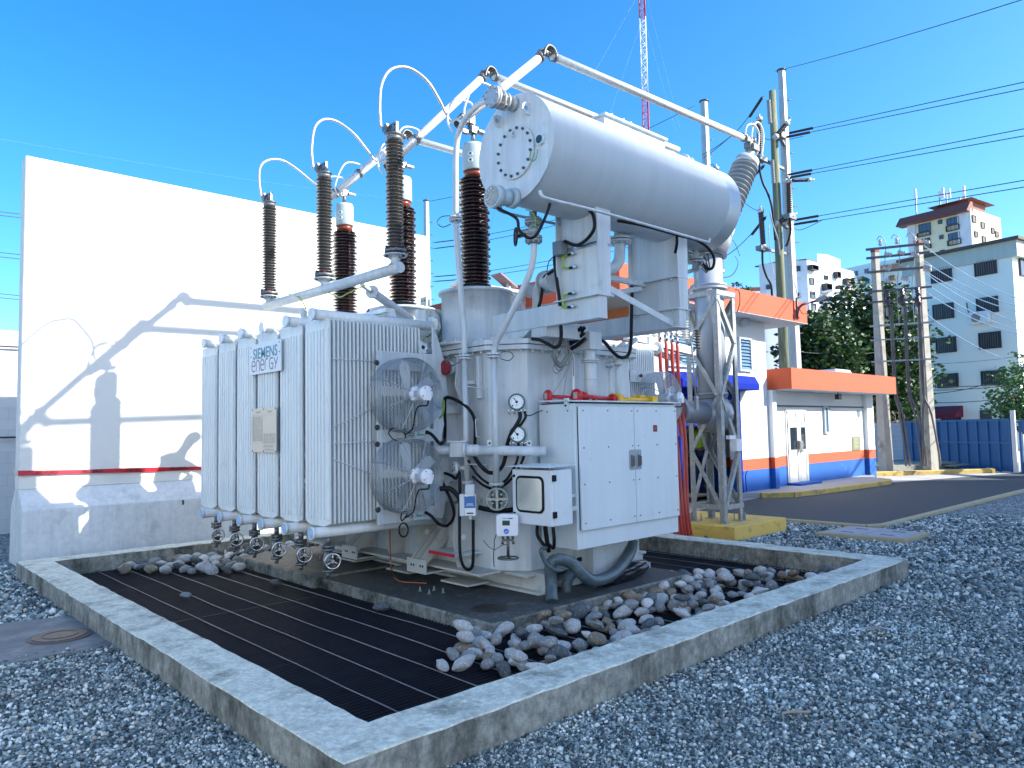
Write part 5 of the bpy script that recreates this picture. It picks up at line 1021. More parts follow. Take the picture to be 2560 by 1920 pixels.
# ================================================================ BUS TUBES (things)
bt=mat('bus_tube_aluminium',(.72,.71,.67),.42,.25,(.64,.635,.60),5,.8,coord='World')
def bus(y,zst,xe,ze,xend,zend,lab,tail=True,loops=True):
    t=thing('bus_tube',(5.1,y,zst),lab,'conductor','tubular conductors from the tall bushings')
    S0=Vector((4.86,y,zst-.14)); E=Vector((xe,y,ze)); d=(E-S0).normalized(); En=Vector((xend,y,zend)); d2=(En-E).normalized()
    b=MB(); b.cyl(S0,E-d*.10,.050,n=24); b.build('sloping_tube',bt,t)
    b=MB(); b.cyl(E+d2*.12,En,.050,n=24); b.build('long_tube',bt,t)
    b=MB()
    for k in range(3): # braided expansion loops in the elbow
        for s in (-1,1):
            off=Vector((0,s*(.02+.022*k),0)); r=.05+.012*k
            b.tube([E-d*(.16-.02*k)+off,E-d*.08+off+Vector((-.0,0,r-.012)),E+off+Vector((0,0,r-.002)),E+d2*.09+off+Vector((0,0,r-.012)),E+d2*(.17-.02*k)+off],.016,8,5)
    b.build('flexible_braid',mat('braid_grey',(.16,.155,.14),.5,.5),t)
    b=MB(); b.flange(E-d*.13,d,.064,.05,2); b.flange(E+d2*.15,d2,.064,.05,2); b.ball(E,.045); b.flange(S0+d*.12,d,.066,.05,4,.010); b.flange(S0+d*.62,d,.066,.04,4,.010); b.cbox(S0+d*.26+Vector((0,0,-.07)),(.035,.03,.05)); b.build('tube_clamp',cast,t)
    b=MB()
    if loops:
        for (s,l0,l1,h) in ((1,-.02,.36,.17),(-1,.14,.62,.2)):
            a=S0+d*l0+Vector((0,.05*s,.0)); c=S0+d*l1+Vector((0,.05*s,.03)); m=(a+c)/2
            b.tube([a+Vector((0,0,-.06)),a+Vector((-.06,.02*s,.06)),m+Vector((-.10,.05*s,h)),c+Vector((-.02,.03*s,.07)),c],.012,8,6)
    b.build('jumper_loop',bt,t)
    b=MB(); b.cyl(S0-d*.004,S0-d*.0005,.042,n=20); b.build('tube_bore',blackt,t)
    return t,S0,d
bus1,S1,D1=bus(6.03,5.08,6.24,6.20,11.15,6.36,'nearest and longest pale bus tube, its elbow the highest point above the oil tank')
bus2,S2,D2=bus(7.40,5.0,6.50,6.55,11.0,6.6,'middle bus tube with its elbow just left of the nearest one')
bus3,S3,D3=bus(8.77,4.96,6.06,5.98,11.0,6.05,'farthest bus tube, shortest slope, with its open end over the last bushing')
# flexible jumpers arrester -> tube
jm=mat('stranded_jumper',(.58,.59,.58),.45,.45,(.42,.43,.43),60,1.)
def jumper(pts,lab):
    b=MB(); b.tube(pts,.015,10,7); o=b.build('jumper_cable',jm); tag(o,lab,'cable','jumper cables from arresters to bus tubes')
jumper([PX(952,318,3.88),PX(949,270,3.88),PX(953,215,3.95),PX(972,178,4.1),PX(1003,167,4.25),PX(1035,176,4.4),PX(1070,205,4.55),PX(1098,250,4.7),PX(1115,285,4.8),PX(1128,303,4.84),PX(1145,300,4.86),PX(1158,288,4.88)],'jumper cable with the tallest loop, from the nearest grey arrester')
jumper([PX(783,420,3.88),PX(779,375,3.88),PX(785,325,3.95),PX(800,303,4.1),PX(822,298,4.25),PX(850,308,4.4),PX(885,335,4.55),PX(915,372,4.7),PX(935,398,4.82),PX(950,405,4.88),PX(968,400,4.9)],'jumper cable arching from the middle grey arrester')
jumper([PX(654,497,3.88),PX(648,455,3.88),PX(650,420,3.95),PX(664,403,4.1),PX(690,398,4.25),PX(715,405,4.4),PX(745,425,4.55),PX(775,450,4.7),PX(800,468,4.8),PX(822,470,4.88)],'lowest jumper cable, from the arrester farthest left')

# ================================================================ far radiator bank (other side of the tank)
R2=dup(R0,TR); R2.location=R0.location+Vector((3.85,-.0,0))
for k in (1,2): r=dup(R0,TR); r.location=R0.location+Vector((3.85,.525*k,0))
F3=dup(F1,TR); F3.location=F1.location+Vector((3.95,-.03,.02))
b=MB(); b.box((7.45,5.88,2.25),(8.2,5.9,2.40)); b.box((7.45,5.88,1.0),(7.5,5.9,2.4)); P_(b,'fan_frame',paint)
b=MB(); b.tube([PY(1540,905,5.2),PY(1548,890,5.2),PY(1570,865,5.2),PY(1590,848,5.2)],.028,12); b.tube([PY(1523,905,5.2),PY(1530,885,5.2),PY(1560,858,5.2)],.028,12); b.cyl(PY(1540,912,5.2),PY(1541,1010,5.2),.028,n=14); b.cyl(PY(1523,915,5.2),PY(1524,1020,5.2),.026,n=14); b.flange(PY(1540,909,5.2),(0,0,1),.07,.035,8); b.flange(PY(1521,913,5.2),(0,0,1),.06,.035,6); P_(b,'far_side_pipe',paint)
# black bag wrapped round the foot
bm=MB(); rnd=random.Random(3); v,f=ico(3); o=Vector((3,1,7))
pts=[]; 
for p in v:
    s=1+.22*noise.noise(p*2.3+o)+.08*noise.noise(p*7+o); pts.append(Vector((5.95,4.84,.185))+Vector((p.x*s*.44,p.y*s*.09,p.z*s*.09+p.x*.05)))
bm.add(pts,f,False); tag(bm.build('plastic_bag',mat('black_plastic_film',(.008,.008,.010),.18)),'crumpled black plastic sheet stuffed under the cabinet pedestal','plastic bag')
# ================================================================ GAS-INSULATED DUCT, LATTICE TOWER, CABLE TERMINATIONS
gisp=mat('duct_grey_paint',(.30,.31,.34),.35,.2,(.26,.27,.30),2,.8,coord='World')
gd=thing('switchgear_duct',(10.18,6.37,.2),'fat grey cylindrical switchgear duct rising inside the steel lattice tower, bushing on top','switchgear')
gx,gy=10.18,6.37
b=MB(); b.cyl((gx,gy,2.1),(gx,gy,4.35),.225,n=40); b.lathe((gx,gy,3.80),(0,0,1),[(.225,0),(.285,.005),(.285,.035),(.27,.036),(.27,.055),(.285,.06),(.285,.09),(.225,.095)],40,False); b.build('vertical_duct',mat('duct_light_paint',(.40,.43,.47),.32,.1,(.36,.39,.43),2,.8),gd)
b=MB(); b.ball((gx,gy,1.86),.32,28,(1,1,.95)); b.cyl((gx,gy,1.95),(gx,gy,2.25),.175,n=30); b.lathe((gx,gy,2.14),(0,0,1),[(.175,0),(.24,.003),(.24,.05),(.175,.055)],32,False); b.cyl((gx,gy,1.86),(gx-2.0,gy+.1,1.95),.17,n=28); b.cyl((gx,gy,1.84),(gx+.36,gy,1.84),.19,n=24); b.flange((gx+.34,gy,1.84),(1,0,0),.24,.04,10,.012); b.cyl((gx-.95,gy+.05,1.9),(gx-.85,gy+.05,1.9),.22,n=28); b.build('elbow_housing',gisp,gd)
b=MB(); b.box((gx-.02,gy-.40,1.28),(gx+.12,gy-.28,1.46)); b.box((gx-.15,gy-.36,1.46),(gx+.02,gy-.3,1.52)); b.build('white_box',whitep,gd)
# three bushings fanning out from the duct top
def gbush(top,bot):
    t=part_empty('duct_bushing',bot,gd); bot=Vector(bot);top=Vector(top);d=(top-bot).normalized();L=(top-bot).length
    b=MB(); sheds(b,bot,.12,L-.22,.13,.215,.215,14,d); b.build('sheds',lgsil,t)
    b=MB(); b.cyl(bot-d*.1,bot+d*.12,.22,n=24); b.cyl(top-d*.22,top-d*.1,.19,n=24); b.cyl(top-d*.1,top+d*.12,.06,n=14); b.build('end_fitting',mat('fitting_pale',(.52,.54,.52),.4,.3),t)
    b=MB(); b.cbox(top+d*.14,(.09,.08,.05)); b.build('terminal',cast,t)
tb1=PY(1874,385,6.03); tbt=Vector((tb1.x,6.03,tb1.z)); gbush(tbt-Vector((0,0,.02)),(10.35,6.25,4.75)); gbush((11.0,7.35,6.25),(10.25,6.45,4.75)); gbush((10.9,8.6,5.8),(10.1,6.6,4.7))
b=MB(); b.cyl((gx,gy,4.35),(gx+.05,gy,4.75),.30,n=30); b.ball((gx+.05,gy,4.62),.36,20); b.build('branch_housing',gisp,gd)
b=MB(); E1=Vector((11.15,6.03,6.36)); 
for (s0,s1,h) in ((-.35,.05,.22),(-.15,.2,.3)): b.tube([E1+Vector((s0,-.05,0)),E1+Vector((s0+.02,-.08,h*.7)),E1+Vector(((s0+s1)/2,-.1,h)),E1+Vector((s1,-.08,h*.5)),E1+Vector((s1-.02,-.04,-.22))],.016,8,6)
b.build('end_loop',bt,bus1)
b=MB(); b.flange(E1-Vector((.04,0,0)),(1,0,0),.07,.06,4,.01); b.flange(E1-Vector((.3,0,0)),(1,0,0),.07,.05,4,.01); b.cbox(E1+Vector((-.12,0,-.10)),(.08,.06,.05)); b.cyl(E1+Vector((-.12,0,-.1)),E1+Vector((-.12,0,-.28)),.03,n=10); b.build('end_clamp',cast,bus1)
# lattice tower
lt=thing('lattice_tower',(10.2,6.4,.2),'galvanised steel lattice tower on the yellow foundation block beside the white cabinet','tower')
LX0,LX1,LY0,LY1=9.93,10.46,6.08,6.66; zt=3.72
legs=[(LX0,LY0,1,1),(LX1,LY0,-1,1),(LX0,LY1,1,-1),(LX1,LY1,-1,-1)]
for (x,y,sx,sy) in legs:
    b=MB(); b.box((x,y,.2),(x+sx*.085,y+sy*.009,zt)); b.box((x,y+sy*.0095,.2),(x+sx*.009,y+sy*.085,zt)); b.build('leg',galv,lt)
    b=MB(); b.box((x-sx*.04,y-sy*.04,.195),(x+sx*.12,y+sy*.12,.21)); b.prism([(x+sx*.005,y-sy*.002,.21),(x-sx*.06,y-sy*.002,.21),(x-sx*.0,y-sy*.002,.36)],(0,-sy*.006,0))
    b.cyl((x-sx*.02,y-sy*.02,.2),(x-sx*.02,y-sy*.02,.32),.009,n=6); b.cyl((x+sx*.1,y+sy*.1,.2),(x+sx*.1,y+sy*.1,.32),.009,n=6); b.build('base_plate',galv,lt)
def brace(a,c):
    b=MB(); b.bar(a,c,.055,.007,up=(0,0,1) if abs((Vector(c)-Vector(a)).normalized().z)<.9 else (1,0,0)); return b
zs=[.42,1.28,2.12,2.95,3.62]
for fce in range(4):
    for k in range(4):
        z0,z1=zs[k],zs[k+1]; f_=(k%2==0)
        if fce==0: p,q_=(LX0+.04,LY0-.006),(LX1-.04,LY0-.006)
        elif fce==1: p,q_=(LX0+.04,LY1+.006),(LX1-.04,LY1+.006)
        elif fce==2: p,q_=(LX0-.006,LY0+.04),(LX0-.006,LY1-.04)
        else: p,q_=(LX1+.006,LY0+.04),(LX1+.006,LY1-.04)
        a,c=((*p,z0),(*q_,z1)) if f_ else ((*q_,z0),(*p,z1))
        b=MB(); d=Vector(c)-Vector(a); nrm=Vector((0,1,0)) if fce<2 else Vector((1,0,0)); x=d.normalized(); yv=nrm.cross(x)
        b.obox((Vector(a)+Vector(c))/2,x,yv,nrm,(d.length/2,.032,.004)); b.obox((Vector(a)+Vector(c))/2-yv*.028+nrm*(.03 if fce in(1,3) else -.03)*-1,x,yv,nrm,(d.length/2,.004,.026)); b.build('brace',galv,lt)
b=MB()
for z in (.40,zt-.04): 
    b.box((LX0-.012,LY0-.012,z),(LX1+.012,LY0-.003,z+.075)); b.box((LX0-.012,LY1+.003,z),(LX1+.012,LY1+.012,z+.075)); b.box((LX0-.0125,LY0-.0025,z),(LX0-.003,LY1+.0025,z+.075)); b.box((LX1+.003,LY0-.0025,z),(LX1+.0125,LY1+.0025,z+.075))
pieces(b,'ring_frame',galv,lt)
b=MB(); b.tube([(LX1-.03,LY0-.02,3.8),(LX1+.03,LY0-.06,3.78),(LX1+.04,LY0-.06,3.6),(LX1+.0,LY0-.03,3.45)],.008,6); b.build('earth_strap',rubber,lt)
b=MB(); b.cyl(PY(1741,1010,6.0),PY(1729,860,6.0),.014,n=8); b.cbox(PY(1741,1008,6.0),(.03,.02,.10)); b.build('drop_rod',galv,lt)
# foundation block
yb=MB(); yb.box((9.65,5.76,-.05),(11.2,7.45,.2)); tag(yb.build('foundation_block',mat('yellow_block',(.80,.52,.09),.75,0,(.68,.45,.12),3,.9,.2,40,coord='World',dirt=(.25,.19,.08),dscale=5,dlo=.55,dhi=.72),bevel=.012),'yellow painted concrete foundation block under the lattice tower','foundation')
# cable termination frame with red cables
ct=thing('cable_termination_frame',(9.1,6.5,0),'white steel frame carrying ribbed insulators and red power cables behind the cabinet','cable frame')
Yc=6.35
a=PY(1565,838,Yc); c=PY(1733,880,Yc); b=MB(); b.bar(a,c,.10,.12); b.bar(PY(1585,868,Yc+.12),PY(1700,900,Yc+.12),.08,.08); b.bar((8.75,Yc+.3,0),(8.75,Yc+.3,2.75),.09,.09); b.bar((8.75,Yc+.3,2.72),(8.75,Yc,2.80),.07,.07); b.build('cross_beam',mat('frame_white',(.66,.65,.62),.5,.2,(.55,.55,.53),8,.8),ct,bevel=.003)
for px,py in ((1594,835),(1617,838),(1636,842),(1712,850)):
    p=PY(px,py,Yc); b=MB(); sheds(b,p,0,.30,.03,.058 if px<1700 else .075,.052 if px<1700 else .07,8); b.build('ribbed_insulator',mat('white_silicone',(.66,.66,.64),.35),ct)
p=PY(1744,872,Yc-.1); b=MB(); sheds(b,p,0,.30,.025,.05,.05,7); b.build('post_insulator',greysil,ct)
for k,(x0,y0_,x1,y1_) in enumerate(((1649,846,1706,1345),(1664,850,1713,1342),(1679,852,1721,1340),(1692,856,1727,1336),(1608,905,1690,1350),(1620,907,1697,1348))):
    b=MB(); a=PY(x0,y0_,Yc-.05); g_=PY(x1,y1_,6.15); b.tube([a,a+Vector((.02,0,-.6)),a*.55+g_*.45+Vector((.04,0,-.1)),g_+Vector((-.06,0,.42)),g_],.027,10,6); b.build('red_cable',redcab,ct)
    if k<4: b=MB(); b.cyl(a+Vector((0,0,-.02)),a+Vector((0,0,.07)),.03,n=10); b.cyl(a+Vector((0,0,.07)),a+Vector((0,0,.24)),.018,n=10); b.cyl(a+Vector((0,0,.11)),a+Vector((0,0,.135)),.032,n=12); b.cyl(a+Vector((0,0,.17)),a+Vector((0,0,.195)),.03,n=12); b.build('cable_lug',steel,ct); 
b=MB(); b.tube([PY(1700,1090,6.2),PY(1704,1230,6.2)],.03,10); b.build('blue_conduit',mat('blue_conduit',(.02,.06,.45),.4),ct)
# earthing clamps lying on the cabinet roof
def clampset(a,c,m_,lab,name='earthing_clamp'):
    a=Vector(a);c=Vector(c);d=(c-a).normalized(); t=thing(name,a,lab,'earthing tool','red earthing tools on the cabinet roof' if m_ is redpl else 'yellow earthing tools on the cabinet roof')
    b=MB(); b.cyl(a,c,.018,n=12); b.build('rod',m_,t)
    b=MB(); b.lathe(a-d*.03,d,[(.02,0),(.062,.004),(.066,.02),(.062,.036),(.025,.04)],20); b.lathe(c-d*.02,d,[(.02,0),(.045,.004),(.048,.02),(.045,.04),(.02,.06)],20) if m_ is redpl else b.cbox(c,(.045,.05,.035)); b.build('disc_end',m_,t)
    b=MB(); s=d.cross(Vector((0,0,1))).normalized(); b.obox(a-d*.033,s,Vector((0,0,1)),d,(.022,.03,.002)); b.build('silver_sticker',mat('silver_sticker',(.6,.55,.5),.3,.5,(.45,.4,.38),60,1.),t)
zr=CZ1+.08
def on(px,py): 
    p=PY(px,py,CY0+.2); return Vector((p.x,p.y,zr))
clampset((5.13,5.02,zr),(5.62,4.90,zr-.02),redpl,'red disc-ended tool farthest left on the cabinet roof')
clampset((5.30,4.80,zr),(5.88,4.84,zr-.02),redpl,'red disc-ended tool with the big disc nearest the roof edge of the cabinet')
clampset((5.55,4.95,zr-.01),(6.02,4.86,zr-.02),redpl,'red tool lying behind the other two, its disc at mid rod')
clampset((6.02,4.95,zr-.02),(6.50,4.98,zr),yelpl,'yellow tool with its square head farther back on the roof'); clampset((5.95,4.82,zr-.03),(6.56,4.86,zr-.02),yelpl,'yellow tool with its square head nearest the right end')

# ================================================================ CONTROL BUILDING
wallm=mat('white_render',(.78,.79,.78),.85,0,(.72,.74,.73),1,.8,.08,30,coord='World',dirt=(.62,.66,.66),dscale=1.3,dlo=.6,dhi=.8)
blum=mat('blue_wall_paint',(.003,.085,.36),.75,0,(.005,.11,.42),1.6,1.,coord='World',dirt=(.03,.19,.45),dscale=2.2,dlo=.6,dhi=.8)
orm=mat('orange_wall_paint',(.56,.095,.035),.75,0,(.50,.085,.03),1.4,.8,coord='World'); brm=mat('brown_orange_paint',(.50,.19,.08),.7,0,(.45,.17,.07),1.,.8,coord='World')
soff=mat('soffit_grey',(.42,.47,.50),.8); dbl=mat('awning_blue',(.002,.016,.24),.85,0,(.003,.022,.30),3,.8,coord='World',spec=.15); intr=mat('dark_interior',(.02,.022,.025),.8)
cbd=thing('control_building',(17,10,0),'white control building with orange parapets and a blue and orange painted wall base','building')
def wallstrip(b,x0,x1,y,yb,z0,z1):
    for (a,c,mi) in ((z0,.62,1),(.62,.88,2),(.88,99,0)):
        lo=max(z0,a); hi=min(z1,c)
        if a==z0: lo=z0
        if hi>lo: b.cur=mi; b.box((x0,y,lo),(x1,yb,hi))
dx0=PY(1697,1220,9.1).x; dx1=PY(1853,1225,9.1).x; dz1=PY(1853,975,9.1).z
b=MB(); wallstrip(b,12.2,dx0,9.1,9.35,0,4.2); wallstrip(b,dx1,17.0,9.1,9.35,0,4.2); b.cur=0; b.box((dx0,9.1,dz1),(dx1,9.35,4.2)); wallstrip(b,16.75,17.0,9.35,13,0,4.2); b.build('front_wall',[wallm,blum,orm],cbd)
b=MB(); b.box((12.2,9.36,0),(12.4,13,4.2)); b.box((12.2,12.99,0),(17,13.2,4.2)); b.build('rear_wall',brm,cbd)
b=MB(); b.box((dx0-.02,9.36,.11),(dx1+.02,12.9,.115)); b.box((12.5,12.8,.1),(16.7,12.85,4.1)); b.box((12.45,9.4,.1),(12.5,12.8,4.1)); b.box((12.5,9.4,dz1+.1),(16.7,12.8,dz1+.15)); b.build('interior',intr,cbd)
PXr=18.05
par=MB(); par.box((10.62,8.5,4.2),(PXr,8.75,4.72)); par.box((10.62,8.75,4.2),(10.87,24,4.72)); par.box((PXr-.25,8.75,4.2),(PXr,13.6,4.72)); par.build('parapet',orm,cbd)
b=MB(); b.box((10.87,8.75,4.2),(PXr-.25,13.6,4.32)); b.box((10.87,13.6,4.2),(12.5,24,4.3)); b.build('roof_slab',soff,cbd); b=MB(); b.box((10.6,8.49,4.188),(PXr+.01,13.6,4.198)); b.build('soffit',soff,cbd)
# low wing
LYw=9.25; b=MB(); wallstrip(b,17.0,23.5,LYw,LYw+.25,0,2.56); wallstrip(b,23.25,23.5,LYw+.25,11,0,2.56); 
wallstrip(b,23.05,23.52,LYw-.12,LYw,0,2.56); wallstrip(b,17.02,17.2,LYw-.27,LYw,0,2.53); b.build('wing_wall',[wallm,blum,orm],cbd)
b=MB(); b.box((17.2,8.56,2.55),(23.85,8.8,3.06)); b.box((17.2,8.8,2.55),(17.45,9.25,3.06)); b.box((23.6,8.8,2.55),(23.85,11.2,3.06)); b.build('wing_parapet',orm,cbd)
b=MB(); b.box((17.21,8.57,2.54),(23.84,11.2,2.549)); b.box((17.45,8.8,2.6),(23.6,11.2,2.7)); b.build('wing_soffit',soff,cbd)
b=MB(); x0=PY(1942,1020,LYw).x; x1=PY(2170,1020,LYw).x; b.box((x0,LYw-.02,2.14),(x1,LYw-.003,2.18)); b.box((x1-.04,LYw-.02,.12),(x1,LYw-.003,2.14)); b.build('shadow_groove',mat('groove_dark',(.10,.12,.13),.8),cbd)
# door
def dd_(px,py): return PY(px,py,LYw)
dxa,dxb=dd_(1967,1100).x,dd_(2014,1100).x; dzt=dd_(1967,1027).z
d=part_empty('double_door',(dxa,LYw,.12),cbd); fr=mat('door_aluminium',(.66,.66,.64),.4,.3); xm_=dxa+(dxb-dxa)*.56
b=MB(); b.box((dxa-.05,LYw-.03,.12),(dxa,LYw-.001,dzt+.05)); b.box((dxb,LYw-.03,.12),(dxb+.05,LYw-.001,dzt+.05)); b.box((dxa,LYw-.03,dzt),(dxb,LYw-.001,dzt+.05)); b.build('door_frame',fr,d)
for (a,c) in ((dxa,xm_-.01),(xm_+.01,dxb)):
    b=MB()
    for (z0,z1) in ((.12,.2),(.92,1.02),(1.60,1.72),(dzt-.08,dzt)): b.box((a,LYw-.05,z0),(c,LYw-.015,z1))
    b.box((a,LYw-.051,.12),(a+.09,LYw-.0145,dzt)); b.box((c-.09,LYw-.051,.12),(c,LYw-.0145,dzt)); b.box((a+.09,LYw-.035,.2),(c-.09,LYw-.02,.92)); b.build('door_leaf',fr,d)
    b=MB(); b.box((a+.09,LYw-.03,1.02),(c-.09,LYw-.02,1.60)); b.build('dark_pane',glassc,d); b=MB(); b.box((a+.09,LYw-.03,1.72),(c-.09,LYw-.02,dzt-.08)); b.build('frosted_pane',mat('frosted_glass',(.5,.56,.55),.3),d)
b=MB(); b.box((xm_-.10,LYw-.11,.95),(xm_-.06,LYw-.05,1.25)); b.box((xm_+.05,LYw-.11,.95),(xm_+.09,LYw-.05,1.25)); b.build('door_handle',steel,d)
b=MB(); b.box((xm_-.06,LYw-.012,.12),(xm_+.04,LYw-.011,dzt)); b.box((dxa-.02,LYw-.004,dzt-.02),(dxb+.02,LYw-.002,dzt+.0)); b.build('door_gap',blackt,d)
b=MB(); b.prism([(dxa-.05,LYw-.002,.12),(dxb+.1,LYw-.002,.12),(dxb+.1,LYw-.35,.12),(dxa-.05,LYw-.35,.12)],(0,0,.06)); b.build('door_step',blum,d)
# slit window, vent, plaque, floodlight, tall-part windows
def wquad(name,px0,py0,px1,py1,y,m_,par=cbd,dep=.02,out=0):
    a=PY(px0,py0,y); c=PY(px1,py1,y); b=MB(); b.box((a.x,y-dep,c.z),(c.x,y-out-.002,a.z)); return b.build(name,m_,par)
def louvre(name,px0,py0,px1,py1,y,par=cbd,mm=None,n=9,reveal=True):
    a=PY(px0,py0,y); c=PY(px1,py1,y); w=part_empty(name,(a.x,y,c.z),par)
    b=MB(); b.box((a.x,y-.008,c.z),(c.x,y-.002,a.z)); b.build('glass',glassc,w); b=MB()
    for k in range(n): z=c.z+(a.z-c.z)*(k+.5)/n; b.obox(((a.x+c.x)/2,y-.03,z),(1,0,0),(0,.5,.86),(0,.86,-.5),((c.x-a.x)/2,(a.z-c.z)/n*.48,.004))
    b.build('slats',mm or mat('blue_grey_slats',(.14,.27,.42),.3,.4),w)
    b=MB(); b.box((a.x-.05,y-.06,c.z-.05),(a.x,y-.001,a.z+.05)); b.box((c.x,y-.06,c.z-.05),(c.x+.05,y-.001,a.z+.05)); b.box((a.x,y-.06,a.z),(c.x,y-.001,a.z+.05)); b.box((a.x,y-.06,c.z-.05),(c.x,y-.001,c.z)); b.build('frame',soff,w)
louvre('louvre_window',1846,848,1874,925,9.1); louvre('louvre_window',1668,838,1742,915,9.1)
wquad('window_reveal',1875,850,1890,927,9.1,soff,dep=.03); wquad('window_reveal',1742,836,1752,920,9.1,soff,dep=.03)
louvre('slit_window',2058,1020,2067,1080,LYw,n=12); wquad('window_reveal',2069,1020,2077,1085,LYw,soff,dep=.03)
wquad('wall_vent',2143,1026,2149,1042,LYw,mat('vent_grey',(.12,.2,.2),.6))
pq=wquad('plaque',2129,1092,2150,1125,LYw,mat('plaque_brass',(.25,.27,.16),.45,.4)); b=MB()
pa_=PY(2131,1094,LYw); pc_=PY(2148,1123,LYw)
for k in range(8): z=pa_.z-(pa_.z-pc_.z)*(k+.7)/9; b.box((pa_.x+.04,LYw-.0225,z-.008),(pc_.x-.04-.06*(k%3),LYw-.0205,z+.004))
b.build('plaque_lines',mat('plaque_text',(.45,.45,.3),.5),pq)
for (px,py,y) in ((2095,992,8.95),(1863,807,8.95)):
    p=PY(px,py,y); b=MB(); b.cbox(p,(.09,.05,.07)); b.cyl(p,p+Vector((0,0,.16)),.015); b.obox(p+Vector((0,-.05,-.0)),(1,0,0),(0,0,1),(0,1,0),(.10,.08,.012)); b.build('floodlight',blackt if px>2000 else soff,cbd)
b=MB(); b.prism([PY(1690,940,8.95),PY(1878,945,8.95),PY(1881,978,8.8),PY(1690,975,8.8)][:0] or [(dx0-.25,9.1,dz1-.02),(dx0-.25,8.75,dz1-.02),(dx0-.25,8.75,dz1+.12),(dx0-.25,8.85,dz1+.30),(dx0-.25,9.1,dz1+.34)],(dx1-dx0+.65,0,0)); b.build('blue_awning',dbl,cbd,bevel=.01)
zr_=PY(1853,1062,9.1).z
b=MB(); b.box((dx0,9.17,zr_),(dx1,9.19,dz1)); 
k=zr_
while k<dz1: b.cyl((dx0,9.165,k),(dx1,9.165,k),.02,n=8); k+=.11
b.build('roller_shutter',dbl,cbd)
b=MB(); b.box((dx0-.03,9.06,.1),(dx0+.06,9.098,dz1)); b.box((dx1-.03,9.06,.1),(dx1+.05,9.098,dz1)); b.build('blue_door_frame',dbl,cbd)
b=MB(); b.tube([(dx1+.15,9.05,.15),(dx1+.10,9.03,.5),(dx1+.2,9.04,.62)],.012,6); b.build('wall_hose',dbl,cbd)
# rooftop condenser
a=PD(2082,918,22); b=MB(); c=Vector((PY(2080,920,10).x,10.0,2.75)); b.cbox(c+Vector((0,0,.28)),(.55,.35,.30)); t=thing('rooftop_unit',(c.x,c.y,2.7),'white ribbed air conditioning condenser on the lower orange roof','air conditioner'); b.build('casing',whitep,t,bevel=.03)
b=MB(); 
for k in range(6): b.box((c.x-.56,c.y-.36,2.84+k*.08),(c.x+.56,c.y-.352,2.86+k*.08))
b.build('grille_ribs',soff,t)
# bracket street lamp on the parapet
sl_=thing('bracket_lamp',(17.9,8.5,4.4),'purplish curved bracket lamp fixed to the right end of the upper orange parapet','lamp')
q0=PY(1993,785,8.44); b=MB(); b.tube([q0,PY(1999,768,8.4),PY(2010,760,8.3),PY(2030,755,8.2),PY(2042,752,8.1)],.03,8); b.cyl(q0-Vector((0,0,.1)),q0+Vector((0,0,.4)),.03,n=8); b.build('bracket_arm',mat('bracket_mauve',(.13,.07,.10),.5),sl_)
b=MB(); b.bar(PY(2040,752,8.1),PY(2064,742,7.9),.14,.09); b.build('lamp_head',mat('lamp_head_grey',(.3,.3,.33),.5),sl_)
b=MB(); b.bar(PY(2064,742,7.9),PY(2094,735,7.75),.1,.02); b.build('lamp_arm_tip',galv,sl_)
b=MB(); b.tube([q0+Vector((0,-.02,.35)),q0+Vector((-.1,-.05,.6)),q0+Vector((-.2,-.05,.75))],.008,6); b.tube([PY(2000,775,8.4),PY(2008,785,8.35),PY(2020,780,8.3),PY(2022,762,8.25)],.008,6); b.build('lamp_wire',rubber,sl_)
# stone-clad wall left of the control building
stn=mat('pink_stone_cladding',(.62,.52,.47),.75,0,(.34,.24,.22),7,1.,.3,20,coord='World',dirt=(.75,.70,.66),dscale=3,dlo=.45,dhi=.6)
b=MB(); b.box((9.0,11.0,0),(12.19,11.3,4.50)); b.box((8.9,10.96,4.5),(10.6,11.34,4.56)); o=b.build('stone_wall',stn); tag(o,'pinkish stone-clad wall between the turret and the orange parapet','wall')
b=MB(); b.box((10.7,14.0,0),(11.0,24,4.19)); tag(b.build('brown_side_wall',brm),'plain brown painted wall behind the small dark bushings','wall')
so_=thing('solar_lamp',(10,11,4.6),'small solar lamp panel standing on the stone-clad wall','lamp'); p=PY(1262,704,11.1); b=MB(); b.obox(p,(.9,.3,-.25),(0,1,0),(.25,0,.9),(.36,.15,.015)); b.build('panel',mat('solar_back',(.3,.2,.2),.4),so_); b=MB(); b.cyl((p.x+.1,p.y,4.55),(p.x+.1,p.y,p.z-.03),.05); b.build('stem',soff,so_)
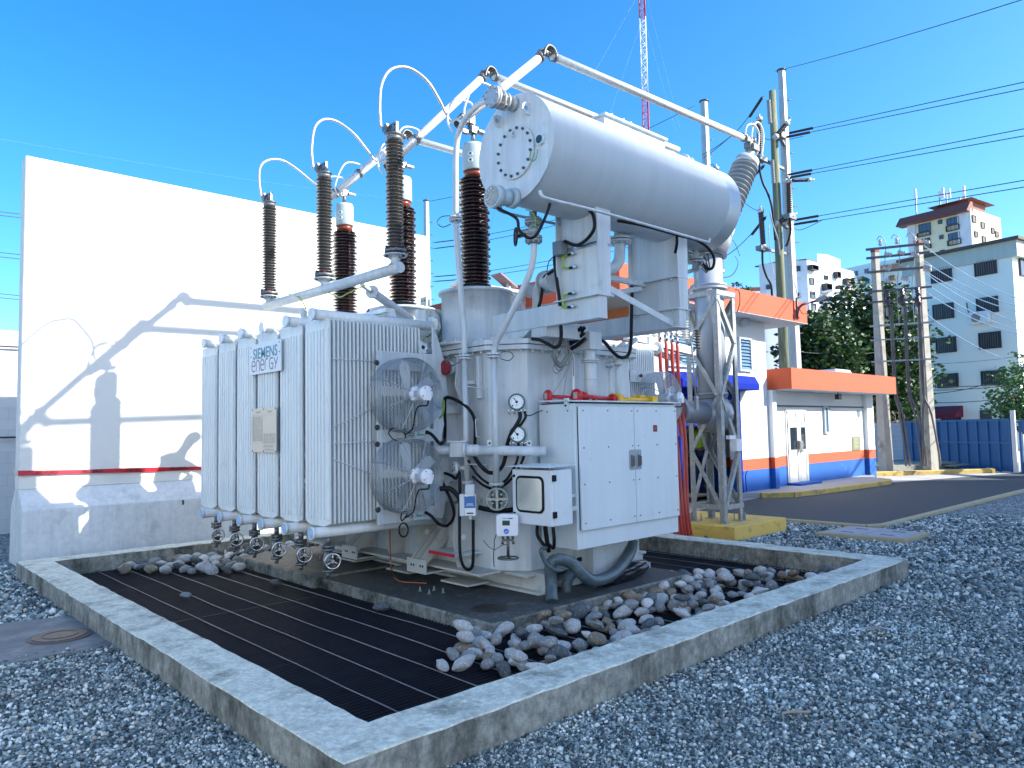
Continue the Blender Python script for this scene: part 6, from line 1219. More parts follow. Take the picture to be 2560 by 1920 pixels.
# ================================================================ FAR BUILDINGS
def pt(px,py,D): p=PD(px,py,D); return Vector((p.x,p.y,0))
def prismb(b,foot,z0,z1): b.prism([(f.x,f.y,z0) for f in foot],(0,0,z1-z0))
def wallpt(A,B,px,py):
    n=Vector((-(B-A).y,(B-A).x,0)).normalized(); return PP(px,py,n,A.dot(n))
def win(A,B,px0,py0,px1,py1,parent,name='window',gl=None,fr=None,out=.06,bars=2):
    n=Vector((-(B-A).y,(B-A).x,0)).normalized(); 
    if n.dot(A)>0: n=-n
    a=wallpt(A,B,px0,(py0+py1)/2); c=wallpt(A,B,px1,(py0+py1)/2); xm=(px0+px1)/2; zt_=wallpt(A,B,xm,py0).z; zb_=wallpt(A,B,xm,py1).z
    ctr=(a+c)/2; ctr.z=(zt_+zb_)/2; ux=(c-a); ux.z=0; w=ux.length/2; ux.normalize(); h=(zt_-zb_)/2
    b=MB(); b.obox(ctr+n*.03,ux,(0,0,1),n,(w,h,.03)); o=b.build(name,gl or glassc,parent)
    b=MB(); t=max(.04,w*.06)
    b.obox(ctr+n*.05+ux*-(w+t/2),ux,(0,0,1),n,(t/2,h+t,out)); b.obox(ctr+n*.05+ux*(w+t/2),ux,(0,0,1),n,(t/2,h+t,out)); b.obox(ctr+n*.05+Vector((0,0,h+t/2)),ux,(0,0,1),n,(w,t/2,out)); b.obox(ctr+n*.05-Vector((0,0,h+t/2)),ux,(0,0,1),n,(w,t/2,out))
    for k in range(1,bars): b.obox(ctr+n*.07+ux*(w*(2*k/bars-1)),ux,(0,0,1),n,(t*.25,h,.02))
    b.build('frame',fr or mat('dark_frame',(.03,.03,.035),.5),o); return ctr,ux,n,w,h
# B4 pale block at the right
D0=46; A=pt(2268,653,D0); dl=Vector((math.cos(YAW+R_(33.4)),math.sin(YAW+R_(33.4)),0)); nn=Vector((-dl.y,dl.x,0)); Bc=PP(2528,604,nn,A.dot(nn)); B=Vector((Bc.x,Bc.y,0)); ztop=(PP(2268,653,nn,A.dot(nn)).z+Bc.z)/2
away=Vector((dl.y,-dl.x,0)); away=away if away.dot(CF)>0 else -away
pg=mat('pale_green_render',(.86,.88,.80),.85,0,(.80,.82,.75),.5,.9,coord='World',dirt=(.40,.46,.45),dscale=.6,dlo=.62,dhi=.85,stretch=(1,1,.35))
b4=thing('apartment_block',(A.x,A.y,0),'pale green rendered block behind the blue gate with dark barred windows and a maroon awning','building')
b=MB(); prismb(b,[A,B,B+away*14,A+away*14],0,ztop-.9); b.build('wall',pg,b4)
b=MB(); e=(A-B).normalized(); o_=-away*.12; prismb(b,[A+e*.3+o_,B-e*.3+o_,B-e*.3+away*14,A+e*.3+away*14],ztop-.9,ztop-.0); b.build('roof_fascia',mat('fascia_streaked',(.52,.56,.50),.8,0,(.42,.46,.42),2.5,1.,coord='World',stretch=(1,1,.1)),b4)
b=MB(); prismb(b,[A+e*.5+o_*3,B-e*.5+o_*3,B-e*.5+away*14,A+e*.5+away*14],ztop,ztop+.16); b.build('roof_edge',mat('roof_edge_dark',(.08,.07,.06),.7),b4)
bw_=mat('barred_window_glass',(.035,.035,.04),.3,0,(.07,.07,.075),3,1.); 
W4=[(2330,669,2379,704),(2439,650,2491,686),(2335,761,2384,796),(2444,745,2495,781),(2343,845,2390,880),(2450,832,2502,870),(2346,936,2395,968),(2456,928,2509,962),(2358,1040,2402,1066),(2454,1027,2478,1047)]
for k,w in enumerate(W4):
    ctr,ux,n,ww_,hh=win(A,B,*w,b4,gl=mat('brown_shutter_glass',(.06,.02,.02),.4) if k<2 else bw_,bars=2)
    b=MB()
    for q in range(1,9): b.obox(ctr+n*.12+ux*(ww_*(2*q/9-1)),ux,(0,0,1),n,(.012,hh,.012))
    b.build('window_bars',mat('window_bar_grey',(.12,.13,.14),.5),b4)
def onw(px,py): return wallpt(A,B,px,py)
p=onw(2370,1030); b=MB(); n4=-away; wd=(onw(2332,1030)-onw(2407,1030)).length/2; b.prism([p+dl*wd+Vector((0,0,.35)),p+dl*wd+n4*.9+Vector((0,0,-.15)),p+dl*wd+n4*.9+Vector((0,0,-.32)),p+dl*wd+Vector((0,0,-.32))],-dl*2*wd); o=b.build('maroon_awning',mat('maroon_canvas',(.16,.005,.03),.6),b4)
b=MB()
for k in range(9): b.lathe(p+dl*wd*(1-2*(k+.5)/9)+n4*.91+Vector((0,0,-.32)),n4,[(wd/9,0),(wd/9,.01)],12)
b.build('scalloped_edge',mat('maroon_canvas',(0,0,0)),o)
def ac(p,s,par,lab=None):
    b=MB(); b.obox(p+n4*.25,dl,(0,0,1),n4,(.45*s,.30*s,.2)); o=b.build('wall_air_conditioner',whitep,par,bevel=.02); b=MB(); b.cyl(p+n4*.452+dl*.12*s,p+n4*.47+dl*.12*s,.22*s,n=20); b.build('fan_grille',mat('grille_grey',(.25,.24,.22),.5),o)
ac(onw(2455,795),1.15,b4)
b=MB(); b.tube([onw(2418,757)+n4*.05,onw(2421,775)+n4*.08,onw(2428,788)+n4*.08,onw(2440,794)+n4*.08],.03,6); b.build('pipe_run',mat('pipe_dark_green',(.08,.12,.11),.5),b4)
b=MB(); b.cyl(onw(2281,740)+n4*.12,Vector((*(onw(2297,1060)).xy,0))+n4*.12,.10,n=10); b.build('drain_pipe',mat('pale_blue_pipe',(.5,.6,.7),.5),b4)
# side face of B4 right of the corner: windows
B2=B+away*14
for w in ((2548,650,2560,688),): win(B,B2,*w,b4,bars=1)
# B5 small block far right
f=[pt(2522,600,90),pt(2620,600,90),pt(2620,600,105),pt(2522,600,105)]; b5=thing('apartment_block',f[0],'small pale block just visible over the roof at the right edge','building'); b=MB(); prismb(b,f,0,PD(2530,592,90).z); b.build('wall',wallm,b5); win(f[0],f[1],2548,612,2560,622,b5,bars=1)
# B3 cream tower
A3_=pt(2268,555,84); d3=Vector((math.cos(YAW+R_(35)),math.sin(YAW+R_(35)),0)); n3=Vector((-d3.y,d3.x,0)); C3=PP(2426,520,n3,A3_.dot(n3)); B3=Vector((C3.x,C3.y,0)); zt3=C3.z; aw3=Vector((d3.y,-d3.x,0)); aw3=aw3 if aw3.dot(CF)>0 else -aw3
cream=mat('cream_render',(.66,.60,.42),.85,0,(.60,.54,.38),.6,.8,coord='World',dirt=(.5,.47,.38),dscale=.4,dlo=.6,dhi=.8); quo=mat('white_quoin_render',(.66,.68,.70),.85,0,(.5,.52,.54),1.2,.9,coord='World',dirt=(.25,.25,.25),dscale=1.3,dlo=.62,dhi=.75)
b3=thing('apartment_tower',A3_,'cream apartment tower with red tiled roof edge and phone antennas on top','building')
Rt=PP(2502,560,Vector((-aw3.y,aw3.x,0)),B3.dot(Vector((-aw3.y,aw3.x,0)))); L3=(Vector((Rt.x,Rt.y,0))-B3).length
b=MB(); prismb(b,[A3_,B3,B3+aw3*L3,A3_+aw3*L3],0,zt3); b.build('wall',cream,b3)
e3=(B3-A3_); 
b=MB(); 
for (u0,u1) in ((0,.13),(.80,1.0)): prismb(b,[A3_+e3*u0-aw3*.08,A3_+e3*u1-aw3*.08,A3_+e3*u1+aw3*.2,A3_+e3*u0+aw3*.2],0,zt3-.05)
pieces(b,'quoin_panel',quo,b3)
rt=mat('red_roof_tile',(.22,.07,.045),.7,0,(.16,.05,.04),4,1.,coord='World')
b=MB(); q=e3.normalized(); b.prism([A3_-q*.9-aw3*.9+Vector((0,0,zt3-.35)),A3_-q*.9+aw3*.1+Vector((0,0,zt3+.75)),A3_-q*.9+aw3*.6+Vector((0,0,zt3+.75)),A3_-q*.9+aw3*.6+Vector((0,0,zt3-.35))],e3+q*.9); b.build('tiled_roof_edge',rt,b3)
b=MB(); prismb(b,[A3_+e3*.35+aw3*2,A3_+e3*.85+aw3*2,A3_+e3*.85+aw3*6,A3_+e3*.35+aw3*6],zt3,zt3+1.5); b.prism([A3_+e3*.3+aw3*1.5+Vector((0,0,zt3+1.5)),A3_+e3*.9+aw3*1.5+Vector((0,0,zt3+1.5)),A3_+e3*.6+aw3*4+Vector((0,0,zt3+3.4))],aw3*.2) if 0 else None; b.build('penthouse',rt,b3)
b=MB(); b.add([A3_+e3*.25+aw3*1.2+Vector((0,0,zt3+1.5)),A3_+e3*.95+aw3*1.2+Vector((0,0,zt3+1.5)),A3_+e3*.95+aw3*7+Vector((0,0,zt3+1.5)),A3_+e3*.25+aw3*7+Vector((0,0,zt3+1.5)),A3_+e3*.6+aw3*4+Vector((0,0,zt3+2.3))],[(0,1,4),(1,2,4),(2,3,4),(3,0,4),(3,2,1,0)]); b.build('hip_roof',rt,b3)
for w in ((2298,560,2326,578),(2368,545,2397,560),(2306,597,2325,612),(2372,583,2400,598),(2312,635,2329,642),(2374,622,2404,632)): win(A3_,B3,*w,b3,gl=mat('blue_glass',(.05,.09,.16),.2),bars=3)
for w in ((2347,551,2355,559),(2350,589,2358,597),(2352,626,2361,634)): win(A3_,B3,*w,b3,bars=1)
for w in ((2296,582,2327,590),(2368,564,2399,576),(2302,614,2328,622),(2372,600,2403,612)):
    ctr,ux,n,w_,h_=win(A3_,B3,*w,b3,name='balcony_rail',gl=mat('balcony_grey',(.35,.34,.28),.6),bars=3,out=.25)
for w in ((2430,540,2438,555),(2452,557,2460,570),(2478,571,2484,583),(2436,580,2442,592),(2488,580,2494,592),(2455,592,2462,605)): win(B3,B3+aw3*L3,*w,b3,bars=1,gl=mat('brown_pane',(.12,.09,.06),.4))
def mast_ant(px,py0,py1,D,wide=.3):
    a=PD(px,py1,D); c=PD(px,py0,D); b=MB(); b.cyl((a.x,a.y,zt3-1),(a.x,a.y,a.z+(c.z-a.z)*.7),.08,n=8); b.build('antenna_pole',galv,b3); b=MB()
    for s in (-1,1) if wide>.3 else (0,): b.box((a.x-.15+s*.45,a.y-.12+s*-.2,a.z+(c.z-a.z)*.35),(a.x+.15+s*.45,a.y+.12+s*-.2,c.z))
    b.build('antenna_panel',whitep,b3)
for (px,py0,py1,w) in ((2290,472,515,.3),(2350,478,505,.3),(2367,470,508,.6),(2412,464,510,.3),(2400,493,513,.3),(2445,498,522,.3)): mast_ant(px,py0,py1,86,w)
# B2 white block with tan panels
f=[pt(2104,672,110),pt(2175,655,106),pt(2280,640,102),pt(2300,640,125),pt(2120,672,128)]; b2=thing('apartment_block',f[0],'far white block with tan panels left of the twin power poles','building')
b=MB(); prismb(b,f,0,PD(2175,650,104).z); b.build('wall',wallm,b2); tan=mat('tan_panel',(.50,.34,.24),.8)
for w in ((2134,678,2146,690),(2162,672,2173,683),(2134,703,2148,717),(2164,698,2175,710)): win(f[0],f[1],*w,b2,gl=mat('blue_glass',(0,0,0)),bars=2,fr=mat('pale_frame',(.6,.6,.6),.6))
for w in ((2200,665,2225,680),(2232,660,2260,675),(2225,690,2240,702)): win(f[1],f[2],*w,b2,gl=tan,bars=1,fr=mat('cream_band',(.62,.52,.38),.8),out=.6)
ctr,ux,n,w_,h_=win(f[0],f[1],2132,694,2158,722,b2,name='tan_panel',gl=tan,fr=tan,bars=1,out=.02)
# B1 white block left
f=[pt(1897,660,75.5),pt(2017,650,74),pt(2070,668,76.5),pt(2134,690,80),pt(2160,690,95),pt(1925,660,95)]; zt1=PD(2017,650,74).z
b1=thing('apartment_block',f[0],'white weathered apartment block rising behind the wooden pole','building')
ww1=mat('weathered_white_render',(.72,.74,.76),.85,0,(.64,.67,.70),.5,.9,coord='World',dirt=(.38,.40,.40),dscale=.45,dlo=.6,dhi=.82,stretch=(1,1,.4))
b=MB(); prismb(b,f,0,zt1); b.build('wall',ww1,b1)
g1=[pt(2043,634,78),pt(2068,632,78.5),pt(2100,640,81),pt(2076,640,84)]; b=MB(); prismb(b,g1,zt1,PD(2060,634,78).z); b.build('stair_tower',ww1,b1)
b=MB(); prismb(b,[f[0]+(f[1]-f[0])*.35,f[1],f[2],f[0]+Vector((1,1,0))],zt1,zt1+.12); b.build('roof_edge',mat('roof_edge_dark',(0,0,0)),b1)
for w in ((1978,667,2000,678),(1983,734,1997,745),(1916,713,1926,722)): win(f[0],f[1],*w,b1,bars=2)
for w in ((2024,696,2033,711),(2026,730,2036,745),(2029,760,2038,775),(2060,690,2068,698),(2058,763,2066,775)): win(f[1],f[2],*w,b1,bars=1)
for w in ((2019,666,2034,676),(2055,712,2068,726),(2058,744,2070,757)): win(f[1],f[2],*w,b1,name='balcony_opening',bars=3,out=.5)
for w in ((2084,682,2092,695),(2090,716,2098,727),(2108,700,2126,712),(2108,728,2128,738)): win(f[2],f[3],*w,b1,name='balcony_opening',gl=tan if w[0]>2100 else None,bars=2,out=.4)
b=MB(); 
for w in ((2053,722,2072,733),(2055,750,2074,760)):
    a=wallpt(f[1],f[2],w[0],w[3]); c=wallpt(f[1],f[2],w[2],w[3]); nrm=Vector((-(f[2]-f[1]).y,(f[2]-f[1]).x,0)).normalized(); nrm=nrm if nrm.dot(CF)<0 else -nrm; b.prism([a,c,c+nrm*1.2,a+nrm*1.2],(0,0,.2)); 
pieces(b,'balcony_slab',ww1,b1)
# terracotta roof + house left of B1
f=[pt(1868,722,70),pt(1900,716,70),pt(1900,716,80),pt(1868,722,80)]; b6=thing('house',f[0],'low terracotta roof peeking over the upper orange parapet','house'); b=MB(); prismb(b,f,0,PD(1885,728,70).z); b.build('wall',ww1,b6); b=MB(); prismb(b,f,PD(1885,728,70).z,PD(1885,718,70).z); b.build('roof',rt,b6)

# ================================================================ TREES
def leafmat(name,c1,c2,c3):
    M=bpy.data.materials.new(name); M.use_nodes=True; nt=M.node_tree;N=nt.nodes;L=nt.links;b=N['Principled BSDF'];b.inputs['Roughness'].default_value=.5
    g=N.new('ShaderNodeNewGeometry'); r=N.new('ShaderNodeValToRGB'); L.new(g.outputs['Random Per Island'],r.inputs[0]); e=r.color_ramp.elements; e[0].color=(*c1,1); e[1].color=(*c3,1); x=e.new(.6); x.color=(*c2,1); L.new(r.outputs[0],b.inputs['Base Color'])
    t=N.new('ShaderNodeBsdfTranslucent'); L.new(r.outputs[0],t.inputs[0]); mx=N.new('ShaderNodeMixShader'); mx.inputs[0].default_value=.22; L.new(b.outputs[0],mx.inputs[1]); L.new(t.outputs[0],mx.inputs[2]); L.new(mx.outputs[0],N['Material Output'].inputs[0]); return M
lf=leafmat('leaf_green',(.010,.032,.014),(.024,.066,.016),(.065,.135,.022)); lf2=leafmat('leaf_bright',(.03,.09,.03),(.06,.16,.05),(.14,.26,.06)); bark=mat('tree_bark',(.10,.08,.06),.9,0,(.05,.04,.03),12,1.,.4,30)
def tree(name,lab,cat,lobes,base,n,ls,lm,seed,trunk=.25):
    rng=np.random.default_rng(seed); t=thing(name,(base[0],base[1],0),lab,cat); b=MB(); r2=random.Random(seed)
    top=Vector(lobes[0][0]); mid=Vector((base[0],base[1],top.z*.45)); b.tube([(base[0],base[1],-.1),(base[0]+.1,base[1],top.z*.25),mid,top],[trunk]*6+[trunk*.8]*6+[trunk*.5]*9,8,6)
    for c,r in lobes: b.tube([mid,(mid+Vector(c))/2+Vector((0,0,-.3)),c],[trunk*.4]*5+[trunk*.2]*8,6,5)
    b.build('trunk',bark,t); V=[];tot=sum(r[0]*r[2] for c,r in lobes)
    P=[]
    for c,r in lobes:
        k=int(n*r[0]*r[2]/tot); d=rng.normal(size=(k,3)); d/=np.linalg.norm(d,axis=1,keepdims=True); 
        rad=rng.uniform(.45,1.06,k)**.5; lump=1+.22*np.sin(d[:,0]*6+c[0])*np.sin(d[:,1]*5+c[1])+.18*np.sin(d[:,2]*7+seed)
        P.append(np.array(c)+d*np.array(r)*(rad*lump)[:,None])
    P=np.concatenate(P); m=len(P); keep=rng.uniform(size=m)<.6+.4*np.sin(P[:,0]*2.1)*np.sin(P[:,2]*2.7+P[:,1]); P=P[keep]; m=len(P)
    a=rng.normal(size=(m,3)); a/=np.linalg.norm(a,axis=1,keepdims=True); u=np.cross(a,[0,0,1.]); u/=np.linalg.norm(u,axis=1,keepdims=True); w=np.cross(a,u); s=ls*rng.uniform(.6,1.3,m)[:,None]
    Q=np.stack([P-u*s*.5,P-w*s*.0+u*0-w*s*.35,P+u*s*.5,P+w*s*.35],1).reshape(-1,3); F=np.arange(m*4).reshape(-1,4)
    me=bpy.data.meshes.new('crown'); me.from_pydata(Q.tolist(),[],F.tolist()); me.materials.append(lm); o=bpy.data.objects.new('crown',me); COL.objects.link(o); o.parent=t; 
    for v in me.vertices: v.co-=t.location
    return t
def LP_(px,py,D,r,ry=None,rz=None): p=PD(px,py,D); return ((p.x,p.y,p.z),(r,ry or r,rz or r))
D_=40; bs=pt(2130,1000,D_)
tree('broadleaf_tree','big dense dark green tree between the white block and the twin poles','tree',[LP_(2150,812,D_,2.0),LP_(2195,772,D_+1,1.45),LP_(2240,775,D_+2,1.3),LP_(2108,815,D_,1.5),LP_(2180,870,D_,2.6),LP_(2110,900,D_,2.4),LP_(2230,860,D_+1,1.9),LP_(2225,960,D_+1,2.3),LP_(2150,980,D_,2.2),LP_(2235,1020,D_,1.6)],(bs.x,bs.y),26000,.28,lf,1,.3)
bs=pt(2040,1000,36); tree('broadleaf_tree','darker tree rising just behind the lower orange roof, left of the big tree','tree',[LP_(2030,868,36,1.5),LP_(2065,880,36,1.5),LP_(2005,880,36,1.2),LP_(2075,850,37,1.3),LP_(2045,910,36,1.6)],(bs.x,bs.y),12000,.26,lf,2,.22)
bs=pt(2575,1060,25); tree('broadleaf_tree','brighter leafy tree at the right edge above the blue gate','tree',[LP_(2535,985,25,.75),LP_(2560,960,25,.75),LP_(2500,1010,25,.5),LP_(2545,1025,25,.7),LP_(2552,915,25.5,.35,.35,.5),LP_(2580,1000,25,.9),LP_(2485,990,25,.3),LP_(2507,935,25,.15,.15,.3)],(bs.x,bs.y),5200,.13,lf2,3,.09)
bs=pt(1845,760,60); tree('small_tree','wispy small treetop just over the upper orange parapet','tree',[LP_(1843,725,60,.45,.45,.7),LP_(1852,732,60,.5,.5,.4)],(bs.x,bs.y),450,.2,lf,4,.06)
bs=pt(1870,760,60); tree('small_tree','second wispy treetop over the parapet, nearer the terracotta roof','tree',[LP_(1868,732,60,.4,.4,.6),LP_(1862,738,60,.5,.4,.3)],(bs.x,bs.y),380,.2,lf,5,.06)
b=MB(); f=[pt(2000,1040,52),pt(2290,1040,52),pt(2290,1040,54),pt(2000,1040,54)]
# hedge mass closing the gap under the trees
tree('shrub','dark shrub mass at the foot of the big tree behind the block wall','shrub',[LP_(2170,1030,38,1.5,1.5,1.1),LP_(2215,1035,38,1.4,1.4,1.0),LP_(2250,1000,38,1.2,1.2,1.5),LP_(2120,1010,38,1.8),LP_(2185,940,39,1.6),LP_(2060,960,37,1.8),LP_(2255,920,40,1.3)],(pt(2200,1050,38).x,pt(2200,1050,38).y),8000,.3,lf,6,.1)

# ================================================================ GATE, BLOCK WALL, TWIN POLES
G0=Vector((30.42,10.71,0));G1=Vector((27.95,6.62,0)); gdir=(G1-G0).normalized(); gn=Vector((-gdir.y,gdir.x,0)); gn=gn if gn.dot(CF)<0 else -gn; gz=1.72
gblue=mat('gate_blue',(.018,.085,.22),.5,0,(.024,.10,.25),2,.8,coord='World',dirt=(.04,.10,.19),dscale=3,dlo=.6,dhi=.8)
gt=thing('sheet_metal_gate',G0,'blue ribbed sheet-metal sliding gate closing the yard','gate'); L=(G1-G0).length
b=MB(); b.obox((G0+G1)/2+Vector((0,0,gz/2+.02)),gdir,(0,0,1),gn,(L/2,gz/2,.015)); b.build('sheet',gblue,gt)
b=MB()
for k in range(12): b.obox(G0+gdir*L*k/11+gn*.04+Vector((0,0,gz/2)),gdir,(0,0,1),gn,(.022,gz/2,.025))
for z in (.06,.95,gz-.03): b.obox((G0+G1)/2+gn*.038+Vector((0,0,z)),gdir,(0,0,1),gn,(L/2,.025,.02))
b.build('ribs',mat('gate_rib_blue',(.03,.12,.28),.5),gt)
gp=thing('gate_post',G1,'white and blue steel gate post at the right end of the sheet gate','post'); b=MB(); p=G1+gdir*.1; b.box((p.x-.06,p.y-.06,0),(p.x+.06,p.y+.06,2.0)); b.build('post',mat('post_white',(.7,.7,.68),.5),gp)
g2=thing('sheet_metal_gate',G1,'short blue gate section with an opening at the right edge','gate'); q=G1+gdir*.35; r_=G1+gdir*3.2; b=MB(); b.obox((q+r_)/2+Vector((0,0,1.5)),gdir,(0,0,1),gn,((r_-q).length/2,.2,.02)); b.obox(r_-gdir*.6+Vector((0,0,.9)),gdir,(0,0,1),gn,(.85,.85,.018)); b.obox(q+Vector((0,0,.8)),gdir,(0,0,1),gn,(.04,.8,.03)); b.build('sheet',gblue,g2)
# car glimpse behind the opening
cr=thing('parked_car',G1+gdir*1.0-gn*2.2,'front corner of a pale car glimpsed through the gate opening','car'); c=G1+gdir*.95-gn*2.0
b=MB(); b.obox(c+Vector((0,0,.62)),gdir,(0,0,1),gn,(.5,.32,1.2)); b.obox(c-gn*.6+Vector((0,0,1.1)),gdir,(0,0,1),gn,(.42,.22,.5)); b.build('body',mat('car_paint',(.55,.6,.66),.3),cr,bevel=.12,seg=3); b=MB(); b.obox(c+gn*1.21+Vector((0,0,.52)),gdir,(0,0,1),gn,(.42,.14,.02)); b.build('grille',blackt,cr); b=MB(); b.obox(c+gn*1.22+gdir*-.33+Vector((0,0,.72)),gdir,(0,0,1),gn,(.12,.06,.02)); b.build('headlight',mat('headlamp',(.75,.78,.8),.1),cr); b=MB(); b.cyl(c-gdir*.52+gn*.7+Vector((0,0,.3)),c-gdir*.4+gn*.7+Vector((0,0,.3)),.3,n=20); b.build('wheel',rubber,cr)
blk=mat('grey_blockwork',(.42,.43,.45),.9,0,(.36,.37,.39),1.5,.9,.1,20,coord='World')
H0=G0-gdir*3.4
bwk=thing('block_wall',H0,'grey block wall left of the blue gate topped with coiled razor wire','wall'); b=MB(); b.obox((G0+H0)/2-gn*.05+Vector((0,0,.83)),gdir,(0,0,1),gn,(1.68,.85,.08)); b.build('blocks',blk,bwk)
b=MB()
for k in range(9): b.obox((G0+H0)/2+gn*.033+Vector((0,0,.19*k+.1)),gdir,(0,0,1),gn,(1.68,.006,.003))
b.build('joints',mat('mortar',(0,0,0)),bwk)
b=MB(); pts=[]; 
for i in range(150): a=i*.55; pts.append(H0+gdir*(3.4*i/150)+Vector((0,0,1.9))+gn*.2*math.cos(a)+Vector((0,0,.2*math.sin(a))))
b.tube(pts,.012,4,1); b.build('razor_wire',mat('razor_rust',(.12,.08,.07),.6,.5),bwk)
cpole=mat('weathered_pole_concrete',(.46,.44,.38),.85,0,(.34,.33,.29),4,.9,.3,30,coord='World',dirt=(.16,.15,.13),dscale=2,dlo=.55,dhi=.72)
hp1=PZ(2215,1166,.26); hp2=PZ(2327,1166,.26); h1=PP(2185,622,Vector((CF.x,CF.y,0)),hp1.dot(Vector((CF.x,CF.y,0)))).z; h2=PP(2301,603,Vector((CF.x,CF.y,0)),hp2.dot(Vector((CF.x,CF.y,0)))).z
H=thing('twin_pole_structure',(hp1+hp2)/2,'pair of tapered concrete power poles joined by cross-arms before the pale green block','power pole')
for p,h in ((hp1,h1),(hp2,h2)):
    b=MB(); b.lathe((p.x,p.y,.1),(0,0,1),[(.225,0),(.12,h-.1)],4,True,False,ph=.4); b.build('concrete_pole',cpole,H)
    b=MB(); b.lathe((p.x,p.y,h-.12),(0,0,1),[(.135,0),(.135,.14)],4,True,False,ph=.4); b.build('rusty_cap',mat('rust_red',(.22,.05,.03),.7),H)
ud=(hp2-hp1); ud.z=0; hl=ud.length; ud.normalize(); un=Vector((-ud.y,ud.x,0)); un=un if un.dot(CF)<0 else -un
def hz(py): return PP(2258,py,un,hp1.dot(un)).z
steelarm=mat('crossarm_steel',(.16,.15,.16),.55,.5,(.1,.09,.1),6,.9)
for k,(py,th) in enumerate(((618,.07),(640,.07),(676,.07),(725,.06),(752,.06),(812,.06),(848,.04),(902,.05))):
    z=hz(py); b=MB(); b.obox((hp1+hp2)/2*1.0+Vector((0,0,z-(hp1.z+hp2.z)/2))+un*(.2-.0),ud,(0,0,1),un,(hl/2+.28,th/2,.04)); b.build('crossarm',steelarm if k<5 else galv,H)
rnd=random.Random(6)
b=MB(); c2=MB()
for (u,py) in ((.18,700),(.55,697),(.8,640),(.2,632),(.5,632),(.15,668),(.55,665),(1.06,612),(1.06,672),(1.06,680)):
    p=hp1+ud*hl*u; p.z=hz(py); b.lathe(p+un*.25,(ud.x,ud.y,-.4),[(.03,0),(.09,.03),(.03,.08),(.09,.11),(.03,.16),(.09,.19),(.02,.24)],10)
for u in (.12,.5,.9):
    p=hp1+ud*hl*u; p.z=hz(612); b.lathe(p+un*.2,(0,0,1),[(.03,0),(.07,.05),(.03,.1),(.07,.14),(.02,.22)],10)
pieces(b,'line_insulator',mat('pale_glazed_insulator',(.5,.48,.46),.2),H)
b=MB(); 
for u in (.22,.55,.9):
    for dz in (735,756): p=hp1+ud*hl*u; p.z=hz(dz); b.lathe(p+un*.28,(.3,.2,1),[(.05,-.15),(.09,-.1),(.05,-.05),(.09,0),(.05,.05),(.09,.1),(.04,.15)],10)
pieces(b,'cutout_switch',mat('cutout_dark',(.08,.05,.06),.3),H)
b=MB()
for u,bot in ((.27,.42),(.31,.5),(.58,.75),(.62,.86),(.93,.80),(.9,1.5)):
    p0=hp1+ud*hl*u+un*.22; p0.z=hz(808); p3=hp1+ud*hl*min(bot,1.15)+un*.5; p3.z=.3; b.tube([p0+Vector((0,0,.6)),p0,p0+Vector((0,0,-2.2)),p0*.45+p3*.55+Vector((0,0,-.4)),p3+Vector((0,0,.35)),p3],.034,8,6)
pieces(b,'down_cable',mat('aged_cable',(.20,.19,.16),.6,0,(.05,.05,.05),2,1.),H)
b=MB()
for u in (.05,.38,.72):
    p=hp1+ud*hl*u+un*.2; p.z=hz(612)+.2; e=p+Vector((0,0,-1.6))+ud*.1; b.tube([p,p+ud*.1+Vector((0,0,.12)),p+ud*.25+Vector((0,0,-.2)),e,e+Vector((0,0,-1.3))],.014,5,5)
for u in (.2,.55,.85): p=hp1+ud*hl*u+un*.25; p.z=hz(790); b.cyl(p,p+Vector((0,0,.35)),.05,.03,n=8)
pieces(b,'bare_jumper',galv,H)

# ================================================================ TALL POLES, MAST, LINES
smm=mat('steel_monopole',(.50,.51,.50),.5,.4,(.42,.43,.42),3,.9,coord='World'); woodm=mat('treated_pole_wood',(.19,.21,.12),.85,0,(.11,.12,.07),3,1.,.4,40,coord='World',stretch=(1,1,.15),dirt=(.28,.29,.18),dscale=5,dlo=.5,dhi=.65)
term=mat('termination_brown',(.045,.035,.03),.35)
def mono(px0,py0,pxb,pyb,D,r0,r1,lab,name='steel_pole',m_=smm,n=8):
    a=PD(pxb,pyb,D); pl=Vector((CF.x,CF.y,0)).normalized(); k=Vector((a.x,a.y,0)).dot(pl); t_=PP(px0,py0,pl,k); x,y=(a.x,a.y)
    o=thing(name,(x,y,0),lab,'utility pole'); b=MB(); top=Vector((x,y,t_.z)); b.lathe((x,y,0),(0,0,1),[(r1,0),(r0,t_.z)],n,True,n>10); b.build('shaft',m_,o)
    if n<=10: b=MB(); b.cyl((x,y,t_.z),(x,y,t_.z+.04),r0*1.3,n=10); b.build('cap_plate',dsteel,o); b=MB(); zz=t_.z-1
    if n<=10:
        while zz>3: b.cyl((x,y,zz),(x+_r.x*(r0+.2),y+_r.y*(r0+.2),zz),.015,n=5); zz-=.6
        pieces(b,'step_bolt',dsteel,o)
    return o,x,y,t_.z
pC,cx_c,cy_c,zC=mono(1928,178,1987,925,24,.12,.26,'tallest pale steel pole behind the control building, right of the wooden pole')
pW,wx,wy,zW=mono(1908,228,1961,925,23.2,.105,.17,'greenish wooden utility pole close to the tall steel pole','wooden_pole',woodm,16)
pB_,bx,by,zB=mono(1741,255,1768,470,30,.15,.24,'steel pole rising behind the oil conservator')
pA_,ax_,ay_,zA=mono(1063,503,1068,700,34,.12,.26,'steel pole standing beyond the right end of the fire wall')
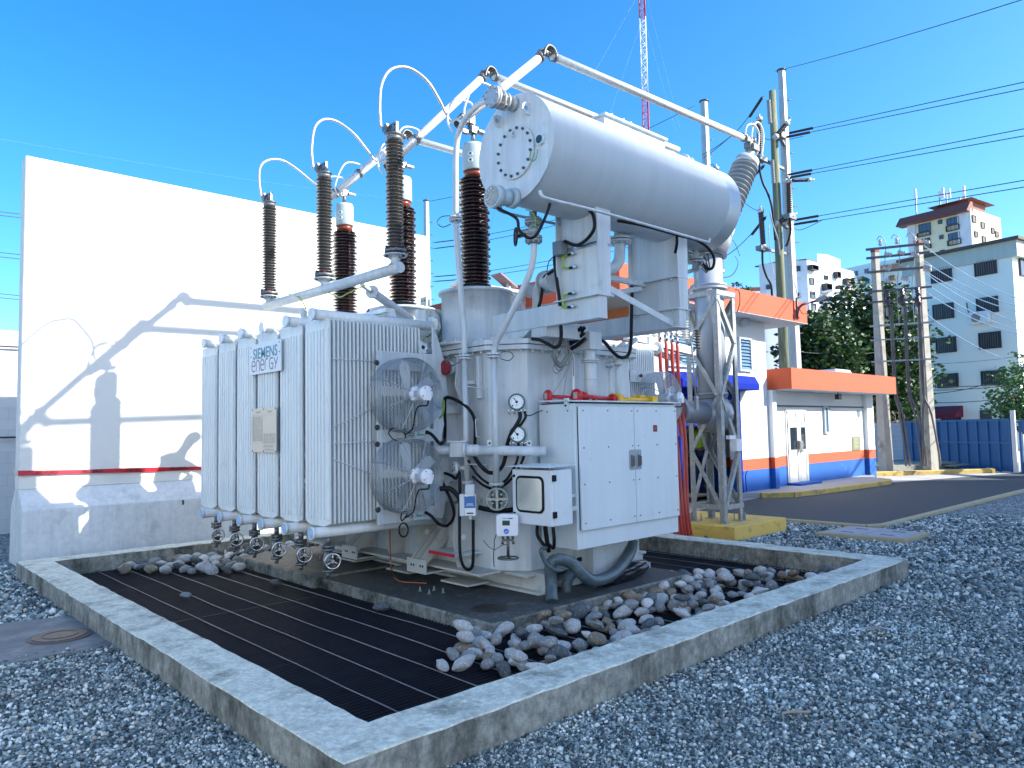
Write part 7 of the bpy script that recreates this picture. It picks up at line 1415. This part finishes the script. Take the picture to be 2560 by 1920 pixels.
def term_on(par,D,pxa,pya,pxb,pyb,r=.09,rib=True,m_=term):
    a=PD(pxa,pya,D); c=PD(pxb,pyb,D); L=(c-a).length; b=MB(); d=(c-a).normalized()
    b.lathe(a,d,sum([[(r*.8,L*i/16),(r,L*(i+.3)/16),(r,L*(i+.5)/16),(r*.8,L*(i+.8)/16)] for i in range(16)],[]),14) ; b.build('cable_termination',m_,par)
    b=MB(); b.cyl(c,c+d*.12,r*1.1,n=12); b.cyl(c+d*.12,c+d*.22,.03,n=8); b.cyl(a-d*.12,a,r*1.25,n=12); b.build('termination_fitting',mat('fitting_pale',(0,0,0)),par)
for t_ in ((1899,388,1898,303),(1908,612,1902,532),(1974,535,1972,458)): term_on(pC,23.4,*t_)
for t_ in ((1942,338,1964,312),(1945,556,1976,541)): term_on(pC,23.4,*t_,r=.075)
term_on(pC,23.4,1968,452,2018,450,.06)
for t_ in ((1790,445,1790,425),(1803,675,1800,610)): term_on(pB_,28,*t_,r=.10)
def cable(par,D,pts,r,name,m_=rubber):
    b=MB(); b.tube([PD(x,y,D) for x,y in pts],r,6,5); b.build(name,m_,par)
cable(pC,23.3,[(1898,400),(1900,430),(1908,460),(1918,480),(1930,520),(1938,600)],.035,'black_cable'); cable(pC,23.3,[(1906,620),(1907,660),(1916,690),(1928,715),(1930,760)],.035,'black_cable'); cable(pC,23.3,[(1975,545),(1976,580),(1968,610),(1964,615)],.035,'black_cable')
b=MB(); 
for (px,py) in ((1903,398),(1905,622),(1975,543)): p=PD(px,py,23.4); b.cbox(p,(.22,.10,.07)); b.bar(p,Vector((cx_c,cy_c,p.z)),.08,.08)
for (px,py) in ((1948,340),(1950,556),(1948,548)): p=PD(px,py,23.6); b.cbox(p,(.16,.16,.10)); b.bar(p,Vector((cx_c,cy_c,p.z)),.10,.10)
b.build('pole_bracket',cast,pC)
b=MB(); 
for (px,py,L) in ((1921,250,60),(1930,400,60)): 
    a=PD(px,py,23.0); c=PD(px+4,py+L,23.0); b.lathe(a,c-a,sum([[(.035,(c-a).length*i/14),(.075,(c-a).length*(i+.4)/14),(.035,(c-a).length*(i+.8)/14)] for i in range(14)],[]),10)
b.build('pole_insulator',lgsil,pW)
cable(pW,23.0,[(1925,530),(1932,560),(1945,600),(1950,640)],.02,'wire_bundle',lgsil); cable(pW,22.95,[(1922,560),(1926,640),(1938,700)],.012,'wire_bundle',galv)
linem=mat('line_dark',(.02,.05,.06),.5); linel=mat('line_pale',(.50,.56,.60),.4)
def line(a,c,sag,r,lab,m_=linem,grp='overhead power lines',ins=0,insr=.06,insm=None,name='power_line'):
    t=thing(name,a,lab,'power line',grp); a=Vector(a);c=Vector(c); b=MB(); n=14
    if any(k_ in lab for k_ in ('right edge','top right','left edge','pale green block')): c=a+(c-a)*1.7; sag*=1.7*1.7; n=22
    b.tube([a+(c-a)*(i/n)-Vector((0,0,sag*4*(i/n)*(1-i/n))) for i in range(n+1)],r,5,1,curve=False); b.build('wire',m_,t)
    if ins:
        d=(c-a).normalized(); d=(d-Vector((0,0,4*sag/(c-a).length))).normalized(); b=MB(); k=26; b.lathe(a+d*.15,d,sum([[(.02,ins*i/k),(insr,ins*(i+.4)/k),(.02,ins*(i+.8)/k)] for i in range(k)],[]),8); b.build('strain_insulator',insm or lgsil,t)
    return t
nm=['topmost','second','third','fourth','fifth','lowest']
for k,((xa,ya),(xb,yb)) in enumerate((((1968,334),(2570,203)),((1960,344),(2570,220)),((1965,438),(2570,320)),((1962,446),(2570,338)),((1982,551),(2570,449)),((1980,562),(2570,466)))):
    line(PD(xa,ya,24),PD(xb,yb,15.5),.0,.011,f'{nm[k]} of the six dark lines running from the tall pole to the right edge',ins=1.25 ,insr=.042,insm=term)
line(PD(1938,178,24),PD(2520,-8,14),.05,.010,'single dark wire from the top of the tallest pole to the top right','' or linem)
line(PD(1060,503,34),PD(-30,300,18),.15,.003,'thin pale wire sloping from the far pole to the left edge',mat('wire_faint',(.12,.25,.42),.5))
line(PD(1075,503,34),PD(1740,262,30),.5,.012,'dark wire between the tops of the two far steel poles')
for k,(y0,y1) in enumerate(((600,466),(609,475),(692,568),(700,579),(790,671),(799,681))): line(PD(1066,y0,34),PD(-30,y1-4,20),.25,.012,f'{nm[k]} of the six dark lines entering at the left edge behind the fire wall')
for k,((xa,ya),(xb,yb)) in enumerate((((1082,607),(1745,440)),((1082,622),(1745,452)),((1082,692),(1745,555)),((1082,704),(1745,567)))): line(PD(xa,ya,34),PD(xb,yb,30),.35,.013,f'{nm[k]} of the four dark lines crossing the sky behind the near bushing',ins=1.0,insr=.03,insm=mat('insulator_purple',(.08,.05,.12),.4))
for k,((xa,ya),(xb,yb)) in enumerate((((1908,240),(1840,330)),((1912,412),(1840,470)),((1916,540),(1842,620)),((1840,330),(1755,388)),((1842,620),(1790,650)))):
    line(PD(xa,ya,23.2),PD(xb,yb,27),.05,.014,('upper guy insulator string left of the wooden pole','middle insulator string left of the wooden pole, close to the duct bushing','lower insulator string left of the wooden pole','dark jumper wire from the upper string to the middle steel pole','dark jumper wire from the lower string to the middle steel pole')[k],ins=1.6 if k<3 else 0,insr=.05,insm=term)
for k,pts in enumerate((((1758,395),(1790,372),(1840,330)),((1800,695),(1830,688),(1845,660),(1838,640)),((1800,640),(1830,600),(1850,640)),((1850,500),(1880,520),(1900,530)),((1790,425),(1780,410),(1765,425)),((1905,345),(1950,352),(2010,340)),((1975,560),(2000,575),(2060,548)))):
    b=MB(); b.tube([PD(x,y,25) for x,y in pts],.012,5,8); o=b.build('slack_wire',linem); tag(o,('slack wire reaching the middle pole from the upper string','slack loop under the lower string, right of the conservator','small slack loop above the lower string','slack wire ending on the upright termination left of the wooden pole','little loop on top of the termination behind the conservator','slack wire sagging over the top pair of line insulators','slack wire under the lowest pair of line insulators')[k],'wire')
# wires right of the twin poles
for k,((xa,ya),(xb,yb)) in enumerate((((2308,612),(2575,705)),((2305,648),(2575,722)),((2305,672),(2575,733)),((2310,680),(2575,763)),((2310,705),(2575,782)),((2312,728),(2575,790)),((2316,785),(2575,868)))):
    line(PD(xa,ya,31.3),PD(xb,yb,24),.25,.017,f'{(nm+["seventh"])[k]} pale wire from the right-hand concrete pole to the right edge, counted from the top',linel,'pale wires right of the twin poles')
for k,((xa,ya),(xb,yb)) in enumerate((((2290,965),(2575,935)),((2290,975),(2575,938)),((2290,985),(2460,962)),((2285,1005),(2530,975)),((2278,910),(2575,868)),((2205,880),(1985,878)))):
    line(PD(xa,ya,36),PD(xb,yb,34),.12,.02 if k<4 else .01,('upper black street cable across the pale green block','second black street cable across the pale green block','short black street cable ending at the twin poles','lowest black street cable across the pale green block','thin grey wire across the middle of the pale green block','thin wire crossing in front of the dark trees')[k],linem,'street cables')
line(PD(1210,640,45),PD(1262,420,60),.0,.008,'hair-thin stay wire rising behind the near bushing',linem,'mast stays'); 
# lattice radio mast
mx_=PD(1640,1030,62); mr=thing('radio_mast',(mx_.x,mx_.y,0),'slender red and white lattice radio mast rising behind the conservator','mast'); s=.31
pl=Vector((CF.x,CF.y,0)).normalized(); kk=Vector((mx_.x,mx_.y,0)).dot(pl)
zr1=PP(1622,232,pl,kk).z; zr0=PP(1612,45,pl,kk).z; ztp=PP(1606,-40,pl,kk).z
mred=mat('mast_red',(.50,.02,.03),.5); mwh=mat('mast_white',(.78,.78,.78),.5)
cor=[Vector((mx_.x+s*math.cos(a),mx_.y+s*math.sin(a),0)) for a in (.2,2.3,4.4)]
def seg(z0,z1,m_,nm_):
    b=MB(); 
    for c in cor: b.cyl(c+Vector((0,0,z0)),c+Vector((0,0,z1)),.045,n=6)
    n=max(1,int((z1-z0)/.55)); h=(z1-z0)/n
    for i in range(n):
        for j in range(3):
            a,c=cor[j],cor[(j+1)%3]
            if i%2: a,c=c,a
            b.cyl(a+Vector((0,0,z0+h*i)),c+Vector((0,0,z0+h*(i+1))),.02,n=4)
            b.cyl(a+Vector((0,0,z0+h*i)),c+Vector((0,0,z0+h*(i))),.016,n=4)
    b.build(nm_,m_,mr)
z_=[0,zr1-16,zr1-8,zr1,zr0,ztp]; 
seg(0,6,mred,'red_section'); seg(6,zr1-6.5,mwh,'white_section'); seg(zr1-6.5,zr1,mred,'red_section'); seg(zr1,zr0,mwh,'white_section'); seg(zr0,ztp,mred,'red_section')
for k,(a_,b_) in enumerate((((1612,-30),(1700,320)),((1614,60),(1690,330)),((1605,-30),(1470,210)),((1612,30),(1510,330)))): line(PD(*a_,62),PD(*b_,50),.0,.0025,('upper thin stay wire on the right of the radio mast','lower thin stay wire on the right of the radio mast','upper thin stay wire on the left of the radio mast','lower thin stay wire on the left of the radio mast')[k],linel,'mast stays')

# ================================================================ SMALL THINGS ON THE GROUND
mh=thing('manhole',(1.0,7.3,0),'round rusty manhole cover set in a concrete slab left of the kerb','manhole'); slabm=mat('manhole_slab',(.20,.215,.22),.8,0,(.12,.13,.135),5,1.,.3,30,coord='World',dirt=(.30,.31,.30),dscale=3,dlo=.5,dhi=.7)
b=MB(); b.prism([(-.5,6.72,0),(1.74,6.60,0),(1.74,7.98,0),(-.5,8.5,0)],(0,0,.018)); b.build('slab',slabm,mh)
cm=PZ(150,1588,.03); b=MB(); b.cyl((cm.x,cm.y,.0),(cm.x,cm.y,.028),.235,n=40); b.build('frame_ring',mat('manhole_iron_rim',(.10,.09,.085),.6,.5),mh); b=MB(); b.cyl((cm.x,cm.y,.028),(cm.x,cm.y,.034),.20,n=40); b.torus((cm.x,cm.y,.034),(0,0,1),.13,.006,30,5); b.build('lid',mat('manhole_iron',(.15,.115,.10),.55,.4,(.08,.07,.07),20,1.),mh)
cv=thing('cable_pit_cover',(11.4,4.5,0),'pair of grey cover plates in a yellow frame on the gravel near the road corner','cover'); cc=[Vector((10.86,5.15,0)),Vector((11.94,5.08,0)),Vector((11.86,3.90,0)),Vector((10.98,3.92,0))]
b=MB(); b.prism([c for c in cc],(0,0,.05)); b.build('yellow_frame',mat('worn_yellow_edging',(0,0,0)),cv); m0=sum(cc,Vector())/4
b=MB(); mid01=(cc[0]+cc[3])/2; mid23=(cc[1]+cc[2])/2
for quad in ([cc[0],cc[1],mid23,mid01],[mid01,mid23,cc[2],cc[3]]):
    g0=sum(quad,Vector())/4; b.prism([m0+(g0+(c-g0)*.94-m0)*.9+Vector((0,0,.05)) for c in quad],(0,0,.006))
b.build('cover_plate',mat('cover_plate_concrete',(.42,.43,.46),.8,0,(.34,.35,.38),8,.9),cv)
b=MB()
for quad in ([cc[0],cc[1],mid23,mid01],[mid01,mid23,cc[2],cc[3]]):
    for u in (.25,.75): g0=quad[0]*(1-u)*.5+quad[1]*u*.5+quad[3]*(1-u)*.5+quad[2]*u*.5; b.obox(m0+(g0-m0)*.9+Vector((0,0,.0575)),(0,1,0),(1,0,0),(0,0,1),(.09,.02,.0015))
b.build('lifting_slot',blackt,cv)
p=PZ(2185,1580,.03); b=MB(); b.add([p+Vector(v) for v in ((-.13,.10,.03),(.02,.05,.01),(.13,-.11,.015),(.02,-.16,.035),(-.05,-.02,.06),(-.2,.14,.01))],[(0,1,2,4),(4,2,3),(0,4,5)]); tag(b.build('crumpled_paper',mat('paper_pale',(.62,.64,.65),.7)),'small crumpled pale paper scrap lying on the gravel at right','litter')
p=PZ(1955,1785,.03); b=MB(); b.tube([p,p+Vector((.04,-.03,.01)),p+Vector((.12,-.10,.005))],.008,6); tag(b.build('twig',mat('twig_tan',(.35,.30,.22),.8)),'short pale twig on the gravel near the bottom edge','twig')
# copper wire trailing on the plinth, loose bolts
b=MB(); b.tube([PX(975,1318,4.35),PX(975,1370,4.3),PX(978,1415,4.25),PZ(985,1440,.13),PZ(1000,1453,.125),PZ(1030,1456,.12),PZ(1067,1458,.12)],.008,8,6); tag(b.build('copper_wire',copper),'bare copper wire hanging down and trailing across the plinth','wire')
for k,(px,py) in enumerate(((1050,1478),(1073,1485),(1085,1476),(1108,1482),(748,1408),(765,1398),(800,1400))):
    p=PZ(px,py,.112); b=MB(); b.cyl(p,p+Vector((0,0,.045)),.006,n=6); b.cyl(p+Vector((0,0,.01)),p+Vector((0,0,.018)),.013,n=6); b.cyl(p,p+Vector((0,0,.003)),.02,n=8); tag(b.build('anchor_bolt',galv),'short rusty anchor stud sticking up from the plinth' ,'bolt','anchor studs on the plinth')

# ================================================================ PEOPLE
skinm=mat('skin',(.28,.15,.10),.5); hivis=mat('hi_vis_yellow',(.45,.72,.03),.6); navy=mat('navy_cloth',(.015,.03,.09),.8); orv=mat('hi_vis_orange',(.75,.16,.02),.6); hair_=mat('hair_black',(.01,.01,.01),.6); denim=mat('blue_work_cloth',(.02,.06,.20),.8)
def figure(name,J,E,Rd,mt,par):
    me=bpy.data.meshes.new(name); ks=list(J); me.from_pydata([Vector(J[k])-par.location for k in ks],[(ks.index(a),ks.index(b)) for a,b in E],[]); me.materials.append(mt)
    o=bpy.data.objects.new(name,me); COL.objects.link(o); o.parent=par; s=o.modifiers.new('skin','SKIN'); s.use_smooth_shade=True
    for i,k in enumerate(ks): r=Rd[k]; me.skin_vertices[0].data[i].radius=(r if isinstance(r,tuple) else (r,r)); 
    me.skin_vertices[0].data[0].use_root=True; o.modifiers.new('sub','SUBSURF').levels=2; o.modifiers['sub'].render_levels=2; return o
def person(base,rz,J,lab,vest,trous,headc,vestr):
    t=thing('person',base,lab,'person'); c,s=math.cos(rz),math.sin(rz)
    def W_(p): return Vector((base[0]+p[0]*c-p[1]*s,base[1]+p[0]*s+p[1]*c,base[2]+p[2]))
    JW={k:W_(v) for k,v in J.items()}
    E=[('pel','ch'),('ch','nk'),('nk','hd'),('hd','ht'),('ch','sl'),('sl','el'),('el','wl'),('wl','fl'),('ch','sr'),('sr','er'),('er','wr'),('wr','fr'),('pel','hl'),('hl','kl'),('kl','al'),('al','tl'),('pel','hr'),('hr','kr'),('kr','ar'),('ar','tr')]
    Rd=dict(pel=(.14,.11),ch=(.15,.11),nk=.055,hd=.085,ht=.07,sl=.06,sr=.06,el=.042,er=.042,wl=.03,wr=.03,fl=.03,fr=.03,hl=.09,hr=.09,kl=.06,kr=.06,al=.042,ar=.042,tl=.04,tr=.04)
    figure('body',JW,E,Rd,skinm,t)
    E2=[('pel','ch'),('ch','sl'),('ch','sr')]; R2={k:tuple(x+.022 for x in (Rd[k] if isinstance(Rd[k],tuple) else (Rd[k],)*2)) for k in Rd}
    figure('vest',{k:JW[k] for k in ('pel','ch','sl','sr')},E2,R2,vest,t)
    figure('trousers',{k:JW[k] for k in ('pel','hl','kl','al','hr','kr','ar')},[('pel','hl'),('hl','kl'),('kl','al'),('pel','hr'),('hr','kr'),('kr','ar')],{k:(tuple(x+.012 for x in (Rd[k] if isinstance(Rd[k],tuple) else (Rd[k],)*2))) for k in Rd},trous,t)
    b=MB(); b.lathe(JW['ht']-Vector((0,0,.05)),(0,0,1),[(.105,0),(.115,.01),(.10,.05),(.07,.09),(.02,.11)],16); b.build('hard_hat',headc,t)
    return t
st=dict(pel=(0,0,.95),ch=(0,0,1.32),nk=(0,.0,1.5),hd=(0,.02,1.60),ht=(0,.02,1.70),sl=(-.19,0,1.42),el=(-.25,.02,1.14),wl=(-.22,.16,.95),fl=(-.21,.2,.88),sr=(.19,0,1.42),er=(.25,.02,1.14),wr=(.22,.16,.95),fr=(.21,.2,.88),hl=(-.1,0,.9),kl=(-.11,.02,.5),al=(-.11,0,.09),tl=(-.11,.14,.04),hr=(.1,0,.9),kr=(.11,.02,.5),ar=(.11,0,.09),tr=(.11,.14,.04))
pp=PY(1748,1150,10.4); person((pp.x,10.4,.12),2.6,st,'person in a yellow-green vest standing in the dark doorway behind the lattice tower',hivis,navy,mat('hat_white',(.7,.7,.7),.4),0)
cr_=dict(pel=(0,-.12,.30),ch=(0,.12,.68),nk=(0,.26,.80),hd=(0,.34,.84),ht=(0,.40,.90),sl=(-.18,.14,.74),el=(-.26,.32,.5),wl=(-.2,.45,.3),fl=(-.18,.5,.25),sr=(.18,.14,.74),er=(.26,.32,.5),wr=(.2,.45,.3),fr=(.18,.5,.25),hl=(-.1,-.1,.28),kl=(-.16,.28,.46),al=(-.14,.05,.09),tl=(-.14,.2,.04),hr=(.1,-.1,.28),kr=(.16,.28,.46),ar=(.14,.05,.09),tr=(.14,.2,.04))
pq_=PX(950,760,5.75); person((5.75,pq_.y,2.55),-.3,cr_,'person crouching on the transformer lid in an orange striped vest and blue clothes',orv,denim,denim,0)

# ================================================================ unseen block added to shade the yard, off to the right of the camera
oc=thing('apartment_block',(26,-22,0),'unseen pale block added right of the yard to shade it','building')
YB=-16.0; HB=7.31+.76*16.0; XL,XR=11.5,40.6
b=MB(); b.box((XL,YB-14,0),(XR,YB,HB)); b.build('wall',mat('shade_block_render',(.62,.62,.60),.85,0,(.55,.55,.53),1,.8,coord='World'),oc)
wb=MB()
for i in range(9):
    for j in range(6): x=XL+1.2+i*3.1; wb.box((x,YB,1.3+j*3.1),(x+1.5,YB+.03,2.8+j*3.1))
wb.build('window_rows',glassc,oc)
lb=thing('bounce_building',(-14,-8,0),'unseen long white building added left of the yard to bounce sunlight','building')  # out of view, added to throw sunlight back onto the left-facing sides
b=MB(); b.box((-16,-34,0),(-6.5,6.5,8.5)); b.build('wall',mat('bounce_white_render',(.86,.85,.82),.85,0,(.82,.81,.78),1,.8,coord='World'),lb)
wb=MB()
for i in range(9): wb.box((-6.5,-32+i*4.2,4.6),(-6.47,-30.6+i*4.2,5.8))
wb.build('window_rows',glassc,lb)
struct(MB().add([(-6.5,-34,.006),(-1.7,-34,.006),(-1.7,5,.006),(-6.5,8,.006)],[(0,1,2,3)]).build('bounce_ground',mat('bounce_concrete',(.60,.59,.56),.85,0,(.54,.53,.51),2,.8,coord='World')))  # pale ground out of view, added to bounce sunlight upward
